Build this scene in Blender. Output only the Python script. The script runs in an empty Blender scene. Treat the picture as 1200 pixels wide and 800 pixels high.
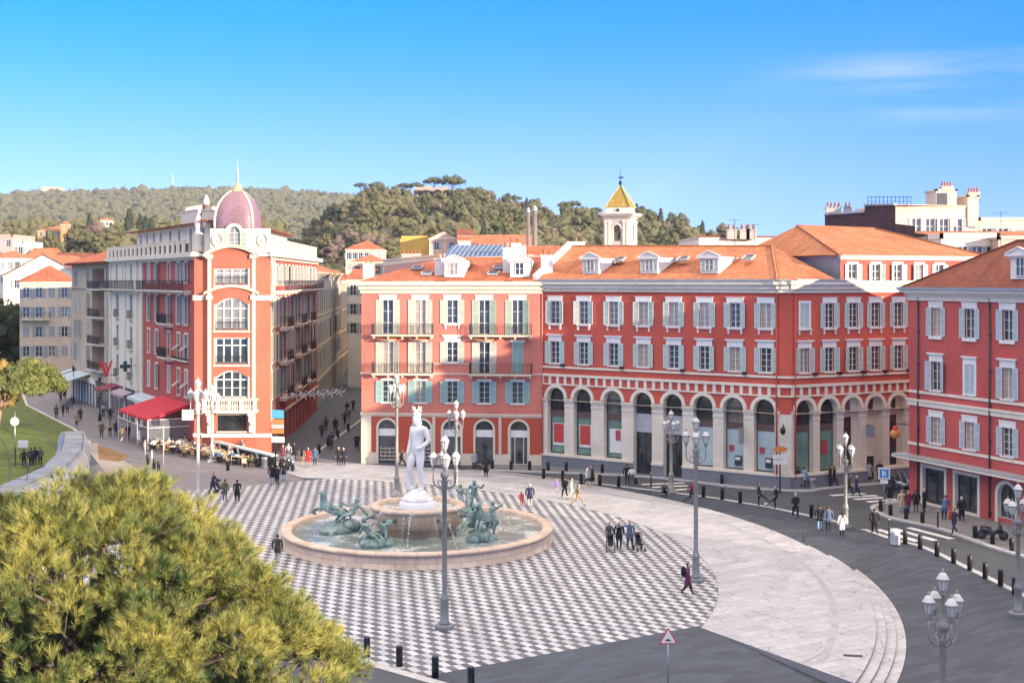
import bpy, math, random
import numpy as np
from mathutils import Vector, Matrix
R = math.radians
random.seed(7)
rng = np.random.default_rng(7)
scene = bpy.context.scene
COL = scene.collection
# ------------------------------------------------------------------ camera geometry
FPX, CX, HY, CAMZ = 1520.0, 600.0, 328.0, 17.0
def sstep(a, b, x):
    t = min(1.0, max(0.0, (x - a) / (b - a)))
    return t * t * (3 - 2 * t)
def gz(x, y):
    """height of the ground: level, with a shallow dip along the curved steps of the stone platform"""
    g = .952 * x - .306 * y
    return -.45 * sstep(-10.5, -2.5, g) * (1 - sstep(20.8, 24.6, x)) * sstep(24, 40, y) * (1 - sstep(80, 94, y))
def G(px, py, dz=0.0):
    """point of the ground seen along one ray of the camera"""
    z = dz
    for _ in range(12):
        Y = FPX * (CAMZ - z) / (py - HY)
        X = (px - CX) / FPX * Y
        z = gz(X, Y) + dz
    return (X, Y, z)
def P(px, py, Y):
    return ((px - CX) / FPX * Y, Y, CAMZ - (py - HY) / FPX * Y)
# ------------------------------------------------------------------ mesh builder
class MB:
    def __init__(s):
        s.v = []; s.f = []; s.m = []; s.sm = []
    def face(s, pts, m=0, smooth=False):
        i = len(s.v); s.v.extend([tuple(p) for p in pts])
        s.f.append(tuple(range(i, i + len(pts)))); s.m.append(m); s.sm.append(smooth)
    def quad(s, a, b, c, d, m=0): s.face((a, b, c, d), m)
    def box(s, x0, x1, y0, y1, z0, z1, m=0, M=None, skip=''):
        if x0 > x1: x0, x1 = x1, x0
        if y0 > y1: y0, y1 = y1, y0
        if z0 > z1: z0, z1 = z1, z0
        p = [(x0,y0,z0),(x1,y0,z0),(x1,y1,z0),(x0,y1,z0),(x0,y0,z1),(x1,y0,z1),(x1,y1,z1),(x0,y1,z1)]
        if M is not None: p = [tuple(M @ Vector(q)) for q in p]
        i = len(s.v); s.v.extend(p)
        for k, q in (('b',(0,3,2,1)),('t',(4,5,6,7)),('f',(0,1,5,4)),('r',(1,2,6,5)),('k',(2,3,7,6)),('l',(3,0,4,7))):
            if k in skip: continue
            s.f.append(tuple(i + j for j in q)); s.m.append(m); s.sm.append(False)
    def cbox(s, c, d, m=0, M=None):
        s.box(c[0]-d[0]/2, c[0]+d[0]/2, c[1]-d[1]/2, c[1]+d[1]/2, c[2]-d[2]/2, c[2]+d[2]/2, m, M)
    def grid(s, rows, m=0, closed=False, smooth=True, cap=False):
        """rows: list of rings with the same number of points"""
        i = len(s.v); n = len(rows[0])
        for r in rows: s.v.extend([tuple(p) for p in r])
        for a in range(len(rows) - 1):
            for b in range(n if closed else n - 1):
                c = (b + 1) % n
                s.f.append((i+a*n+b, i+a*n+c, i+(a+1)*n+c, i+(a+1)*n+b)); s.m.append(m); s.sm.append(smooth)
        if cap:
            s.f.append(tuple(i + k for k in reversed(range(n)))); s.m.append(m); s.sm.append(False)
            s.f.append(tuple(i + (len(rows)-1)*n + k for k in range(n))); s.m.append(m); s.sm.append(False)
    def lathe(s, prof, c=(0,0,0), n=16, m=0, smooth=True, cap=True, a0=0.0, sx=1.0, sy=1.0):
        rows = [[(c[0]+r*sx*math.cos(a0+2*math.pi*k/n), c[1]+r*sy*math.sin(a0+2*math.pi*k/n), c[2]+z) for k in range(n)] for r, z in prof]
        s.grid(rows, m, True, smooth, cap)
    def tube(s, pts, r, n=8, m=0, cap=True, smooth=True):
        pts = [Vector(p) for p in pts]
        rr = r if isinstance(r, (list, tuple)) else [r] * len(pts)
        rows = []
        ref = None
        for i, p in enumerate(pts):
            t = (pts[min(i+1, len(pts)-1)] - pts[max(i-1, 0)])
            t = t.normalized() if t.length > 1e-9 else Vector((0,0,1))
            if ref is None:
                ref = Vector((0,0,1)) if abs(t.z) < .9 else Vector((1,0,0))
            u = (ref - t * ref.dot(t))
            if u.length < 1e-6: u = t.orthogonal()
            u.normalize(); w = t.cross(u); ref = u
            rows.append([p + (u*math.cos(2*math.pi*k/n) + w*math.sin(2*math.pi*k/n)) * rr[i] for k in range(n)])
        s.grid(rows, m, True, smooth, cap)
    def bar(s, a, b, w, h=None, m=0):
        """square bar from a to b"""
        a = Vector(a); b = Vector(b); t = (b - a).normalized(); h = h or w
        ref = Vector((0,0,1)) if abs(t.z) < .95 else Vector((0,1,0))
        u = t.cross(ref).normalized() * w / 2; q = u.cross(t).normalized() * h / 2
        s.grid([[a-u-q, a+u-q, a+u+q, a-u+q], [b-u-q, b+u-q, b+u+q, b-u+q]], m, True, False, True)
    def ball(s, c, r, m=0, nu=10, nv=6, sx=1, sy=1, sz=1):
        prof = [(max(1e-3, r*math.sin(math.pi*k/nv)), -r*math.cos(math.pi*k/nv)*sz) for k in range(nv+1)]
        s.lathe(prof, c, nu, m, True, False, 0, sx, sy)
    def prism(s, poly, z0, z1, m=0, mt=None):
        """upright prism over a counter-clockwise (x, y) outline"""
        n = len(poly)
        s.face([(x, y, z1) for x, y in poly], m if mt is None else mt)
        s.face([(x, y, z0) for x, y in reversed(poly)], m)
        for i in range(n):
            a, b = poly[i], poly[(i+1) % n]
            s.quad((a[0],a[1],z0),(b[0],b[1],z0),(b[0],b[1],z1),(a[0],a[1],z1), m)
    def weld(s):
        d = {}; mp = []; nv = []
        for p in s.v:
            k = (round(p[0], 4), round(p[1], 4), round(p[2], 4))
            if k not in d: d[k] = len(nv); nv.append(p)
            mp.append(d[k])
        s.v = nv; s.f = [tuple(mp[i] for i in f) for f in s.f]
    def mesh(s, name, mats, off=None):
        if name.endswith('wall') and len(s.f) > 4: s.weld()
        me = bpy.data.meshes.new(name)
        v = s.v if off is None else [(p[0]-off[0], p[1]-off[1], p[2]-off[2]) for p in s.v]
        me.from_pydata(v, [], s.f)
        for mt in mats: me.materials.append(mt)
        me.polygons.foreach_set('material_index', s.m)
        me.polygons.foreach_set('use_smooth', s.sm)
        add_uv(me)
        me.update()
        return me
def add_uv(me):
    """a planar map in metres for every face: u along the level line of the face, v up its slope"""
    n = len(me.vertices); nl = len(me.loops)
    if not nl: return
    co = np.empty(n*3, np.float32); me.vertices.foreach_get('co', co); co = co.reshape(-1, 3)
    npol = len(me.polygons)
    nm = np.empty(npol*3, np.float32); me.polygons.foreach_get('normal', nm); nm = nm.reshape(-1, 3)
    tot = np.empty(npol, np.int32); me.polygons.foreach_get('loop_total', tot)
    vi = np.empty(nl, np.int32); me.loops.foreach_get('vertex_index', vi)
    t = np.cross(np.array([0, 0, 1], np.float32), nm)
    ln = np.linalg.norm(t, axis=1)
    t[ln < 1e-3] = (1, 0, 0); ln[ln < 1e-3] = 1
    t /= ln[:, None]
    b = np.cross(nm, t)
    fi = np.repeat(np.arange(npol), tot)
    p = co[vi]
    uv = np.stack([(p*t[fi]).sum(1), (p*b[fi]).sum(1)], 1).astype(np.float32)
    lay = me.uv_layers.new(name='UVMap')
    lay.data.foreach_set('uv', uv.ravel())
# ------------------------------------------------------------------ objects
def link(name, data, parent=None, loc=(0,0,0), rz=0.0, label=None):
    o = bpy.data.objects.new(name, data); COL.objects.link(o)
    o.location = loc; o.rotation_euler = (0, 0, rz)
    if parent is not None: o.parent = parent
    if label: o['label'] = label
    return o
def tag(o, label, cat, group=None):
    o['label'] = label; o['category'] = cat
    if group: o['group'] = group
    return o
def top(name, label, cat, loc=(0,0,0), rz=0.0, group=None):
    return tag(link(name, None, None, loc, rz), label, cat, group)
def part(name, mb, mats, parent, loc=(0,0,0), rz=0.0, label=None):
    return link(name, mb.mesh(name, mats) if isinstance(mb, MB) else mb, parent, loc, rz, label)
def struct(name, mb, mats, kind='structure', label=None):
    o = link(name, mb.mesh(name, mats)); o['kind'] = kind
    if label: o['label'] = label
    return o
def copy_tree(o, parent=None, loc=None, rz=None):
    c = o.copy(); COL.objects.link(c); c.parent = parent
    if loc is not None: c.location = loc
    if rz is not None: c.rotation_euler = (0, 0, rz)
    for ch in list(o.children): copy_tree(ch, c)
    return c
ORD = 'first second third fourth fifth sixth seventh eighth ninth tenth eleventh twelfth thirteenth fourteenth fifteenth sixteenth seventeenth eighteenth nineteenth twentieth'.split()
# ------------------------------------------------------------------ materials
def lin(h):
    h = h.lstrip('#')
    c = [int(h[i:i+2], 16) / 255 for i in (0, 2, 4)]
    return tuple(x / 12.92 if x <= .04045 else ((x + .055) / 1.055) ** 2.4 for x in c)
class NT:
    def __init__(s, name):
        s.mat = bpy.data.materials.new(name); s.mat.use_nodes = True
        s.n = s.mat.node_tree.nodes; s.l = s.mat.node_tree.links
        s.b = s.n['Principled BSDF']
    def new(s, t, **kw):
        nd = s.n.new(t)
        for k, v in kw.items(): setattr(nd, k, v)
        return nd
    def val(s, sock, x):
        if hasattr(x, 'is_linked') or isinstance(x, bpy.types.NodeSocket): s.l.new(x, sock)
        else: sock.default_value = x
    def math(s, op, a, b=0.0, c=None):
        nd = s.new('ShaderNodeMath', operation=op)
        s.val(nd.inputs[0], a); s.val(nd.inputs[1], b)
        if c is not None: s.val(nd.inputs[2], c)
        return nd.outputs[0]
    def mix(s, fac, a, b, mode='MIX'):
        nd = s.new('ShaderNodeMix', data_type='RGBA', blend_type=mode)
        s.val(nd.inputs[0], fac)
        for k, x in ((6, a), (7, b)):
            if isinstance(x, tuple): nd.inputs[k].default_value = (*x[:3], 1)
            else: s.l.new(x, nd.inputs[k])
        return nd.outputs[2]
    def noise(s, co, scale, detail=3.0, rough=.55):
        nd = s.new('ShaderNodeTexNoise'); s.l.new(co, nd.inputs['Vector'])
        nd.inputs['Scale'].default_value = scale; nd.inputs['Detail'].default_value = detail
        nd.inputs['Roughness'].default_value = rough
        return nd.outputs['Fac']
    def ramp(s, fac, a, b, va=0.0, vb=1.0):
        nd = s.new('ShaderNodeMapRange'); s.l.new(fac, nd.inputs[0])
        nd.inputs[1].default_value = a; nd.inputs[2].default_value = b
        nd.inputs[3].default_value = va; nd.inputs[4].default_value = vb
        return nd.outputs[0]
    def mapping(s, co, scale=(1,1,1), rot=0.0, loc=(0,0,0)):
        nd = s.new('ShaderNodeMapping'); s.l.new(co, nd.inputs['Vector'])
        nd.inputs['Scale'].default_value = scale; nd.inputs['Rotation'].default_value = (0,0,rot)
        nd.inputs['Location'].default_value = loc
        return nd.outputs[0]
    def pos(s): return s.new('ShaderNodeNewGeometry').outputs['Position']
    def uv(s): return s.new('ShaderNodeTexCoord').outputs['UV']
    def bump(s, h, strength=.3, dist=.02):
        nd = s.new('ShaderNodeBump'); s.l.new(h, nd.inputs['Height'])
        nd.inputs['Strength'].default_value = strength; nd.inputs['Distance'].default_value = dist
        s.l.new(nd.outputs[0], s.b.inputs['Normal'])
    def col(s, c):
        if isinstance(c, tuple): s.b.inputs['Base Color'].default_value = (*c[:3], 1)
        else: s.l.new(c, s.b.inputs['Base Color'])
    def set(s, rough=.6, metal=0.0, spec=.5):
        s.b.inputs['Roughness'].default_value = rough; s.b.inputs['Metallic'].default_value = metal
        s.b.inputs['Specular IOR Level'].default_value = spec
def scl(c, k): return tuple(min(1.0, x*k) for x in c[:3])
MC = {}
def plain(name, c, rough=.6, metal=0.0, var=.12, scale=3.0):
    """paint, cloth, metal: one colour with a little wear"""
    if name in MC: return MC[name]
    t = NT(name); t.set(rough, metal)
    if var > 0:
        f = t.noise(t.pos(), scale, 4)
        t.col(t.mix(t.ramp(f, .3, .7), scl(c, 1-var), scl(c, 1+var*.6)))
    else: t.col(c)
    MC[name] = t.mat; return t.mat
def stucco(name, c, var=.14, stain=.22, rough=.85):
    """painted render: faded patches, rain streaks, fine grain"""
    if name in MC: return MC[name]
    t = NT(name); t.set(rough, 0, .25)
    p = t.pos()
    big = t.noise(p, .22, 4, .6)
    c1 = t.mix(t.ramp(big, .3, .72), scl(c, 1-var), scl(c, 1+var*.55))
    st = t.noise(t.mapping(p, (1.6, 1.6, .12)), 1.0, 4, .65)
    c2 = t.mix(t.math('MULTIPLY', t.ramp(st, .44, .70), stain), c1, tuple(x*.55+.05 for x in c))
    fine = t.noise(p, 7.0, 3)
    c3 = t.mix(t.ramp(fine, .3, .7, 0, .10), c2, scl(c, .72))
    t.col(c3); t.bump(fine, .25, .02)
    MC[name] = t.mat; return t.mat
def tiles(name, c, c2, pale=(.62,.40,.26)):
    """clay roof: rows of half-round tiles, old and new ones mixed"""
    if name in MC: return MC[name]
    t = NT(name); t.set(.85, 0, .2)
    u = t.uv()
    sep = t.new('ShaderNodeSeparateXYZ'); t.l.new(u, sep.inputs[0])
    x = t.math('MULTIPLY', sep.outputs[0], 1/.22); y = t.math('MULTIPLY', sep.outputs[1], 1/.34)
    wave = t.math('ABSOLUTE', t.math('SINE', t.math('MULTIPLY', x, math.pi)))
    fy = t.math('FRACT', y)
    cell = t.new('ShaderNodeCombineXYZ'); t.l.new(t.math('FLOOR', x), cell.inputs[0]); t.l.new(t.math('FLOOR', y), cell.inputs[1])
    wn = t.new('ShaderNodeTexWhiteNoise', noise_dimensions='2D'); t.l.new(cell.outputs[0], wn.inputs['Vector'])
    a = t.mix(t.ramp(wn.outputs['Value'], .1, .9), c, c2)
    a = t.mix(t.ramp(wn.outputs['Value'], .93, .99, 0, .6), a, pale)
    big = t.noise(t.mapping(u, (.5, .25, 1)), 1.0, 4, .6)
    a = t.mix(t.ramp(big, .42, .75, 0, .8), a, scl(c2, .6))
    t.col(t.mix(t.ramp(wave, 0, .35, .35, 0), a, scl(c2, .35)))
    h = t.math('ADD', wave, t.math('MULTIPLY', fy, -.5))
    t.bump(h, .9, .09)
    MC[name] = t.mat; return t.mat
def stone(name, c, bw=1.0, bh=.5, mortar=.02, var=.16, rot=0.0, world=False, rough=.75, dark=.55, off=.5, mcol=None, spec=.4):
    """coursed slabs or blocks"""
    if name in MC: return MC[name]
    t = NT(name); t.set(rough, 0, spec)
    u = t.pos() if world else t.uv()
    if rot: u = t.mapping(u, (1,1,1), rot)
    br = t.new('ShaderNodeTexBrick', offset=off); t.l.new(u, br.inputs['Vector'])
    br.inputs['Scale'].default_value = 1.0; br.inputs['Mortar Size'].default_value = mortar
    br.inputs['Mortar Smooth'].default_value = .2; br.inputs['Bias'].default_value = 0
    br.inputs['Brick Width'].default_value = bw; br.inputs['Row Height'].default_value = bh
    br.inputs['Color1'].default_value = (*scl(c, 1-var), 1); br.inputs['Color2'].default_value = (*scl(c, 1+var*.7), 1)
    br.inputs['Mortar'].default_value = (*(mcol or scl(c, dark)), 1)
    n1 = t.noise(t.pos(), .6, 5, .65); n2 = t.noise(t.pos(), 6.0, 3)
    a = t.mix(t.ramp(n1, .35, .75, 0, .45), br.outputs['Color'], scl(c, .68))
    a = t.mix(t.ramp(n2, .3, .75, 0, .18), a, scl(c, .6))
    t.col(a); t.bump(t.math('ADD', t.math('MULTIPLY', n2, .5), t.math('MULTIPLY', br.outputs['Fac'], -.6)), .35, .02)
    MC[name] = t.mat; return t.mat
def glass_mat(name, c=(.035,.045,.05), curtain=(.34,.31,.26), share=.3, rough=.08):
    """window glass over a dim room; some panes have a curtain behind (one value for each object)"""
    if name in MC: return MC[name]
    t = NT(name); t.set(rough, 0, .75)
    rnd = t.new('ShaderNodeObjectInfo').outputs['Random']
    f = t.ramp(rnd, 1-share, 1-share+.05)
    w = t.noise(t.mapping(t.pos(), (3.0, 3.0, .4)), 1.6, 3)
    cur = t.mix(t.ramp(w, .35, .65), scl(curtain, .6), curtain)
    n = t.noise(t.pos(), .9, 4)
    a = t.mix(t.ramp(n, .35, .7), scl(c, .5), scl(c, 1.8))
    t.col(t.mix(f, a, cur))
    MC[name] = t.mat; return t.mat
def slats(name, c, pitch=.07):
    """louvred shutter leaf"""
    if name in MC: return MC[name]
    t = NT(name); t.set(.55)
    sep = t.new('ShaderNodeSeparateXYZ'); t.l.new(t.uv(), sep.inputs[0])
    fr = t.math('FRACT', t.math('MULTIPLY', sep.outputs[1], 1/pitch))
    f = t.noise(t.pos(), 2.0, 3)
    a = t.mix(t.ramp(f, .3, .7), scl(c, .86), scl(c, 1.06))
    t.col(t.mix(t.ramp(fr, 0, .22, .45, 0), a, scl(c, .45)))
    t.bump(fr, .7, .03)
    MC[name] = t.mat; return t.mat
# ------------------------------------------------------------------ buildings: walls with real openings, windows with parts
class Facade:
    """local axes: x along the wall (seen from outside, left to right), y into the building, z up"""
    def __init__(s, root, base, p0, p1):
        s.root = root; s.base = base; s.p0 = p0
        dx, dy = p1[0]-p0[0], p1[1]-p0[1]
        s.L = math.hypot(dx, dy); s.d = (dx/s.L, dy/s.L); s.n = (s.d[1], -s.d[0])
        s.a = math.atan2(dy, dx)
    def uz(s, px, py):
        kx = (px - CX) / FPX
        u = (kx*s.p0[1] - s.p0[0]) / (s.d[0] - kx*s.d[1])
        Y = s.p0[1] + u*s.d[1]
        return u, CAMZ - (py - HY) * Y / FPX
    def u(s, px): return s.uz(px, 400)[0]
    def z(s, px, py): return s.uz(px, py)[1]
    def W(s, u, y=0.0, z=0.0):
        return (s.p0[0] + u*s.d[0] - y*s.n[0], s.p0[1] + u*s.d[1] - y*s.n[1], z)
    def loc(s, u=0, y=0, z=0):
        w = s.W(u, y, z)
        return (w[0]-s.base[0], w[1]-s.base[1], z-s.base[2])
    def add(s, name, mb, mats, u=0, y=0, z=0, label=None):
        return part(name, mb, mats, s.root, s.loc(u, y, z), s.a, label)
class Bld:
    def __init__(s, name, label, base, cat='building', group=None):
        s.base = base; s.root = top(name, label, cat, base, 0, group)
    def facade(s, p0, p1): return Facade(s.root, s.base, p0, p1)
    def world(s, name, mb, mats, label=None):
        return link(name, mb.mesh(name, mats, s.base), s.root, (0,0,0), 0, label)
def arch_pts(u0, u1, zs, n=14):
    r = (u1-u0)/2; c = (u0+u1)/2
    return [(c - r*math.cos(math.pi*k/n), zs + r*math.sin(math.pi*k/n)) for k in range(n+1)]
def wall(mb, u0, u1, z0, z1, ops, depth=.22, m=0, mr=None, back=False):
    """a wall sheet at y = 0 with openings (a0, a1, b0, b1, arched) and their reveals"""
    mr = m if mr is None else mr
    us = sorted({u0, u1, *[min(max(o[i], u0), u1) for o in ops for i in (0, 1)]})
    zs = sorted({z0, z1, *[min(max(o[i], z0), z1) for o in ops for i in (2, 3)]})
    for i in range(len(us)-1):
        if us[i+1]-us[i] < 1e-4: continue
        for j in range(len(zs)-1):
            cu, cz = (us[i]+us[i+1])/2, (zs[j]+zs[j+1])/2
            if zs[j+1]-zs[j] < 1e-4 or any(o[0] < cu < o[1] and o[2] < cz < o[3] for o in ops): continue
            mb.quad((us[i],0,zs[j]),(us[i+1],0,zs[j]),(us[i+1],0,zs[j+1]),(us[i],0,zs[j+1]), m)
    for o in ops:
        a0, a1, b0, b1 = o[:4]; arched = len(o) > 4 and o[4]; d = o[5] if len(o) > 5 else depth
        if arched:
            zs_ = b1 - (a1-a0)/2; pts = arch_pts(a0, a1, zs_)
            for k in range(len(pts)-1):
                p, q = pts[k], pts[k+1]
                mb.quad((p[0],0,p[1]),(q[0],0,q[1]),(q[0],0,b1),(p[0],0,b1), m)
                mb.quad((p[0],0,p[1]),(p[0],d,p[1]),(q[0],d,q[1]),(q[0],0,q[1]), mr)
            top_ = zs_
        else:
            top_ = b1; mb.quad((a0,0,b1),(a0,d,b1),(a1,d,b1),(a1,0,b1), mr)
        mb.quad((a0,0,b0),(a0,d,b0),(a0,d,top_),(a0,0,top_), mr)
        mb.quad((a1,0,b0),(a1,0,top_),(a1,d,top_),(a1,d,b0), mr)
        if b0 > z0 + 1e-3: mb.quad((a0,0,b0),(a1,0,b0),(a1,d,b0),(a0,d,b0), mr)
def arch_band(mb, u0, u1, zs, w, y0, y1, m=0, n=18):
    """raised band round an arch: u0..u1 the opening, w the width of the band"""
    a = arch_pts(u0, u1, zs, n); b = arch_pts(u0-w, u1+w, zs, n)
    for k in range(n):
        mb.quad((a[k][0],y0,a[k][1]),(a[k+1][0],y0,a[k+1][1]),(b[k+1][0],y0,b[k+1][1]),(b[k][0],y0,b[k][1]), m)
        mb.quad((b[k][0],y0,b[k][1]),(b[k+1][0],y0,b[k+1][1]),(b[k+1][0],y1,b[k+1][1]),(b[k][0],y1,b[k][1]), m)
        mb.quad((a[k][0],y0,a[k][1]),(a[k][0],y1,a[k][1]),(a[k+1][0],y1,a[k+1][1]),(a[k+1][0],y0,a[k+1][1]), m)
    for q in (0, n):
        mb.quad((a[q][0],y0,a[q][1]),(b[q][0],y0,b[q][1]),(b[q][0],y1,b[q][1]),(a[q][0],y1,a[q][1]), m)
PROTO = {}
def proto(key, fn):
    if key not in PROTO: PROTO[key] = fn()
    return PROTO[key]
def window_mesh(w, h, arched, nrow, mats, y=.13, ncol=2):
    """frame, casement bars and pane: one window's own mesh; origin at the middle of its foot"""
    b = MB(); f = .055
    if arched:
        zs = h - w/2; pts = arch_pts(-w/2, w/2, zs, 14)
        b.face([(-w/2, y+.03, 0), (w/2, y+.03, 0)] + [(p[0], y+.03, p[1]) for p in reversed(pts)], 1)
        inn = arch_pts(-w/2+f, w/2-f, zs, 14)
        for k in range(14):
            b.quad((inn[k][0],y-.03,inn[k][1]),(inn[k+1][0],y-.03,inn[k+1][1]),(pts[k+1][0],y-.03,pts[k+1][1]),(pts[k][0],y-.03,pts[k][1]), 0)
            b.quad((inn[k][0],y-.03,inn[k][1]),(inn[k][0],y+.03,inn[k][1]),(inn[k+1][0],y+.03,inn[k+1][1]),(inn[k+1][0],y-.03,inn[k+1][1]), 0)
        hh = zs
        b.box(-w/2, w/2, y-.035, y+.025, zs-.04, zs+.04, 0)
    else:
        hh = h; b.quad((-w/2,y+.03,0),(w/2,y+.03,0),(w/2,y+.03,h),(-w/2,y+.03,h), 1)
        b.box(-w/2+f, w/2-f, y-.03, y+.025, h-f, h, 0)
    b.box(-w/2, -w/2+f, y-.03, y+.025, 0, hh, 0); b.box(w/2-f, w/2, y-.03, y+.025, 0, hh, 0)
    b.box(-w/2+f, w/2-f, y-.03, y+.025, 0, f*1.3, 0)
    top_ = h-f if not arched else h-f-.02
    for k in range(1, ncol):
        x = -w/2 + w*k/ncol
        b.box(x-.04, x+.04, y-.025, y+.02, f*1.3, top_ - (0 if not arched else abs(x)*.35), 0)
    for k in range(1, nrow):
        z = hh*k/nrow; b.box(-w/2+f, w/2-f, y-.018, y+.015, z-.018, z+.018, 0)
    return b.mesh('window', mats)
def shutter_mesh(w, h, mats, left=True):
    """one louvred leaf, hinge at x = 0"""
    b = MB(); s = -1 if left else 1; fr = .055; t = .035
    x0, x1 = (0, s*w)
    def bx(a, c, z0, z1, y0=-t, y1=0, m=0): b.box(s*a, s*c, y0, y1, z0, z1, m)
    bx(0, fr, 0, h); bx(w-fr, w, 0, h)
    zz = [0, h*.30, h*.62, h]
    for k, z in enumerate(zz):
        z0 = max(0, z-fr/2 if 0 < k < 3 else (z if k == 0 else z-fr)); bx(fr, w-fr, z0, z0+fr)
    bx(fr, w-fr, fr, h-fr, -t*.62, -t*.3, 1)
    return b.mesh('shutter', mats)
def place_window(F, u, z, w, h, style, arched=False, shutters='open', nrow=3, ncol=2, lintel=None, sill=None, name='window', y=.13, sw=None, jit=6):
    """style: dict(frame, glass, leaf, slat, trim). Returns the window object, a part of the building, with its sub-parts"""
    key = ('win', w, h, arched, nrow, ncol, y, style['frame'].name, style['glass'].name)
    me = proto(key, lambda: window_mesh(w, h, arched, nrow, [style['frame'], style['glass']], y, ncol))
    o = link(name, me, F.root, F.loc(u, 0, z), F.a)
    hh = h if not arched else h - w/2
    sw = sw or w/2*.98
    if shutters in ('open', 'half'):
        for left in (True, False):
            k = ('sh', round(sw, 3), hh, left, style['leaf'].name)
            ms = proto(k, lambda: shutter_mesh(sw, hh, [style['leaf'], style['slat']], left))
            ang = R(random.uniform(0, jit) + (random.uniform(8, 22) if random.random() < .12 else 0))
            link('shutter', ms, o, ((-1 if left else 1)*(w/2+.012), -.02, 0), ang if left else -ang)
    elif shutters == 'closed':
        for left in (True, False):
            k = ('shc', w, h, left, style['leaf'].name)
            ms = proto(k, lambda: shutter_mesh(w/2-.008, hh, [style['leaf'], style['slat']], not left))
            link('shutter', ms, o, ((-1 if left else 1)*(w/2-.004), .03, 0), 0)
    if lintel:
        k = ('lin', w, h, lintel, style['trim'].name)
        link('lintel', proto(k, lambda: lintel_mesh(w, h, lintel, [style['trim']])), o)
    if sill:
        k = ('sill', w, sill, style['trim'].name)
        link('sill', proto(k, lambda: sill_mesh(w, sill, [style['trim']])), o)
    return o
def lintel_mesh(w, h, kind, mats):
    b = MB()
    if kind == 'plain':          # a flat white block above the opening
        b.box(-w/2-.30, w/2+.30, -.06, .002, h+.003, h+.42, 0)
        b.box(-w/2-.36, w/2+.36, -.09, .002, h+.42, h+.48, 0)
    elif kind == 'cap':          # block under a projecting cap
        b.box(-w/2-.26, w/2+.26, -.05, .002, h+.003, h+.46, 0)
        b.box(-w/2-.34, w/2+.34, -.11, .002, h+.46, h+.54, 0)
        b.box(-w/2-.44, w/2+.44, -.18, .002, h+.54, h+.64, 0)
    elif kind == 'frame':        # a flat moulding all round
        for x in (-1, 1): b.box(x*(w/2+.003), x*(w/2+.17), -.05, .002, -.02, h+.003, 0)
        b.box(-w/2-.17, w/2+.17, -.05, .002, h+.003, h+.2, 0)
    elif kind == 'framecap':
        for x in (-1, 1): b.box(x*(w/2+.003), x*(w/2+.2), -.05, .002, -.02, h+.003, 0)
        b.box(-w/2-.2, w/2+.2, -.05, .002, h+.003, h+.46, 0)
        b.box(-w/2-.3, w/2+.3, -.15, .002, h+.46, h+.58, 0)
    elif kind == 'small':
        b.box(-w/2-.16, w/2+.16, -.05, .002, h+.003, h+.2, 0)
    return b.mesh('lintel', mats)
def sill_mesh(w, kind, mats):
    b = MB()
    if kind == 'corbel':
        b.box(-w/2-.26, w/2+.26, -.16, .1, -.12, -.003, 0)
        b.box(-w/2-.20, w/2+.20, -.10, .002, -.17, -.12, 0)
        for x in (-1, 1): b.box(x*(w/2+.06), x*(w/2+.18), -.11, .002, -.52, -.17, 0)
    elif kind == 'plain': b.box(-w/2-.16, w/2+.16, -.12, .1, -.10, -.003, 0)
    elif kind == 'thick': b.box(-w/2-.22, w/2+.22, -.12, .1, -.22, -.003, 0)
    return b.mesh('sill', mats)
def balcony(F, u0, u1, z, mats, depth=.8, h=1.0, name='balcony', brackets=True, step=.13):
    """slab and brackets, with the railing as its sub-part"""
    b = MB(); b.box(u0, u1, -depth, .05, z-.16, z, 0)
    b.box(u0-.03, u1+.03, -depth-.03, -depth+.1, z-.10, z+.003, 0)
    if brackets:
        n = max(2, int((u1-u0)/1.2)+1)
        for k in range(n):
            x = u0+.15+(u1-u0-.3)*k/(n-1); b.box(x-.07, x+.07, -depth*.8, .02, z-.38, z-.163, 0)
    o = F.add(name, b, [mats[0]])
    r = MB(); d = depth-.05
    for p, q in (((u0+.04,.0),(u0+.04,-d)), ((u0+.04,-d),(u1-.04,-d)), ((u1-.04,-d),(u1-.04,0))):
        r.bar((*p, z+h), (*q, z+h), .05, .04); r.bar((*p, z+.1), (*q, z+.1), .03)
        r.bar((*p, z+h*.8), (*q, z+h*.8), .02)
        L = math.hypot(q[0]-p[0], q[1]-p[1]); n = max(1, int(L/step))
        for k in range(n+1):
            x = p[0]+(q[0]-p[0])*k/n; y = p[1]+(q[1]-p[1])*k/n
            w = .022 if k % 8 else .04
            r.box(x-w/2, x+w/2, y-w/2, y+w/2, z+.003, z+h, 0)
    rl = part('railing', r, [mats[1]], o)
    return o
def hip(mb, c, e, ridge, m=0):
    """hip or gable roof: four eave corners (x,y,z) counter-clockwise from the front left, two ridge ends (left, right)"""
    a, b = ridge
    mb.quad(c[0], c[1], b, a, m); mb.face((c[1], c[2], b), m); mb.quad(c[2], c[3], a, b, m); mb.face((c[3], c[0], a), m)
def chimney_mesh(w, d, h, mats, pots=3):
    b = MB(); b.box(-w/2, w/2, -d/2, d/2, 0, h, 0); b.box(-w/2-.08, w/2+.08, -d/2-.08, d/2+.08, h, h+.12, 0)
    for k in range(pots):
        x = -w/2 + w*(k+.5)/pots; b.lathe([(.13,h+.12),(.10,h+.6),(.13,h+.62)], (x,0,0), 8, 1)
    return b.mesh('chimney', mats)
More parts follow.
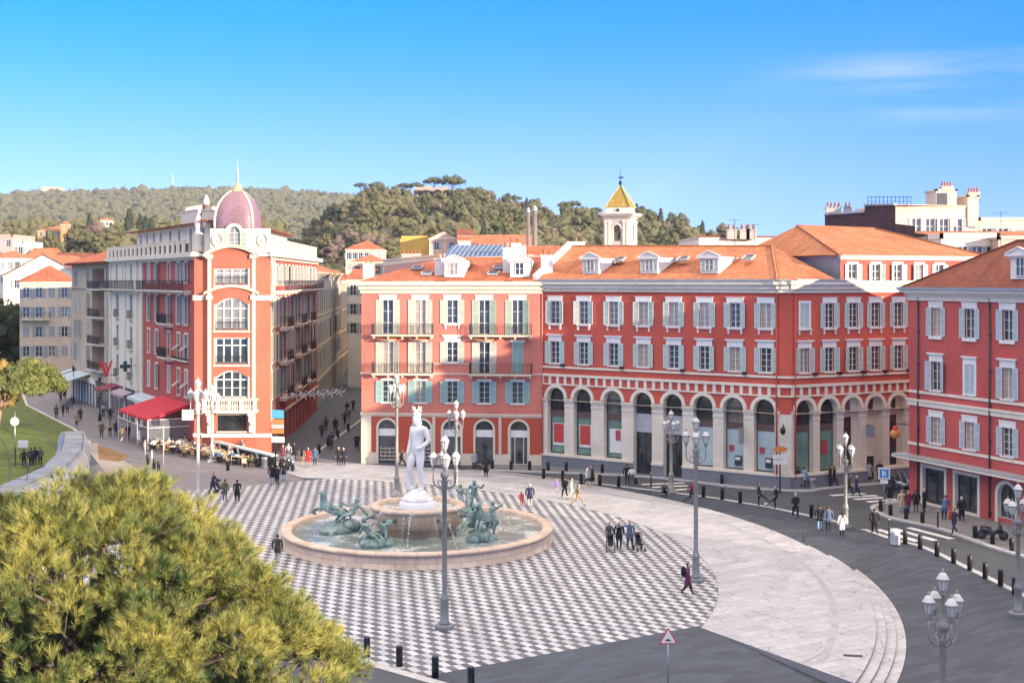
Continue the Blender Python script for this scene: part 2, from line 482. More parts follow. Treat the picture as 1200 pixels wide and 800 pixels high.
def dormer(bld, F, u, z, back, M, h=2.0, w=1.9, slope=.375, style=None, shutters='open', arched=False):
    """house-shaped dormer whose cheeks run back into the roof; z its foot on the slope, back its set-back from the wall"""
    b = MB(); t = h/slope+.3
    b.quad((-w/2,0,0),(w/2,0,0),(w/2,0,h),(-w/2,0,h), 0)
    for s in (-1, 1):
        b.face(((s*w/2,0,-.1),(s*w/2,0,h),(s*w/2,t,h)), 0)
    p = .42
    b.face(((-w/2-.22,-.2,h),(w/2+.22,-.2,h),(0,-.2,h+p)), 0)
    b.quad((-w/2-.22,-.2,h),(0,-.2,h+p),(0,t+p/slope,h+p),(-w/2-.22,t,h), 1)
    b.quad((0,-.2,h+p),(w/2+.22,-.2,h),(w/2+.22,t,h),(0,t+p/slope,h+p), 1)
    b.box(-w/2-.26, w/2+.26, -.28, .02, h-.16, h, 0)
    b.box(-w/2-.12, w/2+.12, -.10, .02, h-.3, h-.16, 0)
    # raking mouldings of the little pediment
    b.bar((-w/2-.26,-.24,h+.03),(0,-.24,h+p+.05), .12, .1); b.bar((w/2+.26,-.24,h+.03),(0,-.24,h+p+.05), .12, .1)
    o = part('dormer', b, [M['dorm'], M['dormroof']], bld.root, F.loc(u, back, z), F.a)
    ww, wh = .8, h-.42
    me = proto(('dw', ww, wh, style['frame'].name), lambda: window_mesh(ww, wh, False, 2, [style['frame'], style['glass']], -.03))
    wo = link('window', me, o, (0, -.02, .2))
    if shutters:
        for left in (True, False):
            ms = proto(('dsh', wh, left, style['leaf'].name), lambda: shutter_mesh(.42, wh, [style['leaf'], style['slat']], left))
            link('shutter', ms, o, ((-1 if left else 1)*(ww/2+.01), -.03, .2))
    return o
# ------------------------------------------------------------------ shared materials
M = {}
M['white'] = plain('white_paint', (.74,.72,.67), .6, 0, .10, 2)
M['cream'] = stucco('cream_render', (.66,.57,.43), .10, .20)
M['stonecream'] = stone('cream_stone', (.74,.655,.52), 1.2, .55, .008, .05, dark=.72)
M['ivory'] = stucco('ivory_render', (.75,.68,.55), .10, .30)
M['red'] = stucco('red_render', (.56,.100,.066), .22, .5)
M['redr'] = stucco('crimson_render', (.52,.098,.085), .22, .5)
M['pink'] = stucco('salmon_render', (.58,.185,.135), .22, .5)
M['brick'] = stucco('brick_red_render', (.46,.085,.045), .12, .20)
M['orange'] = stucco('orange_render', (.50,.145,.085), .22, .5)
M['wine'] = stucco('wine_render', (.42,.095,.075), .15, .22)
M['peach'] = stucco('peach_render', (.64,.50,.37), .12, .3)
M['sand'] = stucco('sand_render', (.50,.40,.29), .14, .25)
M['greystone'] = stucco('grey_render', (.42,.39,.34), .14, .3)
M['yellow'] = stucco('yellow_render', (.66,.42,.10), .12, .2)
M['ochre'] = stucco('ochre_render', (.55,.29,.10), .14, .2)
M['rose'] = stucco('rose_render', (.58,.36,.30), .14, .2)
M['plinth'] = stone('grey_plinth', (.20,.21,.23), 1.6, 1.2, .012, .08)
M['tile'] = tiles('clay_tiles', (.60,.225,.105), (.45,.150,.072))
M['tilered'] = tiles('red_clay_tiles', (.58,.175,.085), (.46,.125,.060))
M['tileold'] = tiles('brown_clay_tiles', (.32,.098,.056), (.22,.070,.046), (.34,.18,.12))
M['dorm'] = plain('dormer_paint', (.72,.69,.62), .7, 0, .10, 1.5)
M['dormroof'] = M['tile']
M['zinc'] = plain('zinc', (.30,.33,.37), .45, .5, .15, 1.5)
M['lead'] = plain('weathered_lead', (.36,.37,.38), .6, .2, .2, 1.0)
M['iron'] = plain('black_iron', (.018,.020,.024), .5, .4, .2)
M['irongrey'] = plain('grey_iron', (.055,.06,.07), .5, .3, .2)
M['frame'] = plain('window_frame', (.62,.64,.60), .5, 0, .06)
M['framegrn'] = plain('green_window_frame', (.40,.52,.47), .5, 0, .06)
M['framedark'] = plain('dark_frame', (.04,.045,.05), .45, .2, .1)
M['glass'] = glass_mat('window_glass')
M['glassdark'] = glass_mat('shaded_glass', (.022,.026,.030), (.2,.19,.17), .12)
M['glasswarm'] = glass_mat('curtained_glass', (.04,.045,.05), (.45,.36,.27), .5)
M['shopglass'] = glass_mat('shop_glass', (.05,.055,.055), (.05,.05,.05), 0.0, .06)
for nm, c in (('aqua', (.56,.66,.60)), ('teal', (.29,.47,.43)), ('ivoryleaf', (.60,.58,.46)), ('bluegrey', (.57,.63,.63)), ('graygreen', (.32,.38,.35)), ('greyleaf', (.40,.42,.42)), ('palegreen', (.42,.50,.38))):
    M[nm] = plain(nm + '_leaf', c, .55, 0, .10, 1.5); M[nm+'_s'] = slats(nm + '_slat', scl(c, .93))
def style(leaf, trim='white', glass='glass', frame='frame'):
    return dict(frame=M[frame], glass=M[glass], leaf=M[leaf], slat=M[leaf+'_s'], trim=M[trim])
M['clay'] = plain('clay_pot', (.45,.17,.09), .8, 0, .2)
M['black'] = plain('black_paint', (.012,.013,.016), .4, .1, .2)
M['steel'] = plain('galvanised_steel', (.40,.41,.42), .4, .8, .15)
M['silver'] = plain('silver_paint', (.52,.53,.55), .38, .35, .1, .8)
# ------------------------------------------------------------------ setting: ground, plaza, roads
E1 = (.53, -.848); E2 = (.848, .53)            # the two directions of the paving
GRID_A = math.atan2(E2[1], E2[0])
CC, RI, RO, CO = (-23.8, 76.5), 35.5, 46.55, (-26.7, 75.6)         # middle and radii of the round plaza
def checker_mat():
    t = NT('black_and_white_checker_paving'); t.set(.55, 0, .4)
    p = t.mapping(t.pos(), (1, 1, 1), -GRID_A)
    sep = t.new('ShaderNodeSeparateXYZ'); t.l.new(p, sep.inputs[0])
    wob = t.noise(t.pos(), .9, 2)
    x = t.math('ADD', t.math('DIVIDE', sep.outputs[0], .37), .13)
    y = t.math('ADD', t.math('DIVIDE', sep.outputs[1], .76), .31)
    fx, fy = t.math('FLOOR', x), t.math('FLOOR', y)
    par = t.math('FLOORED_MODULO', t.math('ADD', fx, fy), 2.0)
    cell = t.new('ShaderNodeCombineXYZ'); t.l.new(fx, cell.inputs[0]); t.l.new(fy, cell.inputs[1])
    wn = t.new('ShaderNodeTexWhiteNoise', noise_dimensions='2D'); t.l.new(cell.outputs[0], wn.inputs['Vector'])
    v = wn.outputs['Value']
    wh = t.mix(t.ramp(v, 0, 1), (.42,.425,.45), (.57,.575,.60))
    bl = t.mix(t.ramp(v, 0, 1), (.060,.065,.075), (.115,.12,.13))
    a = t.mix(par, bl, wh)
    jx = t.math('ABSOLUTE', t.math('SUBTRACT', t.math('FRACT', x), .5)); jy = t.math('ABSOLUTE', t.math('SUBTRACT', t.math('FRACT', y), .5))
    j = t.math('MAXIMUM', t.ramp(jx, .47, .5), t.ramp(jy, .485, .5))
    a = t.mix(t.math('MULTIPLY', j, .5), a, (.12,.12,.125))
    d = t.noise(t.pos(), .35, 5, .65); e = t.noise(t.pos(), 5.0, 3)
    a = t.mix(t.ramp(d, .45, .8, 0, .5), a, (.19,.18,.18))
    a = t.mix(t.ramp(e, .35, .8, 0, .2), a, (.15,.14,.14))
    t.col(a); t.bump(t.math('ADD', t.math('MULTIPLY', e, .4), t.math('MULTIPLY', j, -.5)), .25, .015)
    return t.mat
M['checker'] = checker_mat()
def slab_mat():
    t = NT('pale_granite_slabs'); t.set(.6, 0, .4); p = t.mapping(t.pos(), (1,1,1), -GRID_A)
    br = t.new('ShaderNodeTexBrick', offset=.43); t.l.new(p, br.inputs['Vector']); br.inputs['Scale'].default_value = 1
    for k, v in (('Mortar Size', .012), ('Brick Width', 1.5), ('Row Height', .62), ('Bias', 0), ('Mortar Smooth', .3)): br.inputs[k].default_value = v
    c = (.425, .42, .44)
    br.inputs['Color1'].default_value = (*scl(c, .86), 1); br.inputs['Color2'].default_value = (*scl(c, 1.12), 1); br.inputs['Mortar'].default_value = (*scl(c, .4), 1)
    n1 = t.noise(t.pos(), .5, 5, .65); n2 = t.noise(t.pos(), 4.0, 4, .65); n3 = t.noise(t.pos(), .35, 3)
    a = t.mix(t.ramp(n1, .4, .75, 0, .5), br.outputs['Color'], scl(c, .62)); a = t.mix(t.ramp(n2, .45, .75, 0, .45), a, scl(c, .62))
    # open, dirt-filled joints: stretches of the courses where the filling has gone
    w = t.noise(t.pos(), .9, 2); wv = t.new('ShaderNodeTexVoronoi', feature='DISTANCE_TO_EDGE'); t.l.new(t.mapping(p, (.62, .95, 1)), wv.inputs['Vector']); wv.inputs['Scale'].default_value = 1
    crack = t.math('MULTIPLY', t.ramp(wv.outputs['Distance'], .0, .035, 1, 0), t.ramp(w, .46, .56))
    a = t.mix(t.math('MULTIPLY', crack, .7), a, (.13,.125,.13)); t.col(a); t.bump(t.math('ADD', n2, t.math('MULTIPLY', br.outputs['Fac'], -.6)), .3, .02); return t.mat
M['slab'] = slab_mat()
M['slabband'] = stone('grey_granite_band', (.37,.37,.39), 1.0, 1.0, .012, .12, -GRID_A, True, .6, .5)
M['darkpave'] = stone('dark_basalt_paving', (.048,.061,.083), 1.35, .42, .014, .34, -GRID_A, True, .6, .6)
M['mauvepave'] = stone('mauve_street_paving', (.20,.185,.195), .9, .3, .012, .14, .5, True, .7, .62)
M['streetpave'] = stone('grey_street_setts', (.095,.105,.125), .6, .2, .012, .2, .3, True, .7, .62)
M['sidewalk'] = stone('grey_pavement', (.21,.205,.21), .8, .4, .01, .12, .4, True, .75, .65)
M['kerb'] = stone('granite_kerb', (.50,.49,.48), 1.0, 1.0, .015, .08, .2, True, .7, .55)
def asphalt_mat():
    t = NT('asphalt'); t.set(.85, 0, .3)
    p = t.pos(); a = t.noise(p, .25, 5, .6); b = t.noise(p, 14, 3); c = t.noise(t.mapping(p, (.9,.18,1), .42), 1.0, 3)
    x = t.mix(t.ramp(a, .3, .75), (.042,.049,.060), (.078,.085,.097))
    x = t.mix(t.ramp(c, .5, .75, 0, .35), x, (.05,.052,.058))
    x = t.mix(t.ramp(b, .3, .8, 0, .3), x, (.15,.15,.155))
    t.col(x); t.bump(b, .3, .01); return t.mat
M['asphalt'] = asphalt_mat()
def lawn_mat():
    t = NT('lawn_grass'); t.set(.9, 0, .2)
    p = t.pos(); a = t.noise(p, .5, 5, .65); b = t.noise(p, 9, 4, .7)
    x = t.mix(t.ramp(a, .3, .7), (.075,.115,.022), (.17,.19,.040))
    x = t.mix(t.ramp(b, .35, .75, 0, .5), x, (.035,.055,.012))
    t.col(x); t.bump(b, .8, .05); return t.mat
M['lawn'] = lawn_mat()
def earth_mat():
    t = NT('planting_earth'); t.set(.95, 0, .1)
    p = t.pos(); a = t.noise(p, 2.2, 5, .7); b = t.noise(p, 1.1, 4, .7)
    x = t.mix(t.ramp(a, .35, .65), (.16,.085,.04), (.33,.21,.10)); x = t.mix(t.ramp(b, .55, .7, 0, .8), x, (.10,.10,.035))
    t.col(x); t.bump(a, .8, .08); return t.mat
M['earth'] = earth_mat()
M['roadpaint'] = plain('road_paint', (.66,.66,.65), .7, 0, .28, 3.5)
# one ground sheet out to the horizon
def axis(a, b, st, far): return [-far[2], -far[1], -far[0]] + list(np.arange(a, b + .01, st)) + list(far)
gx = [-2150, -1000, -500, -200] + list(np.arange(-90, 8, 7.0)) + list(np.arange(8, 27, 1.0)) + list(np.arange(27, 70, 6.0)) + [120, 200, 310]
gy = [-55, -25, 0] + list(np.arange(16, 96, 2.0)) + list(np.arange(96, 240, 12.0)) + [400, 800, 2000, 3450]
b = MB(); b.grid([[(x, y, gz(x, y)) for x in gx] for y in gy], 0, False, True)
for i, f in enumerate(b.f): b.f[i] = f[::-1] if False else f
ground = struct('ground', b, [M['darkpave']])
def sheet(name, pts, lift, mat, z0=0.0, kind='structure'):
    b = MB(); b.face([(p[0], p[1], z0 + lift) for p in pts]); return struct(name, b, [mat], kind)
def gp(*px): return [G(*p)[:2] for p in px]
# ---- checker paving: the circle cut by three straight paving lines
def clip(poly, p, d, keep_left=True):
    out = []
    s = lambda q: ((q[0]-p[0])*d[1] - (q[1]-p[1])*d[0]) * (-1 if keep_left else 1)
    for i in range(len(poly)):
        a, c = poly[i], poly[(i+1) % len(poly)]; sa, sc = s(a), s(c)
        if sa >= 0: out.append(a)
        if sa * sc < 0:
            k = sa/(sa-sc); out.append((a[0]+(c[0]-a[0])*k, a[1]+(c[1]-a[1])*k))
    return out
circ = [(CC[0]+RI*math.cos(2*math.pi*k/160), CC[1]+RI*math.sin(2*math.pi*k/160)) for k in range(160)]
LA = (-18.7, 109.3); L1 = (8.9, 63.6); L2a, L2b = G(418, 770)[:2], G(524, 800)[:2]
ck = clip(circ, LA, E2, False)
ck = clip(ck, L1, E2, True)
ck = clip(ck, L2a, (L2b[0]-L2a[0], L2b[1]-L2a[1]), True)
sheet('checker_plaza', ck, .006, M['checker'])
# ---- pale stone ring round it, three steps down where the ground falls away
def ring_poly(ri, ro, n=120):
    e_end = (-17.25, 110.2)
    def hit(c0, r, p, d, sgn):
        fx, fy = p[0]-c0[0], p[1]-c0[1]; bb = fx*d[0]+fy*d[1]; c = fx*fx+fy*fy-r*r
        k = -bb + sgn*math.sqrt(bb*bb-c); return math.atan2(fy+k*d[1], fx+k*d[0])
    a0i = math.atan2(L1[1]-CC[1], L1[0]-CC[0]); a1i = hit(CC, ri, e_end, E1, -1)
    a0, a1 = hit(CO, ro, L1, E1, 1), hit(CO, ro, e_end, E1, -1)
    out = [(CO[0]+ro*math.cos(a0+(a1-a0)*k/n), CO[1]+ro*math.sin(a0+(a1-a0)*k/n)) for k in range(n+1)]
    inn = [(CC[0]+ri*math.cos(a1i+(a0i-a1i)*k/n), CC[1]+ri*math.sin(a1i+(a0i-a1i)*k/n)) for k in range(n+1)]
    return out + inn
def step_poly(ri, ro, n=70):
    def hit(r):
        fx, fy = L1[0]-CO[0], L1[1]-CO[1]; bb = fx*E1[0]+fy*E1[1]; k = -bb+math.sqrt(bb*bb-(fx*fx+fy*fy-r*r)); return math.atan2(fy+k*E1[1], fx+k*E1[0])
    a1 = R(40); f = lambda r: [(CO[0]+r*math.cos(hit(r)+(a1-hit(r))*k/n), CO[1]+r*math.sin(hit(r)+(a1-hit(r))*k/n)) for k in range(n+1)]
    return f(ro)+list(reversed(f(ri)))
b = MB(); rp = ring_poly(RI+.02, RO-.4)
b.prism(rp, -.7, .012, 1, 0)
for k in (1, 2, 3):
    b.prism(step_poly(RO-.42+.46*(k-1), RO-.4+.46*k), -.8, .012-.135*k, 1, 0)
struct('stone_platform', b, [M['slab'], stone('granite_riser', (.27,.26,.265), 1.4, 2.0, .012, .12)])
b = MB()
aa = [R(-24+k*1.0) for k in range(69)]
b.grid([[(CO[0]+r*math.cos(a), CO[1]+r*math.sin(a), .018) for a in aa] for r in (44.0, 44.35)], 0, False, False)
struct('platform_inlay_band', b, [M['slabband']])
# ---- streets and pavements
sheet('pedestrian_paving', [(-24,128),(-33,131),(-52,168),(-80,240),(-130,240),(-75,170),(-56,148),(-43,134),(-38,120),(-40,112),(-44,100),(-44,90),(-24.6,105.3),(-17.4,110),(-20.6,115.3),(-14.2,119),(-14.0,125)], .004, M['mauvepave'])
sheet('old_town_street', [(-24.2,128),(-14,120.2),(-14,190),(-20,330),(-34,330),(-26,169)], .009, M['streetpave'])
def strip(name, pts, w, h, mat, side=1, close=None, z0=None):
    """kerb: a band of width w along a line of ground points"""
    b = MB(); n = len(pts); rows = []
    for i, p in enumerate(pts):
        a = pts[max(i-1, 0)]; c = pts[min(i+1, n-1)]
        dx, dy = c[0]-a[0], c[1]-a[1]; L = math.hypot(dx, dy); nx, ny = -dy/L*side*w, dx/L*side*w
        z = gz(p[0], p[1])
        q = (p[0]+nx, p[1]+ny)
        rows.append([(p[0],p[1],z-.1),(p[0],p[1],z+h),(q[0],q[1],z+h),(q[0],q[1],z-.1)])
    b.grid(rows, 0, False, False); return struct(name, b, [mat])
def smooth(pts, n=4):
    out = []
    for i in range(len(pts)-1):
        p0, p1, p2, p3 = pts[max(i-1,0)], pts[i], pts[i+1], pts[min(i+2,len(pts)-1)]
        for k in range(n):
            t = k/n
            out.append(tuple(.5*((2*p1[j]) + (-p0[j]+p2[j])*t + (2*p0[j]-5*p1[j]+4*p2[j]-p3[j])*t*t + (-p0[j]+3*p1[j]-3*p2[j]+p3[j])*t**3) for j in (0,1)))
    return out + [pts[-1]]
K1 = smooth(gp((545,550.6),(600,555.2),(637,559.8),(681,565),(725,570),(824,582),(867,589),(900,594.5),(951,605.5),(996,616),(1044,632),(1080,641.5),(1136,668),(1200,699.5))+[(28.2,62),(28.8,50),(28.5,36),(27,20)])
K2 = smooth(gp((574,552),(620,553.6),(740,558.5),(800,564),(860,571.5),(915,575.5),(948,576.5)) + [(25.4,105.2),(29.5,107.2),(40,112)])
K3 = smooth([(38,104.5),(33,101.5)] + gp((1051,588.5),(1026,592),(1020,597),(1040,607.5),(1093,619),(1123,629),(1192,652)) + [(35,72),(40,58),(44,44),(46,20)])
road = K1 + list(reversed(K3)) + [(60,125)] + list(reversed(K2))
b = MB()
# laid as a strip of quads so that it follows the ground
sheet('road', [p for p in K1] + [(46,20)] + [(46,44),(42,58),(37,72)] + [p for p in reversed(K3[:-10])] + [(38,111)] + [p for p in reversed(K2)], .008, M['asphalt'])
strip('plaza_kerb', K1, .42, .022, M['kerb'], 1)
strip('arcade_kerb', K2, .36, .13, M['kerb'], 1)
strip('corner_kerb', K3, .40, .13, M['kerb'], -1 if False else 1)
sheet('arcade_pavement', K2 + [(40,120),(22,116),(2,124),(-4,121)], .118, M['sidewalk'])
sheet('corner_pavement', K3 + [(60,20),(60,110)], .118, M['sidewalk'])
# front road under the kerb at the bottom of the view
d2 = (L2b[0]-L2a[0], L2b[1]-L2a[1]); l2 = math.hypot(*d2); d2 = (d2[0]/l2, d2[1]/l2)
A2 = (L2a[0]-d2[0]*30, L2a[1]-d2[1]*30); B2 = (L2b[0]+d2[0]*30, L2b[1]+d2[1]*30)
strip('front_kerb', [A2, L2a, L2b, B2], .5, .03, M['kerb'], -1)
sheet('front_road', [(A2[0],A2[1]),(A2[0]-20,A2[1]-30),(B2[0],B2[1]-20),(B2[0],B2[1])][::1], .008, M['asphalt'])
# lawn with the tram rails
lawn = [(-82,215),(-66,176),(-57,160),(-50.2,148),(-44.5,136),(-43.5,126),(-42.5,112),(-41.5,100),(-60,92),(-95,110),(-110,170)]
sheet('lawn', lawn, .03, M['lawn'])
strip('lawn_edge', [(-82,215),(-66,176),(-57,160),(-50.2,148),(-44.5,136),(-43.5,126)], .35, .05, M['kerb'], 1)
TRACK = [(-33.5,66),(-32.9,78),(-32.5,90),(-34.7,102),(-38.8,115),(-47.5,136),(-58,157),(-70,180),(-95,226)]
for off in (-.72, .72, 2.6, 4.04):
    pass
b = MB()
TS = smooth(TRACK, 6)
for off in (-.72, .72, -3.9, -5.34):
    rows = []
    for i, p in enumerate(TS):
        a = TS[max(i-1,0)]; c = TS[min(i+1,len(TS)-1)]; L = math.hypot(c[0]-a[0], c[1]-a[1])
        nx, ny = (c[1]-a[1])/L, -(c[0]-a[0])/L
        rows.append([(p[0]+nx*(off+k), p[1]+ny*(off+k), .042) for k in (-.055, .055)])
    b.grid(rows, 0, False, False)
struct('tram_rails', b, [plain('rail_steel', (.05,.05,.055), .5, .5, .2)])
sheet('paved_path', gp((96,519),(114,519),(180,562),(134,566)), .010, stone('pale_path_slabs', (.36,.31,.27), 2.2, 1.1, .03, .1, .4, True, .7, .4))
sheet('planting_bed', gp((114,521),(152,534),(140,541),(116,538)), .014, M['earth'])
# zebra crossings
b = MB()
def stripe(a, c, w=.5):
    a = G(*a); c = G(*c); d = Vector((c[0]-a[0], c[1]-a[1])); d.normalize(); n = Vector((-d.y, d.x))*w/2
    z = .014
    b.face([(a[0]+n.x,a[1]+n.y,z+gz(a[0],a[1])),(a[0]-n.x,a[1]-n.y,z+gz(a[0],a[1])),(c[0]-n.x,c[1]-n.y,z+gz(c[0],c[1])),(c[0]+n.x,c[1]+n.y,z+gz(c[0],c[1]))])
for a, c in (((1064.5,618),(1116,631.3)), ((1046,618.8),(1096,633)), ((1028,620),(1075,634)),
             ((973.5,580.4),(1014,578)), ((991,582.4),(1028,580.3)), ((1001,585),(1035,582.7)), ((1016,588),(1051,585)), ((1031,590.5),(1054,588.6)),
             ((752,567.5),(802,565.7)), ((762,571),(806,568.8)), ((772,575),(815,572.4))):
    stripe(a, c, .55)
struct('crosswalk_marking', b, [M['roadpaint']])
# ------------------------------------------------------------------ the arcaded red palace
def facade_trim(F, name, bands, mats, u0=0, u1=None):
    """bands: (z0, z1, projection)"""
    b = MB(); u1 = F.L if u1 is None else u1
    for z0, z1, p in bands: b.box(u0-p*.8, u1+p*.8, -p, .003, z0, z1, 0)
    return F.add(name, b, mats)
def drainpipe(F, u, z0, z1, mat, r=.07):
    b = MB(); b.tube([(u,-.12,z0),(u,-.12,z1)], r, 8, 0)
    for k in range(int((z1-z0)/2.5)+1): b.box(u-.1, u+.1, -.2, .0, z0+.3+k*2.5, z0+.36+k*2.5, 0)
    return F.add('drainpipe', b, [mat])
def shop_front(F, u, z, w, h, arched, kind, depth, y=None, mats=None):
    """glazing of a ground-floor bay, set back in its reveal"""
    y = depth if y is None else y
    b = MB(); hs = h - w/2 if arched else h
    if kind == 'shutterlight':      # fanlight, opaque panel, glass
        pts = arch_pts(-w/2, w/2, hs, 14)
        b.face([(-w/2,y,hs-1.2),(w/2,y,hs-1.2)]+[(p[0],y,p[1]) for p in reversed(pts)], 0)
        b.box(-w/2, w/2, y-.05, y+.05, hs-.05, hs+.05, 1)
        b.box(-w/2, w/2, y-.06, y+.1, hs-1.75, hs-1.2, 3)
        b.quad((-w/2,y,0),(w/2,y,0),(w/2,y,hs-1.75),(-w/2,y,hs-1.75), 2)
        for x in (-1, 1): b.box(x*w/2, x*(w/2-.07), y-.05, y+.03, 0, hs, 1)
        b.box(-w/2, w/2, y-.06, y+.05, 0, .1, 1)
    elif kind == 'door':
        pts = arch_pts(-w/2, w/2, hs, 14)
        b.face([(-w/2,y,hs-1.0),(w/2,y,hs-1.0)]+[(p[0],y,p[1]) for p in reversed(pts)], 0)
        b.box(-w/2, w/2, y-.05, y+.05, hs-.05, hs+.05, 1)
        b.box(-w/2, w/2, y-.08, y+.1, hs-2.6, hs-1.0, 4)
        b.quad((-w/2,y,0),(w/2,y,0),(w/2,y,hs-2.6),(-w/2,y,hs-2.6), 0)
        for x in (-w/2+.04, -.03, w/2-.1): b.box(x, x+.06, y-.05, y+.03, 0, hs-2.6, 1)
        b.box(-w/2, w/2, y-.05, y+.03, 2.3, 2.4, 1)
    return F.add('shop_window' if kind != 'door' else 'entrance_door', b, mats, u, 0, z)
PCORN = [(15.95, 16.25, .16), (16.25, 16.62, .34), (16.62, 16.95, .58)]
A0, A1 = P(635, 400, 118.5)[:2], P(914, 400, 105.3)[:2]
C0, C1 = A1, P(927.5, 400, 105.0)[:2]
S0, S1 = C1, P(1070, 400, 110.9)[:2]
pal = Bld('arcaded_palace', 'long red palace with tall cream arches at street level and terracotta roof', (A1[0]-2, A1[1]+6, 0))
FA, FC, FS = pal.facade(A0, A1), pal.facade(C0, C1), pal.facade(S0, S1)
ST = style('aqua'); STW = style('aqua', 'white', 'glasswarm')
def arcade(F, cols, cols_arch, end0, end1, side=False):
    """one front of the palace; cols: middles of the window columns, cols_arch: middles of the arches"""
    ref = 717 if not side else 1000
    zu0, zu1 = (13.05, 15.1); zl0, zl1 = (9.45, 11.45)
    ww = .92; aw = 1.82; asp, atop = 6.35, 7.26
    ops = [(u-ww/2, u+ww/2, zu0, zu1) for u in cols] + [(u-ww/2, u+ww/2, zl0, zl1) for u in cols]
    b = MB(); wall(b, 0, F.L, 7.5, 16.0, ops, .2); F.add('wall', b, [M['red']])
    # ground floor: red spandrels above the springing, cream piers below, deep reveals
    b = MB(); wall(b, 0, F.L, 6.1, 7.5, [(u-aw/2, u+aw/2, 6.1, atop, True, .75) for u in cols_arch], .75, 0, 1)
    F.add('spandrel_wall', b, [M['red'], M['stonecream']])
    b = MB(); kinds = []
    for i, u in enumerate(cols_arch): kinds.append('door' if (not side and i in (3, 4)) or (side and i == 3) else 'win')
    wall(b, 0, F.L, -.6, 6.1, [(u-aw/2, u+aw/2, (.1 if k == 'door' else 1.25), 6.1, False, .75) for u, k in zip(cols_arch, kinds)], .75, 0)
    F.add('pier_wall', b, [M['stonecream']])
    # capitals, bases and archivolts
    edges = sorted([(u-aw/2, u+aw/2) for u in cols_arch]); lim = [0.0] + [x for e in edges for x in e] + [F.L]
    for k in range(0, len(lim), 2):
        a, c = lim[k], lim[k+1]
        if c - a < .15: continue
        b = MB()
        for z0, z1, p in ((5.55, 5.7, .05), (5.98, 6.16, .10), (6.16, 6.3, .17)): b.box(a-.02, c+.02, -p, .3, z0, z1, 0)
        F.add('capital', b, [M['stonecream']])
    for u in cols_arch:
        b = MB(); arch_band(b, u-aw/2, u+aw/2, atop-aw/2, .30, -.10, .003)
        F.add('archivolt', b, [M['ivory']])
    doors = [(u-aw/2, u+aw/2) for u, k in zip(cols_arch, kinds) if k == 'door']
    lim = [0.0] + [x for e in doors for x in e] + [F.L]
    for k in range(0, len(lim), 2):
        if lim[k+1]-lim[k] < .1: continue
        b = MB(); b.box(lim[k], lim[k+1], -.12, .003, -.6, 1.05, 0); b.box(lim[k], lim[k+1], -.18, .003, 1.05, 1.25, 1)
        F.add('plinth', b, [M['plinth'], M['ivory']])
    # string courses with the square frieze between them
    facade_trim(F, 'string_course', [(9.02, 9.20, .12)], [M['ivory']])
    b = MB(); b.box(-.05, F.L+.05, -.16, .003, 8.28, 8.50, 0); b.box(-.05, F.L+.05, -.11, .003, 7.50, 7.62, 0)
    n = max(2, int(F.L/.82))
    for k in range(n+1):
        x = .1 + (F.L-.2)*k/n; b.box(x-.14, x+.14, -.09, .003, 7.62, 8.28, 0)
    F.add('frieze', b, [M['ivory']])
    facade_trim(F, 'cornice', PCORN, [M['ivory']])
    for i, u in enumerate(cols):
        blind = side and i == 0
        st = STW if (not side and i in (3, 4, 5, 6, 7)) else ST
        place_window(F, u, zu0, ww, zu1-zu0, st, False, 'closed' if blind else 'open', 4, 2, 'frame' if blind else 'plain', 'corbel', sw=.52)
        place_window(F, u, zl0, ww, zl1-zl0, st if i != 4 else ST, False, 'open', 4, 2, 'cap', 'plain', sw=.52)
        if i % 2 == 0 or side:
            b = MB(); b.box(-.14,.14,-.42,-.1,0,.22,0); b.bar((0,0,.1),(0,-.2,.1),.05)
            F.add('flood_light', b, [M['black']], u+.95, 0, 9.2)
    gm = [M['glassdark'], M['framedark'], M['shopglass'], plain('brown_fascia', (.13,.075,.06), .6), plain('grey_fascia', (.42,.43,.46), .5)]
    pale = [M['glassdark'], M['framedark'], plain('frosted_shop_glass', (.42,.52,.53), .25, 0, .12, .8), gm[3], gm[4]]
    green = [M['glassdark'], M['framedark'], plain('green_shop_glass', (.16,.27,.22), .2, 0, .3, .8), gm[3], gm[4]]
    posters = {'redp': plain('red_poster', (.50,.05,.04), .5, 0, .05), 'white': M['white'], 'mag': plain('magenta_poster', (.45,.05,.08), .5, 0, .05)}
    for i, (u, k) in enumerate(zip(cols_arch, kinds)):
        z0 = .1 if k == 'door' else 1.25
        if side and i >= 2:      # walled-up arches: cream infill with a high light and a tall narrow opening
            b = MB(); h = atop-z0; hs = h-aw/2; pts = arch_pts(-aw/2, aw/2, hs, 14)
            b.face([(-aw/2,.45,0),(aw/2,.45,0)]+[(p[0],.45,p[1]) for p in reversed(pts)], 0)
            b.box(-aw/2, aw/2, .36, .45, hs-.55, hs-.4, 0)
            o = F.add('arch_infill', b, [M['ivory']], u, 0, z0)
            for (x0, x1, za, zb) in ((-.52, .12, hs-.38, h-.22), (-.62, .22, .1, 2.1) if k == 'door' else (-.62, .22, .05, hs-.75)):
                b = MB(); b.quad((x0,.42,za),(x1,.42,za),(x1,.42,zb),(x0,.42,zb), 0)
                for x in (x0-.06, x1): b.box(x, x+.06, .33, .447, za, zb, 1)
                b.box(x0-.06, x1+.06, .33, .447, zb, zb+.07, 1); b.box(x0-.06, x1+.06, .30, .447, za-.08, za, 1)
                part('window', b, [M['glassdark'], M['stonecream']], o)
            continue
        if k == 'door': shop_front(F, u, z0, aw, atop-z0, True, 'door', .6, None, gm); continue
        mats = (green if i < 3 else pale) if not side else (green if i < 2 else gm)
        o = shop_front(F, u, z0, aw, atop-z0, True, 'shutterlight', .6, None, mats)
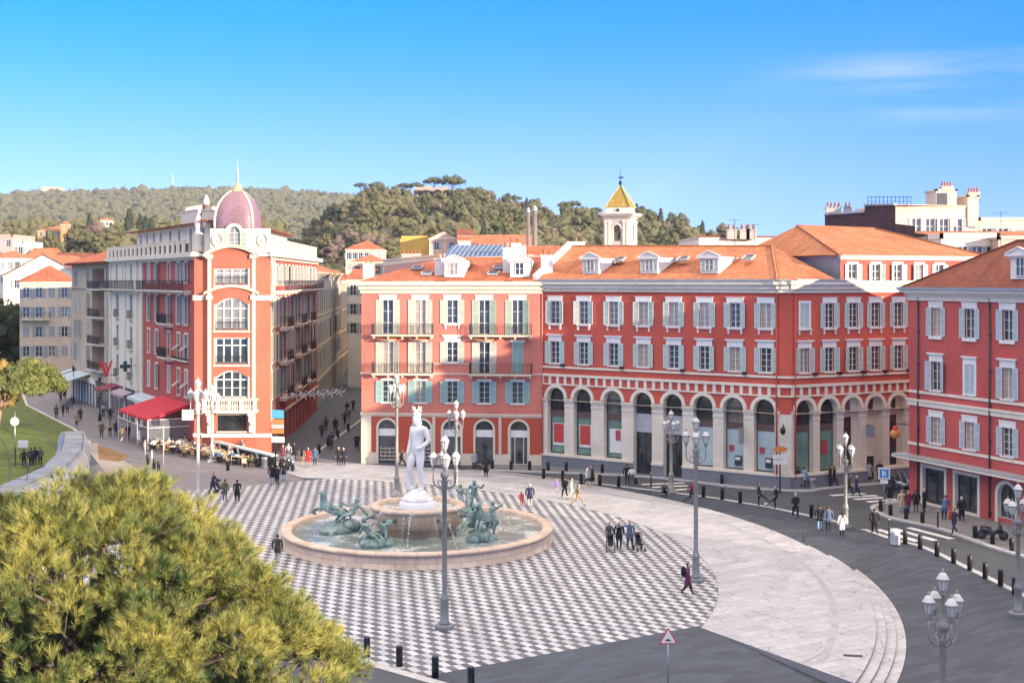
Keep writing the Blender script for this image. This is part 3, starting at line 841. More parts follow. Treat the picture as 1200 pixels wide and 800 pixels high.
        if not side and i < 2:
            b = MB(); b.box(-.62,.62,.50,.56,.75,2.75,0); part('poster', b, [M['white']], o)
            b = MB(); b.box(-.52,.52,.46,.499,1.0,2.7,0); part('poster', b, [posters['redp']], o)
        elif not side and i == 2:
            b = MB(); b.box(-.6,.62,.50,.56,.5,2.6,0); part('poster', b, [M['white']], o)
            b = MB(); b.box(.02,.5,.46,.499,1.6,2.5,0); part('poster', b, [posters['mag']], o)
        elif not side and i >= 6:
            b = MB(); b.box(-.1,.5,.42,.58,.35,1.15,0); b.box(-.02,.42,.38,.419,.8,1.05,1); part('cash_machine', b, [M['framedark'], M['white']], o)
            b = MB(); b.box(-.62,-.22,.50,.56,1.5,2.0,0); part('poster', b, [posters['mag']], o)
        elif side and i == 1:
            b = MB(); b.box(-.35,.3,.50,.56,1.4,2.5,0); part('poster', b, [posters['mag']], o)
colsA = [FA.u(x) for x in (650.5, 684, 719, 754, 789.5, 825.5, 861.5, 897.5)]
archA = [FA.u(x) for x in (651.5, 682.5, 718, 753, 788.5, 824, 859.5, 895.5)]
colsA[0] = max(colsA[0], 1.1); archA[0] = max(archA[0], 1.25)
colsS = [FS.u(x) for x in (942.8, 972, 1000, 1026, 1053)]
archS = [FS.u(x) for x in (943, 971, 998.6, 1025.5, 1052)]
arcade(FA, colsA, archA, 0, 0)
arcade(FS, colsS, archS, 0, 0, True)
# the narrow cut corner between the two fronts
b = MB(); wall(b, 0, FC.L, 6.1, 16.0, []); FC.add('wall', b, [M['red']])
b = MB(); wall(b, 0, FC.L, -.6, 6.1, []); FC.add('pier_wall', b, [M['stonecream']])
b = MB(); b.box(0, FC.L, -.12, .003, -.6, 1.05, 0); FC.add('plinth', b, [M['plinth']])
facade_trim(FC, 'string_course', [(9.02, 9.20, .12)], [M['ivory']])
facade_trim(FC, 'frieze', [(8.28, 8.50, .16), (7.5, 7.62, .11)], [M['ivory']])
facade_trim(FC, 'cornice', PCORN, [M['ivory']])
for F, u in ((FA, FA.L-.25), (FS, .3), (FA, .12)): drainpipe(F, u, .9, 15.95, M['red'] if F is not FA or u > 1 else M['pink'])
b = MB(); b.tube([(.35,-.1,5.1),(.35,-.6,5.35),(.35,-.9,5.2)], .035, 6); b.lathe([(.05,4.55),(.2,4.7),(.22,5.0),(.1,5.2)], (.35,-.9,0), 8)
FC.add('wall_lantern', b, [M['black']])
# ---- roof over the front: one slope up to the ridge, a hip at the corner
EZ = 16.96
def inw(F, u, y, z): return F.W(u, y, z)
nA = (-FA.n[0], -FA.n[1])
e0 = FA.W(-.1, -.62, EZ); e1 = FA.W(FA.L+.1, -.62, EZ); e2 = FS.W(.1, -.62, EZ); 
ridge_r = P(905, 288.5, 116.0); ridge_l = P(671, 288.5, 126.5)
hz = P(979, 327, 108.5)
b = MB()
b.face((e0, e1, ridge_r, ridge_l), 0)
b.face((e1, e2, hz, ridge_r), 0)
b.face((ridge_l, ridge_r, (ridge_r[0]+5, ridge_r[1]+9, EZ), (ridge_l[0]+4, ridge_l[1]+9, EZ)), 0)
pal.world('roof', b, [M['tile']])
b = MB(); b.bar(e1, ridge_r, .3, .2); b.bar(ridge_l, ridge_r, .34, .22)
pal.world('ridge_capping', b, [tiles('ridge_tiles', (.46,.19,.10), (.40,.16,.08))])
b = MB(); b.bar((e0[0]-.2,e0[1]+.3,EZ+.25), (ridge_l[0]-.3, ridge_l[1], ridge_l[2]+.15), .4, .5); pal.world('party_wall_coping', b, [M['white']])
b = MB()
for F in (FA, FC, FS):
    p = F.W(0 if F is not FA else .0, -.60, 17.0); q = F.W(F.L if F is not FS else F.u(1000), -.60, 17.0); b.bar(p, q, .16, .14)
pal.world('gutter', b, [M['lead']])
SL = (ridge_l[2]-EZ)/8.4
for px in (684, 753, 824):
    u = FA.u(px); dormer(pal, FA, u, EZ+.45*1.0+.15, 1.2, M, 1.45, 1.65, .375, style('aqua'))
def skylight(px, py, Yg, F, w=.9, h=1.0):
    u, _ = F.uz(px, py)
    # height on the slope at this picture row
    lo, hi = 0.0, 8.0
    for _ in range(30):
        y = (lo+hi)/2; W = F.W(u, y, 0); kk = (px-CX)/FPX
        uu = u
        z = EZ + (y+.62)*SL; row = HY - (z-CAMZ)*FPX/W[1]
        if row > py: lo = y
        else: hi = y
    # slide along the wall so that the column matches as well
    W = F.W(u, y, 0); u2 = u + ((px-CX)/FPX*W[1]-W[0])/F.d[0]
    b = MB(); s = math.hypot(1, SL); dy, dz = h/s, h*SL/s
    b.grid([[(-w/2,0,.02),(w/2,0,.02)],[(-w/2,dy,.02+dz),(w/2,dy,.02+dz)]], 1, False, False)
    for a, c in (((-w/2,0,.03),(w/2,0,.03)), ((w/2,0,.03),(w/2,dy,dz+.03)), ((w/2,dy,dz+.03),(-w/2,dy,dz+.03)), ((-w/2,dy,dz+.03),(-w/2,0,.03))): b.bar(a, c, .1, .16)
    F.add('skylight', b, [M['lead'], M['glassdark']], u2, y, z+.06)
for px, py in ((724, 307), (799, 306.5), (877, 305)): skylight(px, py, 0, FA)
# ---- the higher block with the hipped roof behind the corner
B0 = P(985, 400, 109.3)[:2]; B1 = (B0[0]+S1[0]-S0[0]+3, B0[1]+S1[1]-S0[1]+1.6)
FB = pal.facade(B0, B1)
bw = [FB.u(x) for x in (999, 1026.5, 1052, 1077, 1101)]
b = MB(); wall(b, 0, FB.L, 15.5, 18.75, [(u-.45, u+.45, 16.55, 18.35) for u in bw if u < FB.L-.6], .2); FB.add('wall', b, [M['red']])
for u in bw:
    if u < FB.L-.6: place_window(FB, u, 16.55, .9, 1.8, style('aqua'), False, 'half', 3, 2, 'frame', None, sw=.45, jit=30)
b = MB(); b.face([(*FB.W(0, y, 15.5)[:2], z) for y, z in ((0,15.5),(0,19.05),(14.4,19.05),(14.4,15.5))]); pal.world('gable_wall', b, [M['zinc']])
facade_trim(FB, 'cornice', [(18.72, 18.9, .15), (18.9, 19.1, .38)], [M['ivory']])
ex = .45
c = [FB.W(-ex, -ex, 19.1), FB.W(FB.L+ex, -ex, 19.1), FB.W(FB.L+ex, 14.5, 19.1), FB.W(-ex, 14.5, 19.1)]
r0 = P(934.5, 264.5, 121.0); r1 = P(1024, 268, 124.5)
b = MB(); b.face((c[0], c[1], r1, r0)); b.face((c[1], c[2], r1)); b.face((c[2], c[3], r0, r1)); b.face((c[3], c[0], r0))
pal.world('upper_roof', b, [tiles('orange_clay_tiles', (.64,.25,.115), (.52,.185,.082))])
b = MB(); b.bar(c[0], r0, .3, .2); b.bar(r0, r1, .3, .2); b.bar(c[1], r1, .3, .2); pal.world('ridge_capping', b, [MC['ridge_tiles']])
# ------------------------------------------------------------------ the salmon-pink house beside it
K0, K1_ = P(423.5, 400, 120.3)[:2], P(634.6, 400, 118.4)[:2]
pk = Bld('salmon_house', 'salmon pink house with two rows of iron balconies and small arched shopfronts', ((K0[0]+K1_[0])/2, K0[1]+4, 0))
FP = pk.facade(K0, K1_)
cx5 = [454.5, 492.5, 530, 567.5, 606.5]; cu = [FP.u(x) for x in cx5]
zr = FP.z
rows = [(zr(530,379)+.0, zr(530,351.5)), (zr(530,424.5), zr(530,400.5)), (zr(530,472), zr(530,446.5))]
wd = 1.02
door_rows = {0: (0, 1, 3, 4), 1: (0, 1, 3, 4)}
ops = []
for r, (z0, z1) in enumerate(rows):
    for i, u in enumerate(cu):
        zz = z0 - (1.0 if i in door_rows.get(r, ()) else 0)
        ops.append((u-wd/2, u+wd/2, zz, z1))
zg = FP.z(530, 484)
b = MB(); wall(b, 0, FP.L, zg, 16.0, ops, .2); FP.add('wall', b, [M['pink']])
acx = [453.5, 494.5, 529.5, 567.5, 608]; au = [FP.u(x) for x in acx]; aw2 = 1.62
at = FP.z(530, 492.5)
b = MB(); wall(b, 0, FP.L, 1.05, zg, [(u-aw2/2, u+aw2/2, 1.05, at, True, .3) for u in au], .3, 0, 1); FP.add('ground_floor_wall', b, [M['brick'], M['cream']])
lim = [0.0] + [x for u in au for x in (u-aw2/2, u+aw2/2)] + [FP.L]
for k in range(0, len(lim), 2):
    b = MB(); b.box(lim[k], lim[k+1], -.05, .3, -.5, 1.05, 0); FP.add('dado', b, [M['cream']])
b = MB(); b.box(0, FP.L, .0, .3, -.5, .05, 0); FP.add('threshold', b, [M['plinth']])
b = MB(); b.box(0, .95, -.10, .003, 1.05, zg, 0); FP.add('corner_pilaster', b, [M['cream']])
for px in (508.5, 586): 
    b = MB(); b.box(-.14,.14,-.08,.003,1.05,zg-.3,0); FP.add('pilaster', b, [M['peach']], FP.u(px))
for u in au:
    b = MB(); arch_band(b, u-aw2/2, u+aw2/2, at-aw2/2, .2, -.07, .003)
    for s in (-1, 1): b.box(u+s*aw2/2, u+s*(aw2/2+.2), -.07, .003, 1.053, at-aw2/2, 0)
    FP.add('archivolt', b, [M['cream']])
facade_trim(FP, 'string_course', [(zg-.22, zg, .12), (zg-.36, zg-.22, .06)], [M['peach']])
z2 = FP.z(530, 439); facade_trim(FP, 'string_course', [(z2, z2+.2, .08)], [M['rose']])
z3 = FP.z(530, 427); facade_trim(FP, 'string_course', [(z3, z3+.14, .05)], [M['rose']], cu[1]+1.3, cu[3]-1.3)
facade_trim(FP, 'cornice', [(15.75, 16.1, .12), (16.1, 16.5, .30), (16.5, 16.85, .55)], [M['cream']])
stI, stT = style('ivoryleaf', 'white', 'glasswarm'), style('teal', 'white', 'glass', 'framegrn')
for r, (z0, z1) in enumerate(rows):
    for i, u in enumerate(cu):
        dr = i in door_rows.get(r, ()); zz = z0 - (1.0 if dr else 0)
        lint = 'plain' if r == 0 else ('cap' if i == 2 and r == 1 else ('small' if r == 1 else 'small'))
        closed = r == 1 and i == 4
        place_window(FP, u, zz, wd, z1-zz, stT if r == 2 or (closed) else (stI if i < 3 or r == 1 else style('palegreen', 'white', 'glasswarm')), False, 'closed' if closed else 'open', 4 if r == 2 else 3, 2, lint,
                     None if dr else ('corbel' if r == 0 else 'plain'), name='window', sw=.6)
zb0, zb1 = rows[0][0]-1.0, rows[1][0]-1.0
for z in (zb0, zb1):
    balcony(FP, cu[0]-1.35, cu[1]+1.25, z-.02, [M['cream'], M['irongrey']], .85, 1.0, step=.15)
    balcony(FP, cu[3]-1.3, cu[4]+1.35, z-.02, [M['cream'], M['irongrey'] if z == zb0 else M['black']], .85, 1.0, step=.15)
for i, u in enumerate(au):
    b = MB(); w, zs = aw2, at-aw2/2; y = .26
    pts = arch_pts(-w/2, w/2, zs, 14)
    b.face([(-w/2,y,zs-.1),(w/2,y,zs-.1)]+[(p[0],y,p[1]) for p in reversed(pts)], 0)
    b.box(-w/2, w/2, y-.05, y+.1, zs-.75, zs-.1, 1)
    b.quad((-w/2,y,.0),(w/2,y,.0),(w/2,y,zs-.75),(-w/2,y,zs-.75), 0)
    for s in (-1, 1): b.box(s*w/2, s*(w/2-.06), y-.04, y+.03, .0, zs, 2)
    if i == 4:
        for x in (-.42, .38): b.box(x, x+.06, y-.05, y+.02, 0, zs-.75, 1)
        b.box(-w/2, w/2, y-.05, y+.02, .0, .1, 1)
    if i == 3:
        for k in range(6): b.box(-w/2+.06, w/2-.06, y-.06, y-.04, zs-.05+k*.13, zs+.0+k*.13, 2)
    o = FP.add('shop_window' if i != 4 else 'shop_door', b, [M['shopglass'], M['white'], M['framedark'] if i != 4 else M['white']], u, 0, .06)
    if i in (0, 1):
        for k in range(4):
            b = MB(); b.box(-w/2+.1, w/2-.1, y-.2, y-.02, .3+k*.34, .34+k*.34, 0)
            for q in range(7): b.box(-w/2+.16+q*.2, -w/2+.28+q*.2, y-.16, y-.04, .343+k*.34, .343+k*.34+random.uniform(.08,.2), 1+q % 2)
            part('display_shelf', b, [M['white'], plain('display_goods', (.45,.28,.2), .6), plain('display_goods_dark', (.1,.12,.12), .6)], o)
# awning frames folded above the middle balcony doors
b = MB()
for u0, u1 in ((cu[0]-.9, cu[0]+.9), (cu[1]-.9, cu[1]+.9), (cu[3]-.9, cu[3]+.9), (cu[4]-.9, cu[4]+.7)):
    pass
for i in (0, 1, 3):
    b = MB(); u = cu[i]; z = rows[1][1]+.42
    b.quad((-.95,0,z),(.95,0,z),(.95,-.75,z-.22),(-.95,-.75,z-.22), 0); b.tube([(-.95,-.75,z-.22),(.95,-.75,z-.22)], .04, 6, 0)
    for s in (-.9, .9): b.bar((s,0,z-.5),(s,-.72,z-.24), .03)
    FP.add('awning', b, [plain('orange_awning_cloth', (.60,.26,.12), .8)], u)
# roof
e0 = FP.W(-.1, -.58, 16.9); e1 = FP.W(FP.L, -.58, 16.9)
rl = P(519, 302, 128.5); rr = P(634, 301, 128.0)
b = MB(); b.face((e0, e1, (e1[0]+1.0, rr[1], rr[2]), rl)); b.face((e0, rl, (rl[0]-1.5, rl[1]+10, 17.0), (e0[0], e0[1]+20, 16.9)))
pk.world('roof', b, [M['tilered']])
b = MB(); p0, p1, p2, p3 = rl, (rr[0]-3.0, rr[1], rr[2]+.1), P(607, 287, 136), P(530, 287.5, 136)
b.quad(p0, p1, p2, p3)
for k in range(1, 14):
    a = Vector(p0).lerp(Vector(p1), k/14); c2 = Vector(p3).lerp(Vector(p2), k/14); b.bar(a+Vector((0,0,.05)), c2+Vector((0,0,.05)), .12, .12, 1)
pk.world('glass_roof', b, [plain('blue_skylight_glass', (.12,.17,.21), .15, 0, .3, .4), M['zinc']])
fl = [FP.W(0,.0,-.5), FP.W(0,20,-.5), FP.W(0,20,16.5), FP.W(0,0,16.5)]
b = MB(); b.quad(fl[1], fl[0], fl[3], fl[2]); pk.world('side_wall', b, [M['pink']])
EZ_, SL_ = EZ, SL
SL = (rl[2]-16.9)/(rl[1]-120+.6)
for px in (530.5, 608):
    dormer(pk, FP, FP.u(px), 17.25, .7, M, 1.6, 1.75, .3, style('ivoryleaf'), shutters=False)
EZ = 16.9
for px, py in ((499, 322.5), (488, 316), (577, 322.5), (584, 315.5)): skylight(px, py, 0, FP, .95, 1.1)
EZ, SL = EZ_, SL_
for px, py, Y, w, h in ((516, 318, 121.5, 1.0, 2.3), (595, 318, 121.8, .9, 3.3), (603, 296, 128, 1.2, 2.0), (641, 322, 120.0, 1.1, 2.9)):
    q = P(px, py, Y); o = part('chimney', chimney_mesh(w, .8, h, [M['white'], M['clay']], 2), None, pk.root, (q[0]-pk.base[0], q[1]-pk.base[1], q[2]-1.2))
# ------------------------------------------------------------------ the crimson corner house
R0, R1 = P(1065.5, 400, 99.6)[:2], P(1161, 400, 91.3)[:2]
dd = Vector((R1[0]-R0[0], R1[1]-R0[1])).normalized()
R2 = (R0[0]+dd.x*27, R0[1]+dd.y*27)
rt = Bld('crimson_house', 'crimson corner house with grey-blue shutters, grey canopy ledge and two big shop windows', (R0[0]+7, R0[1]-4, 0))
FR = rt.facade(R0, R2)
cr = [FR.u(x) for x in (1097, 1136.5, 1181)]; step = (cr[2]-cr[0])/2
cr += [cr[2]+step*1.25*(k+1) for k in range(5)]; cr = [u for u in cr if u < FR.L-1.2]
zz = lambda px, py: FR.z(px, py)
r1 = (zz(1097, 394), zz(1097, 360.5)); r2 = (zz(1097, 457.5), zz(1097, 423.5)); r3 = (zz(1097, 519.5), zz(1097, 488.5))
wr = 1.0
ops = [(u-wr/2, u+wr/2, a, c) for u in cr for a, c in (r1, r2, r3)]
zc = zz(1097, 539)
b = MB(); wall(b, 0, FR.L, zc, 15.6, ops, .2); FR.add('wall', b, [M['redr']])
shops = [(zz, FR.u(1080), FR.u(1109), zz(1095, 604)+.1, zz(1095, 549.5)), (zz, FR.u(1118), FR.u(1148), zz(1133, 603)+.2, zz(1133, 557))]
gops = [(s[1]+.18, s[2]-.18, max(.25, s[3]), s[4]) for s in shops]
ua = FR.u(1180); ga = zz(1180, 567)
gops2 = [(ua-.85, ua+.85, .5, ga, True)] + [(u-.85, u+.85, .5, ga, True) for u in cr[3:]]
b = MB(); wall(b, 0, FR.L, -.8, zc, [(*g, False, .35) for g in gops] + gops2, .3, 0, 1); FR.add('ground_floor_wall', b, [M['redr'], M['ivory']])
stR = style('bluegrey', 'white', 'glasswarm')
for i, u in enumerate(cr):
    place_window(FR, u, r1[0], wr, r1[1]-r1[0], stR, False, 'open', 3, 2, 'plain', 'thick', sw=.55)
    place_window(FR, u, r2[0], wr, r2[1]-r2[0], stR, False, 'closed' if i == 1 else 'open', 3, 2, 'framecap' if i == 1 else 'cap', 'plain', sw=.55)
    place_window(FR, u, r3[0], wr, r3[1]-r3[0], stR, False, 'open', 4, 2, 'plain', 'plain', sw=.55)
facade_trim(FR, 'cornice', [(15.45, 15.85, .14), (15.85, 16.05, .30), (16.05, 16.3, .6)], [M['ivory']])
za = zz(1097, 463); facade_trim(FR, 'string_course', [(za, za+.2, .08)], [M['ivory']])
za = zz(1097, 478); facade_trim(FR, 'string_course', [(za, za+.35, .10), (za+.35, za+.5, .18)], [M['ivory']])
za = zz(1097, 525.5); facade_trim(FR, 'string_course', [(za, za+.2, .08)], [M['ivory']])
b = MB(); b.box(-.7, FR.L, -1.1, .0, zc, zc+.14, 0); b.box(-.72, FR.L, -1.12, .0, zc-.12, zc-.003, 1); FR.add('canopy_ledge', b, [M['lead'], M['ivory']])
for (z_, a, c, z0, z1), gop in zip(shops, gops):
    b = MB(); w = gop[1]-gop[0]; h = gop[3]-gop[2]
    b.quad((-w/2,.3,0),(w/2,.3,0),(w/2,.3,h),(-w/2,.3,h), 0)
    for x in (-w/2, -.04, w/2-.08): b.box(x, x+.08, .24, .34, 0, h, 1)
    b.box(-w/2, w/2, .24, .34, h-.75, h-.68, 1); b.box(-w/2, w/2, .24, .34, 0, .1, 1)
    o = FR.add('shop_window', b, [M['shopglass'], M['framedark']], (gop[0]+gop[1])/2, 0, gop[2])
    b = MB()
    for s in (-1, 1): b.box(s*(w/2+.003), s*(w/2+.24), -.07, .003, -.24, h+.003, 0)
    b.box(-w/2-.24, w/2+.24, -.07, .003, h+.003, h+.24, 0); b.box(-w/2-.003, w/2+.003, -.07, .003, -.24, -.003, 0); part('surround', b, [M['ivory']], o)
    b = MB()
    for k in range(5):
        b.box(-w/2+.2, w/2-.2, .42, .6, .25+k*.42, .28+k*.42, 0)
        for q in range(6): b.box(-w/2+.3+q*.36, -w/2+.5+q*.36, .44, .58, .283+k*.42, .283+k*.42+random.uniform(.1,.3), 1)
    part('display_shelf', b, [M['white'], MC['display_goods']], o)
for g in gops2:
    u = (g[0]+g[1])/2; b = MB(); w = g[1]-g[0]; h = g[3]-g[2]; pts = arch_pts(-w/2, w/2, h-w/2, 14)
    b.face([(-w/2,.28,0),(w/2,.28,0)]+[(p[0],.28,p[1]) for p in reversed(pts)], 0)
    b.box(-.03, .03, .24, .3, 0, h-.1, 1); b.box(-w/2, w/2, .24, .3, h-w/2-.04, h-w/2+.04, 1)
    o = FR.add('shop_window', b, [M['shopglass'], M['framedark']], u, 0, g[2])
    b = MB(); arch_band(b, -w/2, w/2, h-w/2, .25, -.07, .003)
    for s in (-1, 1): b.box(s*w/2, s*(w/2+.25), -.07, .003, -.5, h-w/2, 0)
    part('surround', b, [M['ivory']], o)
for px in (1077, 1161, 1239): drainpipe(FR, FR.u(px), .3, 15.5, M['irongrey'], .065)
L0 = (R0[0]-dd.x*0+.3, R0[1]); nR = (-FR.n[0], -FR.n[1])
bk0 = (R0[0]+nR[0]*11, R0[1]+nR[1]*11); bk1 = (R2[0]+nR[0]*11, R2[1]+nR[1]*11)
b = MB()
for p, q in ((bk0, R0), (R2, bk1), (bk1, bk0)): b.quad((*p,-.5),(*q,-.5),(*q,16),(*p,16))
rt.world('rear_wall', b, [M['redr']])
b = MB(); w0, w1 = FR.W(.3, 11.01)[:2], FR.W(16, 11.01)[:2]; w2, w3 = FR.W(16, 21)[:2], FR.W(.3, 21)[:2]
b.prism([w0, w1, w2, w3], -.5, 17.8, 0, 1); rt.world('rear_wing', b, [M['redr'], M['lead']])  # unseen wing added to block sun from the arcade's side front
e = .6
c = [FR.W(-e,-e,16.3), FR.W(FR.L+e,-e,16.3), FR.W(FR.L+e,11+e,16.3), FR.W(-e,11+e,16.3)]
rr0, rr1 = FR.W(5.5,5.5,19.9), FR.W(FR.L-5.5,5.5,19.9)
b = MB(); hip(b, c, e, (rr0, rr1)); rt.world('roof', b, [M['tileold']])
b = MB(); b.bar(c[0], rr0, .3, .2); b.bar(rr0, rr1, .3, .2); rt.world('ridge_capping', b, [M['tileold']])
b = MB(); b.bar(FR.W(-e,-e-.05,16.36), FR.W(FR.L+e,-e-.05,16.36), .2, .18); rt.world('gutter', b, [M['zinc']])
for k, px in enumerate((1189, 1290)):
    dormer(rt, FR, FR.u(px), 17.05, .55, M, 1.75, 2.0, .62, style('bluegrey'), shutters=False)
# ------------------------------------------------------------------ the domed corner house
TY = 127.6
def tx(px): return (px-CX)*TY/FPX
def tz(py): return CAMZ-(py-HY)*TY/FPX
T0, T1 = (tx(243), TY), (tx(300), TY)                 # front of the tower bay
tw = Bld('domed_corner_house', 'orange-red corner house with a pink tiled dome and gold spire above its rounded bay', ((T0[0]+T1[0])/2, TY+6, 0))
FT = tw.facade(T0, T1)
FL = tw.facade(P(129, 400, 166)[:2], (tx(226.5), TY+1.6))            # wing along the left street, far end first
FRW = tw.facade((tx(317), TY+.2), P(371.5, 400, 168.5)[:2])           # wing along the old-town street
TL = FT.L; w3 = 3.25
zs3 = [(tz(466), tz(434), True), (tz(426), tz(395.5), False), (tz(386), tz(349), True), (tz(333), tz(314.5), False)]
ops = []
for z0, z1, ar in zs3: ops.append((TL/2-w3/2, TL/2+w3/2, z0, z1))
ops.append((TL/2-1.45, TL/2+1.45, tz(505), tz(486)))
b = MB(); wall(b, 0, TL, 0, tz(299), ops, .35); 
# segmental heads: fill the corners of the arched windows
FT.add('wall', b, [M['orange']])
ztop = tz(299)
def wide_window(F, u, z, w, h, seg, style_, ncol=4):
    """wide bay window with a flat arched head"""
    b = MB(); y = .25; rise = .75 if seg else 0
    n = 12
    def head(x): return h - rise*(2*x/w)**2
    pts = [(-w/2+w*k/n, head(-w/2+w*k/n)) for k in range(n+1)]
    b.face([(-w/2,y,0),(w/2,y,0)]+[(p[0],y,p[1]) for p in reversed(pts)], 1)
    if seg:
        for k in range(n):
            p, q = pts[k], pts[k+1]
            b.quad((p[0],-.002,p[1]),(q[0],-.002,q[1]),(q[0],-.002,h+.01),(p[0],-.002,h+.01), 2)
            b.quad((p[0],-.002,p[1]),(p[0],y,p[1]),(q[0],y,q[1]),(q[0],-.002,q[1]), 0)
    for k in range(n):
        p, q = pts[k], pts[k+1]
        b.quad((p[0],y-.08,p[1]-.14),(q[0],y-.08,q[1]-.14),(q[0],y-.08,q[1]),(p[0],y-.08,p[1]), 0)
    for k in range(ncol+1):
        x = -w/2+w*k/ncol; x = min(max(x, -w/2+.06), w/2-.06)
        b.box(x-.07, x+.07, y-.09, y+.02, 0, head(x)-.05, 0)
    zt = h*.66 if seg else h*.7
    b.box(-w/2, w/2, y-.085, y+.02, zt-.06, zt+.06, 0); b.box(-w/2, w/2, y-.09, y+.02, 0, .12, 0)
    if seg and h > 2.5: b.box(-w/2, w/2, y-.06, y+.02, zt*.55-.025, zt*.55+.025, 0)
    return F.add('bay_window', b, [style_['frame'], style_['glass'], M['orange']], u, 0, z)
sT = style('palegreen', 'ivory', 'glass')
for i, (z0, z1, ar) in enumerate(zs3):
    o = wide_window(FT, TL/2, z0, w3, z1-z0, ar, sT)
    b = MB()
    for s in (-1, 1): b.box(s*(w3/2), s*(w3/2+.13), -.07, .003, -.1, z1-z0-.6*ar, 0)
    b.box(-w3/2-.2, w3/2+.2, -.12, .003, -.28, -.1, 0)
    part('surround', b, [M['cream']], o)
    if i in (1, 2, 3):
        r = MB(); zr_ = .0
        for x in np.arange(-w3/2+.06, w3/2, .14): r.box(x-.012, x+.012, -.05, -.03, zr_, zr_+.72, 0)
        r.box(-w3/2, w3/2, -.06, -.02, zr_+.7, zr_+.76, 0); r.box(-w3/2, w3/2, -.06, -.02, zr_+.05, zr_+.1, 0)
        part('railing', r, [M['irongrey']], o)
# orange shutters and curved mouldings over the bay
def curve_mould(F, u, w, z, rise, mats, th=.34, proj=.3):
    b = MB(); n = 16; rows = []
    for k in range(n+1):
        x = -w/2+w*k/n; zz_ = z + rise*(1-(2*x/w)**2)
        rows.append([(x,-proj,zz_),(x,-proj,zz_+th*.55),(x,-proj*1.25,zz_+th*.6),(x,-proj*1.25,zz_+th),(x,.0,zz_+th),(x,.0,zz_)])
    b.grid(rows, 0, True, False, True); return F.add('curved_moulding', b, mats, u)
curve_mould(FT, TL/2, TL+.6, tz(345.5), .75, [M['cream']], .26, .25)
curve_mould(FT, TL/2, TL+.6, tz(301.5), .95, [M['cream']], .34, .4)
b = MB(); n = 16
for k in range(n):
    x0, x1 = -TL/2+TL*k/n, -TL/2+TL*(k+1)/n
    f = lambda x: tz(301.5)+.95*(1-(2*x/(TL+.6))**2)
    b.quad((x0,0,ztop),(x1,0,ztop),(x1,0,max(ztop,f(x1)+.2)),(x0,0,max(ztop,f(x0)+.2)))
FT.add('tympanum_wall', b, [M['orange']], TL/2)
for u in (.22, TL-.22):
    b = MB(); b.box(u-.17, u+.17, -.12, .003, 1.9, ztop, 0)
    b.box(u-.32, u+.32, -.2, .003, tz(351), tz(346), 0); b.box(u-.34, u+.34, -.3, .003, tz(303), tz(298), 0)
    FT.add('pilaster', b, [M['cream']])
# balustrade balcony on carved consoles, shop window under it
b = MB(); zb = tz(479.5); b.box(-.25, TL+.25, -1.15, .003, zb-.25, zb, 0); b.box(-.3, TL+.3, -1.2, .003, zb+.95, zb+1.1, 0)
for u in (-.1, 1.25, TL/2, TL-1.25, TL+.1): b.box(u-.16, u+.16, -1.15, -.85, zb, zb+.95, 0)
o = FT.add('stone_balcony', b, [M['ivory']])
for k in range(22):
    u = .15+(TL-.3)*k/21
    b = MB(); b.lathe([(.07,0),(.05,.1),(.09,.35),(.04,.7),(.07,.92)], (u,-1.0,zb+.01), 6, 0, True, False); part('baluster', b, [M['ivory']], o)
for u in (.35, TL-.35):
    b = MB(); b.box(u-.3, u+.3, -.9, .0, zb-.55, zb-.255, 0); b.box(u-.26, u+.26, -.6, .0, zb-1.2, zb-.55, 0); b.box(u-.28, u+.28, -.32, .0, tz(506), zb-1.2, 0); b.ball((u,-.42,zb-1.25), .28, 0, 8, 6)
    FT.add('console', b, [M['ivory']])
b = MB(); b.quad((-1.45,.3,0),(1.45,.3,0),(1.45,.3,tz(486)-tz(505)),(-1.45,.3,tz(486)-tz(505)), 0); b.box(-1.5,1.5,-.1,.2,tz(486)-tz(505),tz(486)-tz(505)+.22,1); b.box(-1.5,1.5,-.14,.1,-.14,-.003,1)
FT.add('shop_window', b, [M['glassdark'], M['ivory']], TL/2, 0, tz(505))
def lite(F, name, z0, z1, p, mt, u0=0, u1=None): return facade_trim(F, name, [(z0, z1, p)], [mt], u0, u1)
lite(FT, 'base_moulding', tz(512), tz(508), .16, M['white'], -.4)
# flanks between the bay and the wings
for q0, q1, nm in (((tx(226.5), TY+1.6), (tx(226.5), TY+.4), 0), ((tx(226.5), TY+.4), (tx(236.5), TY+.4), 1), ((tx(236.5), TY+.4), (tx(243), TY), 0), ((tx(300), TY), (tx(317), TY+.2), 1)):
    F = tw.facade(q0, q1); b = MB(); wall(b, 0, F.L, 0, tz(298), []); F.add('flank_wall', b, [M['orange']])
    facade_trim(F, 'cornice', [(tz(300.5), tz(297), .35)], [M['ivory']])
    if nm: facade_trim(F, 'capital', [(tz(352), tz(346), .14)], [M['ivory']]); facade_trim(F, 'base_moulding', [(tz(512), tz(508), .12)], [M['white']])
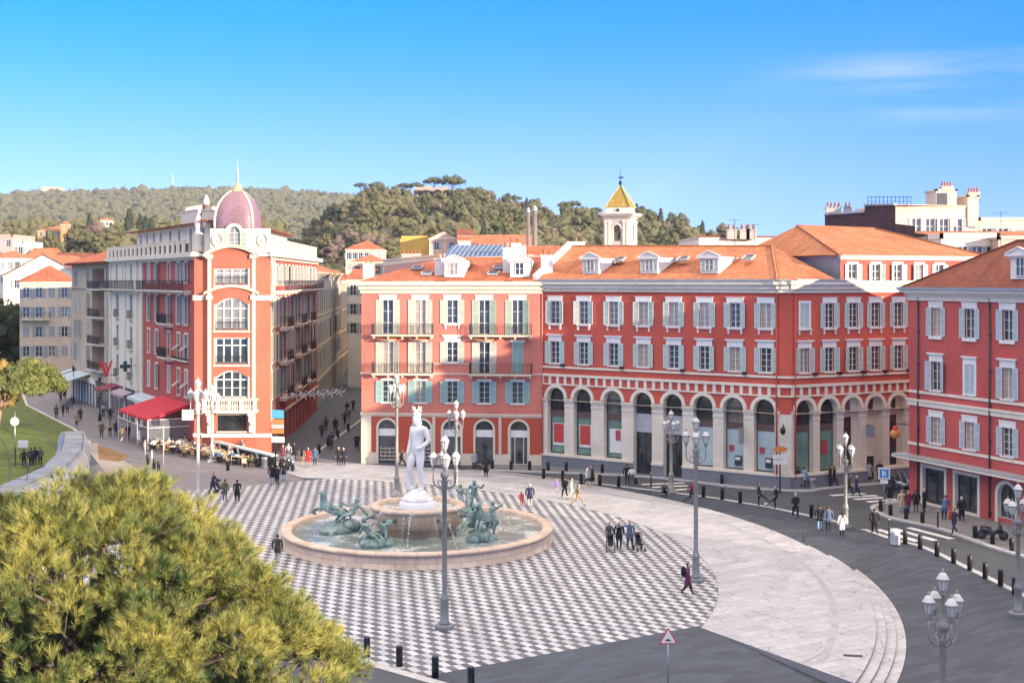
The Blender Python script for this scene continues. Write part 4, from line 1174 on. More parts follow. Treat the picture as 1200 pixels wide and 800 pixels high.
# attic storey under the dome
b = MB(); at0, at1 = tz(297.5), tz(267.5); xw = (tx(317)-tx(245))
FAT = tw.facade((tx(245), TY+.5), (tx(316), TY+.5))
wall(b, 0, FAT.L, at0, at1, [(tx(273.5)-tx(245)-.62, tx(273.5)-tx(245)+.62, tz(288.5), tz(266.8)+.0, False)], .2)
FAT.add('attic_wall', b, [M['ivory']])
ua = tx(273)-tx(245)
place_window(FAT, ua, tz(288.5), 1.2, tz(265.5)-tz(288.5), sT, True, 'open', 3, 2, None, 'plain', sw=.62)
b = MB(); arch_band(b, -.62, .62, tz(265.5)-tz(288.5)-.6, .3, -.12, .1); FAT.add('dormer_arch', b, [M['ivory']], ua, 0, tz(288.5))
b = MB(); b.box(-.62,.62,.22,.5,0,tz(265.5)-tz(288.5),0); FAT.add('dormer_back', b, [M['ivory']], ua, .2, tz(288.5))
for px in (254, 307):
    b = MB(); u_ = tx(px)-tx(245); b.tube([(.5*math.cos(a), -.06, .62*math.sin(a)) for a in np.linspace(0, 2*math.pi, 17)], .13, 6); b.bar((-.2,-.05,-.62),(-.45,-.05,-1.05),.12); b.bar((.2,-.05,-.62),(.45,-.05,-1.05),.12); b.ball((0,-.05,0), .2, 0, 8, 5, 1, .5)
    FAT.add('stone_wreath', b, [M['cream']], u_, 0, tz(281))
# dome: a square-planned tiled cloister dome with white ribs, lantern and spire
b = MB(); r0 = 2.2; n = 32; rows = []
prof = [(1.0, 0), (1.01, .5), (.99, 1.2), (.93, 1.9), (.82, 2.6), (.66, 3.2), (.46, 3.7), (.26, 4.05)]
dc = (tx(271), TY+2.9, at1+.06)
for r, z in prof:
    rows.append([])
    for k in range(n):
        a = 2*math.pi*k/n + math.pi/4
        e = 1/ (abs(math.cos(a))**4 + abs(math.sin(a))**4)**.25
        rows[-1].append((dc[0]+r0*r*e*math.cos(a), dc[1]+r0*r*e*math.sin(a), dc[2]+z*.94))
b.grid(rows, 0, True, True)
def dome_mat():
    t = NT('pink_scale_tiles'); t.set(.45, 0, .5)
    u = t.pos(); br = t.new('ShaderNodeTexVoronoi'); t.l.new(t.mapping(u, (3.2,3.2,4.2)), br.inputs['Vector']); br.inputs['Scale'].default_value = 1.0
    x = t.mix(t.ramp(br.outputs['Distance'], .15, .7), (.26,.135,.14), (.20,.115,.14))
    n_ = t.noise(u, .8, 4); x = t.mix(t.ramp(n_, .45, .7, 0, .6), x, (.27,.17,.24)); t.col(x); t.bump(br.outputs['Distance'], .5, .05); return t.mat
tw.world('dome', b, [dome_mat()])
b = MB()
for k in range(4):
    a = math.pi/4+math.pi/2*k; pts = []
    for r, z in prof:
        e = 1/(abs(math.cos(a))**4+abs(math.sin(a))**4)**.25; pts.append((dc[0]+r0*r*e*math.cos(a)*1.01, dc[1]+r0*r*e*math.sin(a)*1.01, dc[2]+z*.94))
    b.tube(pts, [.14,.14,.14,.13,.12,.11,.1,.09], 6)
tw.world('dome_rib', b, [M['cream']])
zt = dc[2]+4.05*.94
b = MB(); b.lathe([(.75,-.35),(.7,.0),(.5,.15),(.42,.5),(.2,.7),(.12,.95)], (dc[0],dc[1],zt), 12, 0); tw.world('dome_cap', b, [plain('gilded_cap', (.45,.34,.18), .5, .2, .1)])
b = MB(); b.lathe([(.12,.9),(.18,1.0),(.06,1.15),(.16,1.4),(.05,1.6),(.12,1.8),(.03,2.3),(.012,3.4)], (dc[0],dc[1],zt), 8, 0); tw.world('spire', b, [plain('pale_spire_metal', (.55,.52,.45), .35, .5, .1)])
# wings
def wing(F, cols, rows, matw, attic=True, balc=(), leaf='greyleaf', z1=None, trim='ivory', glass='glassdark', arch_rows=(), ww=1.05):
    z1 = z1 or tz(299)
    ops = [(u-ww/2, u+ww/2, a, c) for u in cols for a, c in rows]
    b = MB(); wall(b, 0, F.L, 0, z1, ops, .2); F.add('wall', b, [matw])
    st = style(leaf, trim, glass)
    for k, (a, c) in enumerate(rows):
        for u in cols:
            place_window(F, u, a, ww, c-a, st, False, 'open' if random.random() < .8 else 'closed', 3, 2, 'frame', 'plain', sw=.5, jit=20)
    for u0, u1, z in balc: balcony(F, u0, u1, z, [M['ivory'], M['iron']], .85, 1.0, step=.2)
rowsL = [(6.0, 8.6), (9.9, 12.4), (13.2, 15.9), (17.2, 19.0)]
rowsL = [(5.0, 7.7), (8.8, 11.4), (12.4, 15.3), (16.7, 18.8)]
lc = [FL.u(x) for x in (174.5, 184, 198, 209.5, 218.5)]
u_split = FL.u(167.5)
b = MB(); ops = [(u-.52, u+.52, a, c) for u in lc for a, c in rowsL]
wall(b, u_split, FL.L, 0, 19.6, ops, .2); FL.add('wall', b, [M['wine']])
stL = style('greyleaf', 'ivory', 'glassdark')
for r, (a, c) in enumerate(rowsL):
    for k, u in enumerate(lc):
        o = place_window(FL, u, a, 1.04, c-a, stL, False, 'open' if (r in (2,) or k in (1,)) else random.choice(['open', 'closed', None]), 3, 2, 'frame', 'plain', sw=.52, jit=25)
        if k > 2 and r in (0, 1):     # shutters propped open as a small awning
            b = MB(); b.quad((-.5,-.02,1.5),(.5,-.02,1.5),(.5,-.75,.95),(-.5,-.75,.95)); b.quad((-.5,-.02,1.49),(-.5,-.75,.94),(.5,-.75,.94),(.5,-.02,1.49)); part('shutter', b, [M['greyleaf_s']], o)
balcony(FL, u_split+.3, FL.L-2.2, 15.9, [M['ivory'], M['iron']], .9, 1.05, step=.2)
balcony(FL, FL.u(192), FL.u(203), 8.75, [M['ivory'], M['iron']], .8, 1.0); balcony(FL, FL.u(192), FL.u(203), 12.35, [M['ivory'], M['iron']], .8, 1.0)
balcony(FL, FL.u(203.5), FL.u(222), 8.75, [M['ivory'], M['iron']], .3, .2, brackets=False)
# the white bay at the far end
wb = [FL.u(137.5), FL.u(153.5)]; ops = [(u-.75, u+.75, a, c) for u in wb for a, c in rowsL[:3]] + [(u-.5, u+.5, 16.3, 18.9, True) for u in (FL.u(136.5), FL.u(144.5), FL.u(153.5))] 
b = MB(); wall(b, 0, u_split, 0, 19.6, ops, .3); FL.add('white_wall', b, [M['ivory']])
for a, c in rowsL[:3]:
    for u in wb:
        place_window(FL, u, a, 1.5, c-a, style('graygreen', 'ivory', 'glassdark'), False, None, 3, 2, None, 'plain')
        balcony(FL, u-.9, u+.9, a, [M['ivory'], M['iron']], .35, .95, brackets=False, step=.2)
for u in (FL.u(136.5), FL.u(144.5), FL.u(153.5)): place_window(FL, u, 16.3, 1.0, 2.6, style('graygreen', 'ivory', 'glassdark'), True, None, 3, 2, None, None)
balcony(FL, .3, u_split-1.0, 15.9, [M['ivory'], M['iron']], .9, 1.05, step=.2)
for px in (130, 147, 161, 167):
    b = MB(); b.box(-.35,.35,-.18,.003,0,19.2,0); b.box(-.45,.45,-.26,.003,18.7,19.2,0); FL.add('pilaster', b, [M['ivory']], FL.u(px))
facade_trim(FL, 'cornice', [(19.0, 19.3, .2), (19.3, 19.75, .7)], [M['ivory']])
rowsR = [(5.2, 7.9), (8.8, 11.5), (12.3, 15.2), (16.5, 18.5)]
def parapet(F, u0, u1, z, mt, step=2.2):
    for k in range(int((u1-u0)/step)):
        u = u0+k*step
        b = MB(); b.box(u, u+.75, -.45, -.1, z, z+1.25, 0); b.box(u-.06, u+.81, -.5, -.05, z+1.25, z+1.35, 0); F.add('parapet_pier', b, [mt])
        if k % 1 == 0:
            r = MB(); r.box(u+.81, u+step-.06, -.3, -.25, z+.85, z+.92, 0); r.box(u+.81, u+step-.06, -.3, -.25, z+.08, z+.14, 0)
            for x in np.arange(u+.9, u+step-.06, .16): r.box(x-.015, x+.015, -.29, -.26, z+.14, z+.85, 0)
            F.add('parapet_railing', r, [M['iron']])
parapet(FL, .2, FL.L-1.0, 19.76, M['ivory']); parapet(FRW, .5, FRW.L-1.5, 19.76, M['cream'])
nR = 11; rc = [1.1, 2.5] + [4.6 + k*3.0 for k in range(12)]
ops = [(u-.5, u+.5, a, c) for u in rc for a, c in rowsR]
b = MB(); wall(b, 0, 3.3, 3.2, 19.6, [o for o in ops if o[1] < 3.3], .2); FRW.add('corner_wall', b, [M['cream']])
b = MB(); wall(b, 3.3, FRW.L, 3.2, 19.6, [o for o in ops if o[0] > 3.3], .2); FRW.add('wall', b, [M['wine']])
gops = [(u-.9, u+.9, .1, 2.8) for u in rc[1:]]
b = MB(); wall(b, 0, FRW.L, -.3, 3.2, gops, .3); FRW.add('ground_floor_wall', b, [M['wine']])
for g in gops:
    b = MB(); w = 1.8; b.quad((-w/2,.28,0),(w/2,.28,0),(w/2,.28,2.7),(-w/2,.28,2.7), 0)
    for x in (-w/2, -.04, w/2-.08): b.box(x, x+.08, .2, .3, 0, 2.7, 1)
    FRW.add('shop_window', b, [M['shopglass'], random.choice([M['framedark'], M['ivory'], M['framegrn']])], (g[0]+g[1])/2, 0, .1)
for r, (a, c) in enumerate(rowsR):
    for u in rc: place_window(FRW, u, a, 1.0, c-a, style('ivoryleaf' if u < 3 else random.choice(['graygreen', 'greyleaf']), 'ivory', 'glassdark'), False, 'open', 3, 2, 'frame', 'plain', sw=.45 if u > 3 else .35, jit=25)
balcony(FRW, 3.6, FRW.L-.5, 15.9, [M['ivory'], M['irongrey']], .95, 1.05, step=.3)
for u0 in (6.0, 18, 27):
    for z in (4.9, 8.6, 12.1): balcony(FRW, u0, u0+4.8, z, [M['ivory'], M['iron']], .9, 1.0, step=.25)
facade_trim(FRW, 'cornice', [(19.0, 19.3, .2), (19.3, 19.75, .7)], [M['ivory']]); facade_trim(FRW, 'string_course', [(3.1, 3.3, .15)], [M['ivory']])
# set-back attic storeys with dark openings, low roofs, chimneys
def attic(F, u0, u1, back, z0, z1, cols, rmat):
    A, B = F.W(u0, back)[:2], F.W(u1, back)[:2]; Fa = tw.facade(A, B)
    ops = [(u-.55, u+.55, z0+.3, z1-.45) for u in cols if .7 < u < Fa.L-.7]
    b = MB(); wall(b, 0, Fa.L, z0-.2, z1, ops, .2); Fa.add('attic_wall', b, [M['ivory']])
    for o in ops: place_window(Fa, (o[0]+o[1])/2, o[2], 1.1, o[3]-o[2], style('graygreen', 'ivory', 'glassdark'), False, None, 2, 2, None, None)
    b = MB(); q = [Fa.W(-.4,-.9,z1-.05), Fa.W(Fa.L+.4,-.9,z1-.05), Fa.W(Fa.L+.4,4.5,z1+.45), Fa.W(-.4,4.5,z1+.45)]
    b.quad(*q); b.quad(*[(p[0],p[1],p[2]-.18) for p in reversed(q)])
    for k in range(4):
        p, r = q[k], q[(k+1)%4]; b.quad((p[0],p[1],p[2]-.18),(r[0],r[1],r[2]-.18),r,p)
    tw.world('attic_roof', b, [rmat]); return Fa
Fa1 = attic(FL, 3.5, FL.L-1.2, 2.6, 19.76, 23.1, [2.2, 5.5, 9, 12.5, 17, 21, 26, 31, 34.5], M['tileold'])
Fa2 = attic(FRW, 2.0, FRW.L-8, 2.8, 19.76, 22.6, [3, 6, 9.5, 13, 17, 21, 25], M['tileold'])
for F, u, y, z, w, h, n in ((Fa1, 14, 3.5, 23.3, 7.5, 2.2, 9), (Fa1, 23, 4.5, 23.5, 3.0, 1.6, 4), (Fa2, 6, 4.5, 22.8, 6.0, 1.7, 8), (Fa2, 14, 4.8, 22.9, 7.0, 1.5, 9), (Fa1, 29, 4, 23.3, 3.2, 2.4, 4)):
    o = F.add('chimney', chimney_mesh(w, .9, h, [M['ivory'], M['ivory']], n), None, u, y, z-.4)
# small tiled belvedere and a carved finial on the attic
b = MB(); c0 = Fa1.W(26.5, 1.6, 22.9); b.box(c0[0]-.6,c0[0]+.6,c0[1]-.6,c0[1]+.6,c0[2]-.3,c0[2]+.8,1); b.lathe([(.85,.8),(.55,1.7),(.25,2.4)], c0, 8, 0, False, True, math.pi/8); b.lathe([(.3,2.2),(.36,2.6),(.2,3.1),(.05,3.4)], c0, 10, 1); tw.world('belvedere', b, [M['tileold'], M['ivory']])
b = MB(); c0 = FL.W(FL.L-1.0, .4, 19.8); b.lathe([(.5,0),(.55,.4),(.35,1.0),(.5,1.7),(.3,2.3),(.45,2.9),(.2,3.6),(.02,4.0)], c0, 10, 0); tw.world('finial', b, [M['ivory']])
bk = [FL.W(0, 14, 0)[:2], FRW.W(FRW.L, 0, 0)[:2]]
b = MB()
for p, q in ((FRW.W(FRW.L,0,0)[:2], FRW.W(FRW.L,18,0)[:2]), (FL.W(0,18,0)[:2], FL.W(0,0,0)[:2])): b.quad((*p,-.3),(*q,-.3),(*q,19.7),(*p,19.7))
cap = [FL.W(0,0,19.74), FL.W(FL.L,0,19.74), (tx(243),TY+.3,19.74), (tx(317),TY+.3,19.74), FRW.W(FRW.L,0,19.74)]
b.face([(p[0],p[1],19.74) for p in (cap[0],cap[1],cap[2],cap[3],cap[4])])
tw.world('rear_wall', b, [M['ivory']])
# ------------------------------------------------------------------ beige house with stacked loggias further along the left street
g0, g1 = P(84, 400, 188)[:2], FL.W(-.05, 0, 0)[:2]
lg = Bld('loggia_house', 'beige apartment house with a stack of recessed loggias between shuttered windows', ((g0[0]+g1[0])/2-2, (g0[1]+g1[1])/2, 0))
FG = lg.facade(g0, g1)
lu0, lu1 = FG.u(108), FG.u(121.8); zr4 = [(5.6, 8.0), (9.0, 11.3), (12.6, 15.2), (16.3, 18.2)]
gc = [FG.u(88.5), FG.u(93.5), FG.u(103), FG.u(126)]
ops = [(u-.55, u+.55, a, c) for u in gc for a, c in zr4] + [(lu0, lu1, a-.5, c+.3, False, 1.6) for a, c in zr4]
b = MB(); wall(b, 0, FG.L, 3.6, 19.3, ops, .2); FG.add('wall', b, [M['sand']])
for a, c in zr4:
    for u in gc: place_window(FG, u, a, 1.1, c-a, style('greyleaf', 'sand', 'glassdark'), False, random.choice(['closed', 'open']), 2, 2, None, 'plain', sw=.5)
    b = MB(); b.quad((lu0,1.6,a-.5),(lu1,1.6,a-.5),(lu1,1.6,c+.3),(lu0,1.6,c+.3)); FG.add('loggia_back', b, [M['wine']])
    balcony(FG, lu0-.3, lu1+.3, a-.5, [M['white'], M['iron']], .7, 1.05, 'loggia_balcony', False, .2)
facade_trim(FG, 'cornice', [(19.1, 19.4, .9)], [M['tileold']]); facade_trim(FG, 'string_course', [(14.6+1.2, 16.0, .2)], [M['sand']])
b = MB(); q = [FG.W(-.5,-1.0,19.3), FG.W(FG.L+.3,-1.0,19.3), FG.W(FG.L+.3,7,21.9), FG.W(-.5,7,21.9)]; b.quad(*q); lg.world('roof', b, [M['tilered']])
b = MB(); wall(b, 0, FG.L, -.2, 3.6, [], .2); FG.add('shop_front', b, [M['shopglass']])
b = MB(); p, q = FG.W(0,0,0)[:2], FG.W(0,14,0)[:2]; b.quad((*q,-.2),(*p,-.2),(*p,19.4),(*q,19.4)); lg.world('side_wall', b, [M['sand']])
# shopfronts and awnings of the left street, each its own thing
def street_awning(px0, py0, px1, py1, z, mat_, label, out=1.9, drop=.6, F=None):
    F = F or FL; u0, u1 = F.u(px0), F.u(px1)
    o = top('shop_awning', label, 'awning', F.W(u0, 0, z)); o.rotation_euler = (0, 0, F.a)
    w = u1-u0; b = MB(); b.quad((0,-.02,0),(0,-out,-drop),(w,-out,-drop),(w,-.02,0)); b.quad((0,-.02,-.02),(w,-.02,-.02),(w,-out,-drop-.02),(0,-out,-drop-.02))
    b.quad((0,-out,-drop),(0,-out-.02,-drop-.3),(w,-out-.02,-drop-.3),(w,-out,-drop)); part('cloth', b, [mat_], o)
    b = MB()
    for x in (.05, w-.05): b.bar((x,-.02,-.9),(x,-out,-drop-.05), .04)
    part('arm', b, [M['irongrey']], o)
    return o
cloth_blue = plain('pale_blue_cloth', (.42,.52,.56), .8, 0, .1, 1); cloth_wine = plain('wine_cloth', (.24,.03,.05), .8, 0, .1, 1); cloth_mauve = plain('mauve_cloth', (.40,.30,.34), .8, 0, .1, 1)
street_awning(91, 450, 106, 450, 4.2, cloth_blue, 'pale blue awning over a white shop in the shaded left street', 3.2, .9, FG)
street_awning(131, 455, 140, 455, 3.9, cloth_wine, 'small dark wine-red awning beside the red letter-shaped sign', 2.2, .5)
street_awning(142, 458, 157, 458, 3.7, cloth_mauve, 'narrow mauve awning beyond the pharmacy cross', 1.3, .4)
street_awning(165, 462, 186, 466, 4.0, cloth_blue, 'light blue awning just behind the big red terrace canopy', 1.6, .45)
street_awning(86, 440, 90, 440, 4.4, cloth_blue, 'far pale awning beside the cream house at the street bend', 2.4, .8, FG)
for k, (u0, u1) in enumerate([(FL.u(131), FL.u(146)), (FL.u(146.5), FL.u(166)), (u_split+.2, u_split+7)]):
    b = MB(); w = u1-u0
    b.quad((0,-.03,.1),(w,-.03,.1),(w,-.03,3.3),(0,-.03,3.3), 0)
    for x in np.linspace(0, w-.12, 4): b.box(x, x+.12, -.08, -.01, .1, 3.3, 1)
    b.box(0, w, -.16, -.01, 3.3, 3.95, 2); FL.add('shop_front', b, [M['shopglass'], M['ivory'], [plain('wine_fascia',(.16,.03,.04),.5), plain('dark_fascia',(.03,.03,.035),.5), M['cream']][k]], u0)
b = MB(); w = FG.L*.62
for x in np.linspace(0, w-.15, 9): b.box(x, x+.3, -.12, -.02, .1, 3.3, 0)
b.box(0, w, -.2, -.02, 3.0, 3.7, 0); FG.add('shop_pier', b, [M['white']], 1.0)
# pharmacy cross and the red letter-shaped sign, both hung out over the street
o = top('pharmacy_cross', 'dark green pharmacy cross sticking out above the left street', 'sign', FL.W(FL.u(161), -1.4, 6.9)); o.rotation_euler = (0,0,FL.a+R(80))
b = MB(); b.box(-.6,.6,-.12,.12,-.21,.21,0); b.box(-.21,.21,-.12,.12,.21,.6,0); b.box(-.21,.21,-.12,.12,-.6,-.21,0); part('cross', b, [plain('dark_green_enamel',(.012,.04,.035),.35,0,.1)], o)
b = MB(); b.bar((.7,0,.1),(1.4,0,.1),.07); part('bracket', b, [M['iron']], o)
o = top('letter_sign', 'tall bright red sign made of two slanting strokes over a shop door', 'sign', FL.W(FL.u(136), -1.2, 4.9)); o.rotation_euler = (0,0,FL.a+R(70))
red = plain('red_sign_enamel', (.62,.03,.025), .35, 0, .05)
b = MB(); b.bar((-.6,0,2.0),(.05,0,.0),.36,.2); b.bar((.66,0,2.0),(.0,0,.0),.36,.2); b.bar((-.13,0,1.8),(.3,0,.55),.26,.2); part('stroke', b, [red], o)
b = MB(); b.bar((.3,0,.2),(1.2,0,.2),.07); part('bracket', b, [M['iron']], o)
# ------------------------------------------------------------------ the grey houses further down the old-town street
def street_house(name, label, p0, p1, z1, rows, cols, wallm, leaf, corn='ivory', depth=12, ground=None, lintel='frame', shutters='open', ww=1.05):
    B = Bld(name, label, ((p0[0]+p1[0])/2-3, (p0[1]+p1[1])/2, 0)); F = B.facade(p0, p1)
    us = [F.L*(k+.5)/cols for k in range(cols)]
    ops = [(u-ww/2, u+ww/2, a, c) for u in us for a, c in rows]
    b = MB(); wall(b, 0, F.L, 3.4, z1, ops, .2); F.add('wall', b, [wallm])
    for a, c in rows:
        for u in us: place_window(F, u, a, ww, c-a, style(leaf, corn, 'glassdark'), False, shutters, 3, 2, lintel, 'plain', sw=.5)
    gops = [(u-.85, u+.85, .1, 2.7) for u in us]
    b = MB(); wall(b, 0, F.L, -.3, 3.4, gops, .3); F.add('ground_floor_wall', b, [ground or wallm])
    for g in gops:
        b = MB(); b.quad((-.85,.28,0),(.85,.28,0),(.85,.28,2.6),(-.85,.28,2.6), 0)
        for x in (-.85, -.04, .77): b.box(x, x+.08, .2, .3, 0, 2.6, 1)
        F.add('shop_window', b, [M['shopglass'], M['framedark']], (g[0]+g[1])/2, 0, .1)
    facade_trim(F, 'cornice', [(z1-.5, z1-.2, .2), (z1-.2, z1+.1, .5)], [M[corn]]); facade_trim(F, 'string_course', [(3.3, 3.6, .15)], [M[corn]])
    for a, c in rows[1:]: facade_trim(F, 'string_course', [(a-.55, a-.35, .12)], [M[corn]])
    b = MB(); q = [F.W(-.2,-.5,z1+.1), F.W(F.L+.2,-.5,z1+.1), F.W(F.L,depth/2,z1+2.4), F.W(0,depth/2,z1+2.4)]; b.quad(*q); b.quad(q[3], q[2], F.W(F.L,depth,z1), F.W(0,depth,z1))
    for u in (0, F.L):
        b.face((F.W(u,0,z1), F.W(u,depth,z1), F.W(u,depth/2,z1+2.4)))
    B.world('roof', b, [M['tile']])
    b = MB()
    for u in (0, F.L):
        p, q = F.W(u,0)[:2], F.W(u,depth)[:2]; b.quad((*p,-.3),(*q,-.3),(*q,z1),(*p,z1))
    B.world('side_wall', b, [wallm]); return B, F
q0 = FRW.W(FRW.L+.1, .35)[:2]; q1 = P(399, 400, 228)[:2]
street_house('grey_shutter_house', 'grey rendered house with long pale shutters halfway down the shaded street', q0, q1, 18.0, [(5.0,7.3),(8.4,11.2),(12.6,15.6),], 14, M['greystone'], 'greyleaf', 'sand')
q2 = P(424, 400, 300)[:2]
street_house('far_stone_house', 'pale stone house with plain dark windows at the far end of the shaded street', (q1[0]+.1, q1[1]+.3), q2, 16.8, [(4.6,6.8),(8.2,10.8),(12.0,14.6)], 13, M['sand'], 'greyleaf', 'ivory', shutters=None)
# ------------------------------------------------------------------ roofs and houses beyond
def house(name, label, x0, x1, Y, eave, depth=10, roof='hip', rise=1.8, wallm='peach', tile='tilered', rows=2, cols=4, dY=0.0, zbase=0.0, leaf='greyleaf', top_px=True, group=None, gap=3.0, parapet_h=.5, first=None):
    """a house from its two front corners: a front and two side walls, windows, roof"""
    p0 = P(x0, 400, Y)[:2]; p1 = P(x1, 400, Y+dY)[:2]
    B = Bld(name, label, ((p0[0]+p1[0])/2, (p0[1]+p1[1])/2+depth/2, zbase), 'building', group)
    F = B.facade(p0, p1); ze = CAMZ-(eave-HY)*(Y+dY/2)/FPX
    sides = [F, B.facade(F.W(0, depth)[:2], p0), B.facade(p1, F.W(F.L, depth)[:2]), B.facade(F.W(F.L, depth)[:2], F.W(0, depth)[:2])]
    for k, S in enumerate(sides):
        n = cols if k == 0 else (max(1, int(S.L/3.2)) if k < 3 else 0)
        us = [S.L*(q+.5)/n for q in range(n)]; ops = []
        for r in range(rows):
            zt = ze-(.9 if first is None else first)-gap*r
            if zt-1.7 > zbase: ops += [(u-.5, u+.5, zt-1.7, zt) for u in us]
        b = MB(); wall(b, 0, S.L, zbase-2, ze, ops, .15); S.add('wall', b, [M[wallm]])
        if k < 3:
            for o in ops: place_window(S, (o[0]+o[1])/2, o[2], 1.0, o[3]-o[2], style(leaf, 'ivory', 'glassdark'), False, random.choice(['open', 'open', 'closed']), 2, 2, None, None, sw=.45)
    e = .4; c = [F.W(-e,-e,ze), F.W(F.L+e,-e,ze), F.W(F.L+e,depth+e,ze), F.W(-e,depth+e,ze)]
    b = MB()
    if roof == 'hip':
        i = min(depth/2, F.L/2*.95); hip(b, c, e, (F.W(i,depth/2,ze+rise), F.W(F.L-i,depth/2,ze+rise)))
    elif roof == 'gable': hip(b, c, e, (F.W(-e,depth/2,ze+rise), F.W(F.L+e,depth/2,ze+rise)))
    elif roof == 'front':       # gable end towards the square
        a, d = F.W(F.L/2,-e,ze+rise), F.W(F.L/2,depth+e,ze+rise)
        b.quad(c[0], a, d, c[3]); b.quad(a, c[1], c[2], d)
        g = MB(); g.face((F.W(0,0,ze), F.W(F.L,0,ze), F.W(F.L/2,0,ze+rise-.1))); B.world('gable_wall', g, [M[wallm]])
    elif roof == 'mono': b.quad(c[0], c[1], F.W(F.L+e,depth+e,ze+rise), F.W(-e,depth+e,ze+rise))
    if roof != 'flat': B.world('roof', b, [M[tile]])
    else:
        b.quad(*[(p[0],p[1],ze-.3) for p in (F.W(0,0),F.W(F.L,0),F.W(F.L,depth),F.W(0,depth))]); B.world('roof', b, [M['lead']])
        for S in sides:
            g = MB(); g.box(-.1, S.L+.1, -.1, .2, ze-.05, ze+parapet_h, 0); S.add('parapet', g, [M[wallm]])
    if tile in M and roof != 'flat':
        for S in sides: facade_trim(S, 'cornice', [(ze-.3, ze-.02, .22)], [M['ivory']])
    B.F = F; B.ze = ze; return B
def put_chimney(B, px, py, Y, w=1.0, d=.8, h=2.0, pots=3, wm='ivory', sink=1.0):
    q = P(px, py, Y); return part('chimney', chimney_mesh(w, d, h, [M[wm], M['clay']], pots), None, B.root, (q[0]-B.base[0], q[1]-B.base[1], q[2]-sink-B.base[2]))
# far end of the left street
hc = house('cream_house', 'cream house with a red hipped roof and long balcony closing the left street', 23, 83, 205, 330, 15, 'hip', 2.6, 'peach', 'tilered', 4, 4, 2, gap=3.1)
balcony(hc.F, .2, 4.6, hc.F.z(40, 374), [M['ivory'], M['iron']], .9, 1.0, step=.3)
house('gabled_house', 'broad pale house showing its blank low gable above the cream house', 4, 97, 265, 323, 20, 'front', 4.4, 'ivory', 'tile', 1, 3)
house('pink_block', 'pink and white flat-roofed block at the far end under the wooded hill', -14, 14, 330, 277, 16, 'flat', 0, 'rose', 'tile', 6, 3, gap=3.1)
house('white_balcony_block', 'narrow white block with open balconies next to the pink flat-roofed one', 14.5, 27, 332, 285, 14, 'flat', 0, 'ivory', 'tile', 5, 2, gap=3.0)
house('white_terrace_house', 'low white house in front of the pink flat-roofed block', -18, 24, 290, 302, 12, 'hip', 1.6, 'ivory', 'tile', 2, 5)
house('red_roof_house', 'little house with a tawny gable roof behind the blank gable', 33, 58, 330, 301, 10, 'gable', 2.4, 'rose', 'tile', 1, 3)
house('pale_row_house', 'pale low house with brown roof beside the beige loggia house', 62, 100, 320, 304, 10, 'gable', 1.8, 'sand', 'tileold', 1, 5)
house('small_cream_house', 'small cream house with red roof peeping over the beige loggia house roof', 96, 127, 260, 309, 9, 'gable', 1.5, 'peach', 'tilered', 1, 3)
house('white_flat_house', 'white flat-topped house beside the terraces of the domed house', 130, 150, 245, 297, 9, 'flat', 0, 'ivory', 'tile', 1, 2)
house('orange_villa', 'bright orange villa with a corner turret on the wooded slope', 44, 79, 560, 270, 14, 'hip', 2.2, 'ochre', 'tile', 2, 5, zbase=10)
house('orange_turret', 'short orange turret attached beside the hillside villa', 71, 79, 552, 263, 4, 'hip', 1.5, 'ochre', 'tile', 1, 1, zbase=10)
# between the domed house and the salmon house
house('villa_with_red_roof', 'cream villa with a row of dark windows and red hip roof under the trees', 405, 447, 340, 292, 13, 'hip', 2.4, 'peach', 'tilered', 2, 6, gap=2.9)
house('low_cream_house', 'low cream house with orange roof in front of the red-roofed villa', 413, 449, 262, 306.5, 9, 'hip', 1.5, 'peach', 'tile', 1, 3)
bh = house('white_backyard_house', 'white house with red shed roof tucked against the salmon house', 408, 431, 205, 327, 10, 'mono', 1.7, 'ivory', 'tilered', 3, 2)
put_chimney(bh, 432, 322, 200, 1.6, 1.2, 2.6, 2)
house('yellow_house', 'plain bright yellow flat-topped house below the castle hill', 469, 503, 300, 279, 10, 'flat', 0, 'yellow', 'tile', 0, 0)
house('cream_gable_house', 'cream house turning a shallow gable with two windows to the square', 503, 538, 290, 279, 12, 'front', 1.7, 'peach', 'tile', 1, 2)
house('small_red_roof_house', 'small white house with red mono-pitch roof left of the long tiled roof', 537, 553, 262, 282, 8, 'mono', 1.2, 'ivory', 'tilered', 1, 1)
house('grey_attic_house', 'grey-roofed attic block above the small red mono-pitch roof', 537, 552, 285, 276, 8, 'gable', 1.6, 'ivory', 'tileold', 1, 2)
house('long_roof_house', 'house under a long orange tiled roof behind the glass skylight', 554, 622, 235, 287, 14, 'gable', 2.1, 'ivory', 'tile', 0, 0)
wh = house('white_party_wall_house', 'house with long bare whitish side wall behind the salmon roof', 449, 516, 186, 302.5, 14, 'flat', 0, 'ivory', 'tile', 0, 0, dY=-38, parapet_h=.15)
for k in range(5):
    put_chimney(wh, 473+k*4.5, 302, 172-k*2.4, .5, .5, .5, 1, 'greystone', .1)
pb = house('pot_chimney_house', 'white chimney-lined house right behind the ridge of the arcaded palace', 664, 722, 140, 292, 9, 'flat', 0, 'ivory', 'tile', 0, 0, parapet_h=.1)
put_chimney(pb, 675, 290, 141, 1.9, 1.4, 1.5, 1); put_chimney(pb, 689, 290, 140, 1.5, 1.0, .6, 4)
rw = house('rusty_coping_house', 'white wall with rust-coloured coping behind the palace ridge', 819, 926, 134, 279, 9, 'flat', 0, 'ivory', 'tile', 0, 0, dY=1, parapet_h=.05)
b = MB(); b.box(-.15, rw.F.L+.15, -.15, .3, rw.ze+.06, rw.ze+.22); rw.F.add('coping', b, [M['tileold']])
for x in (857, 872, 880): put_chimney(rw, x, 277, 134, 1.0, .8, .9, 2, 'greystone', .3)
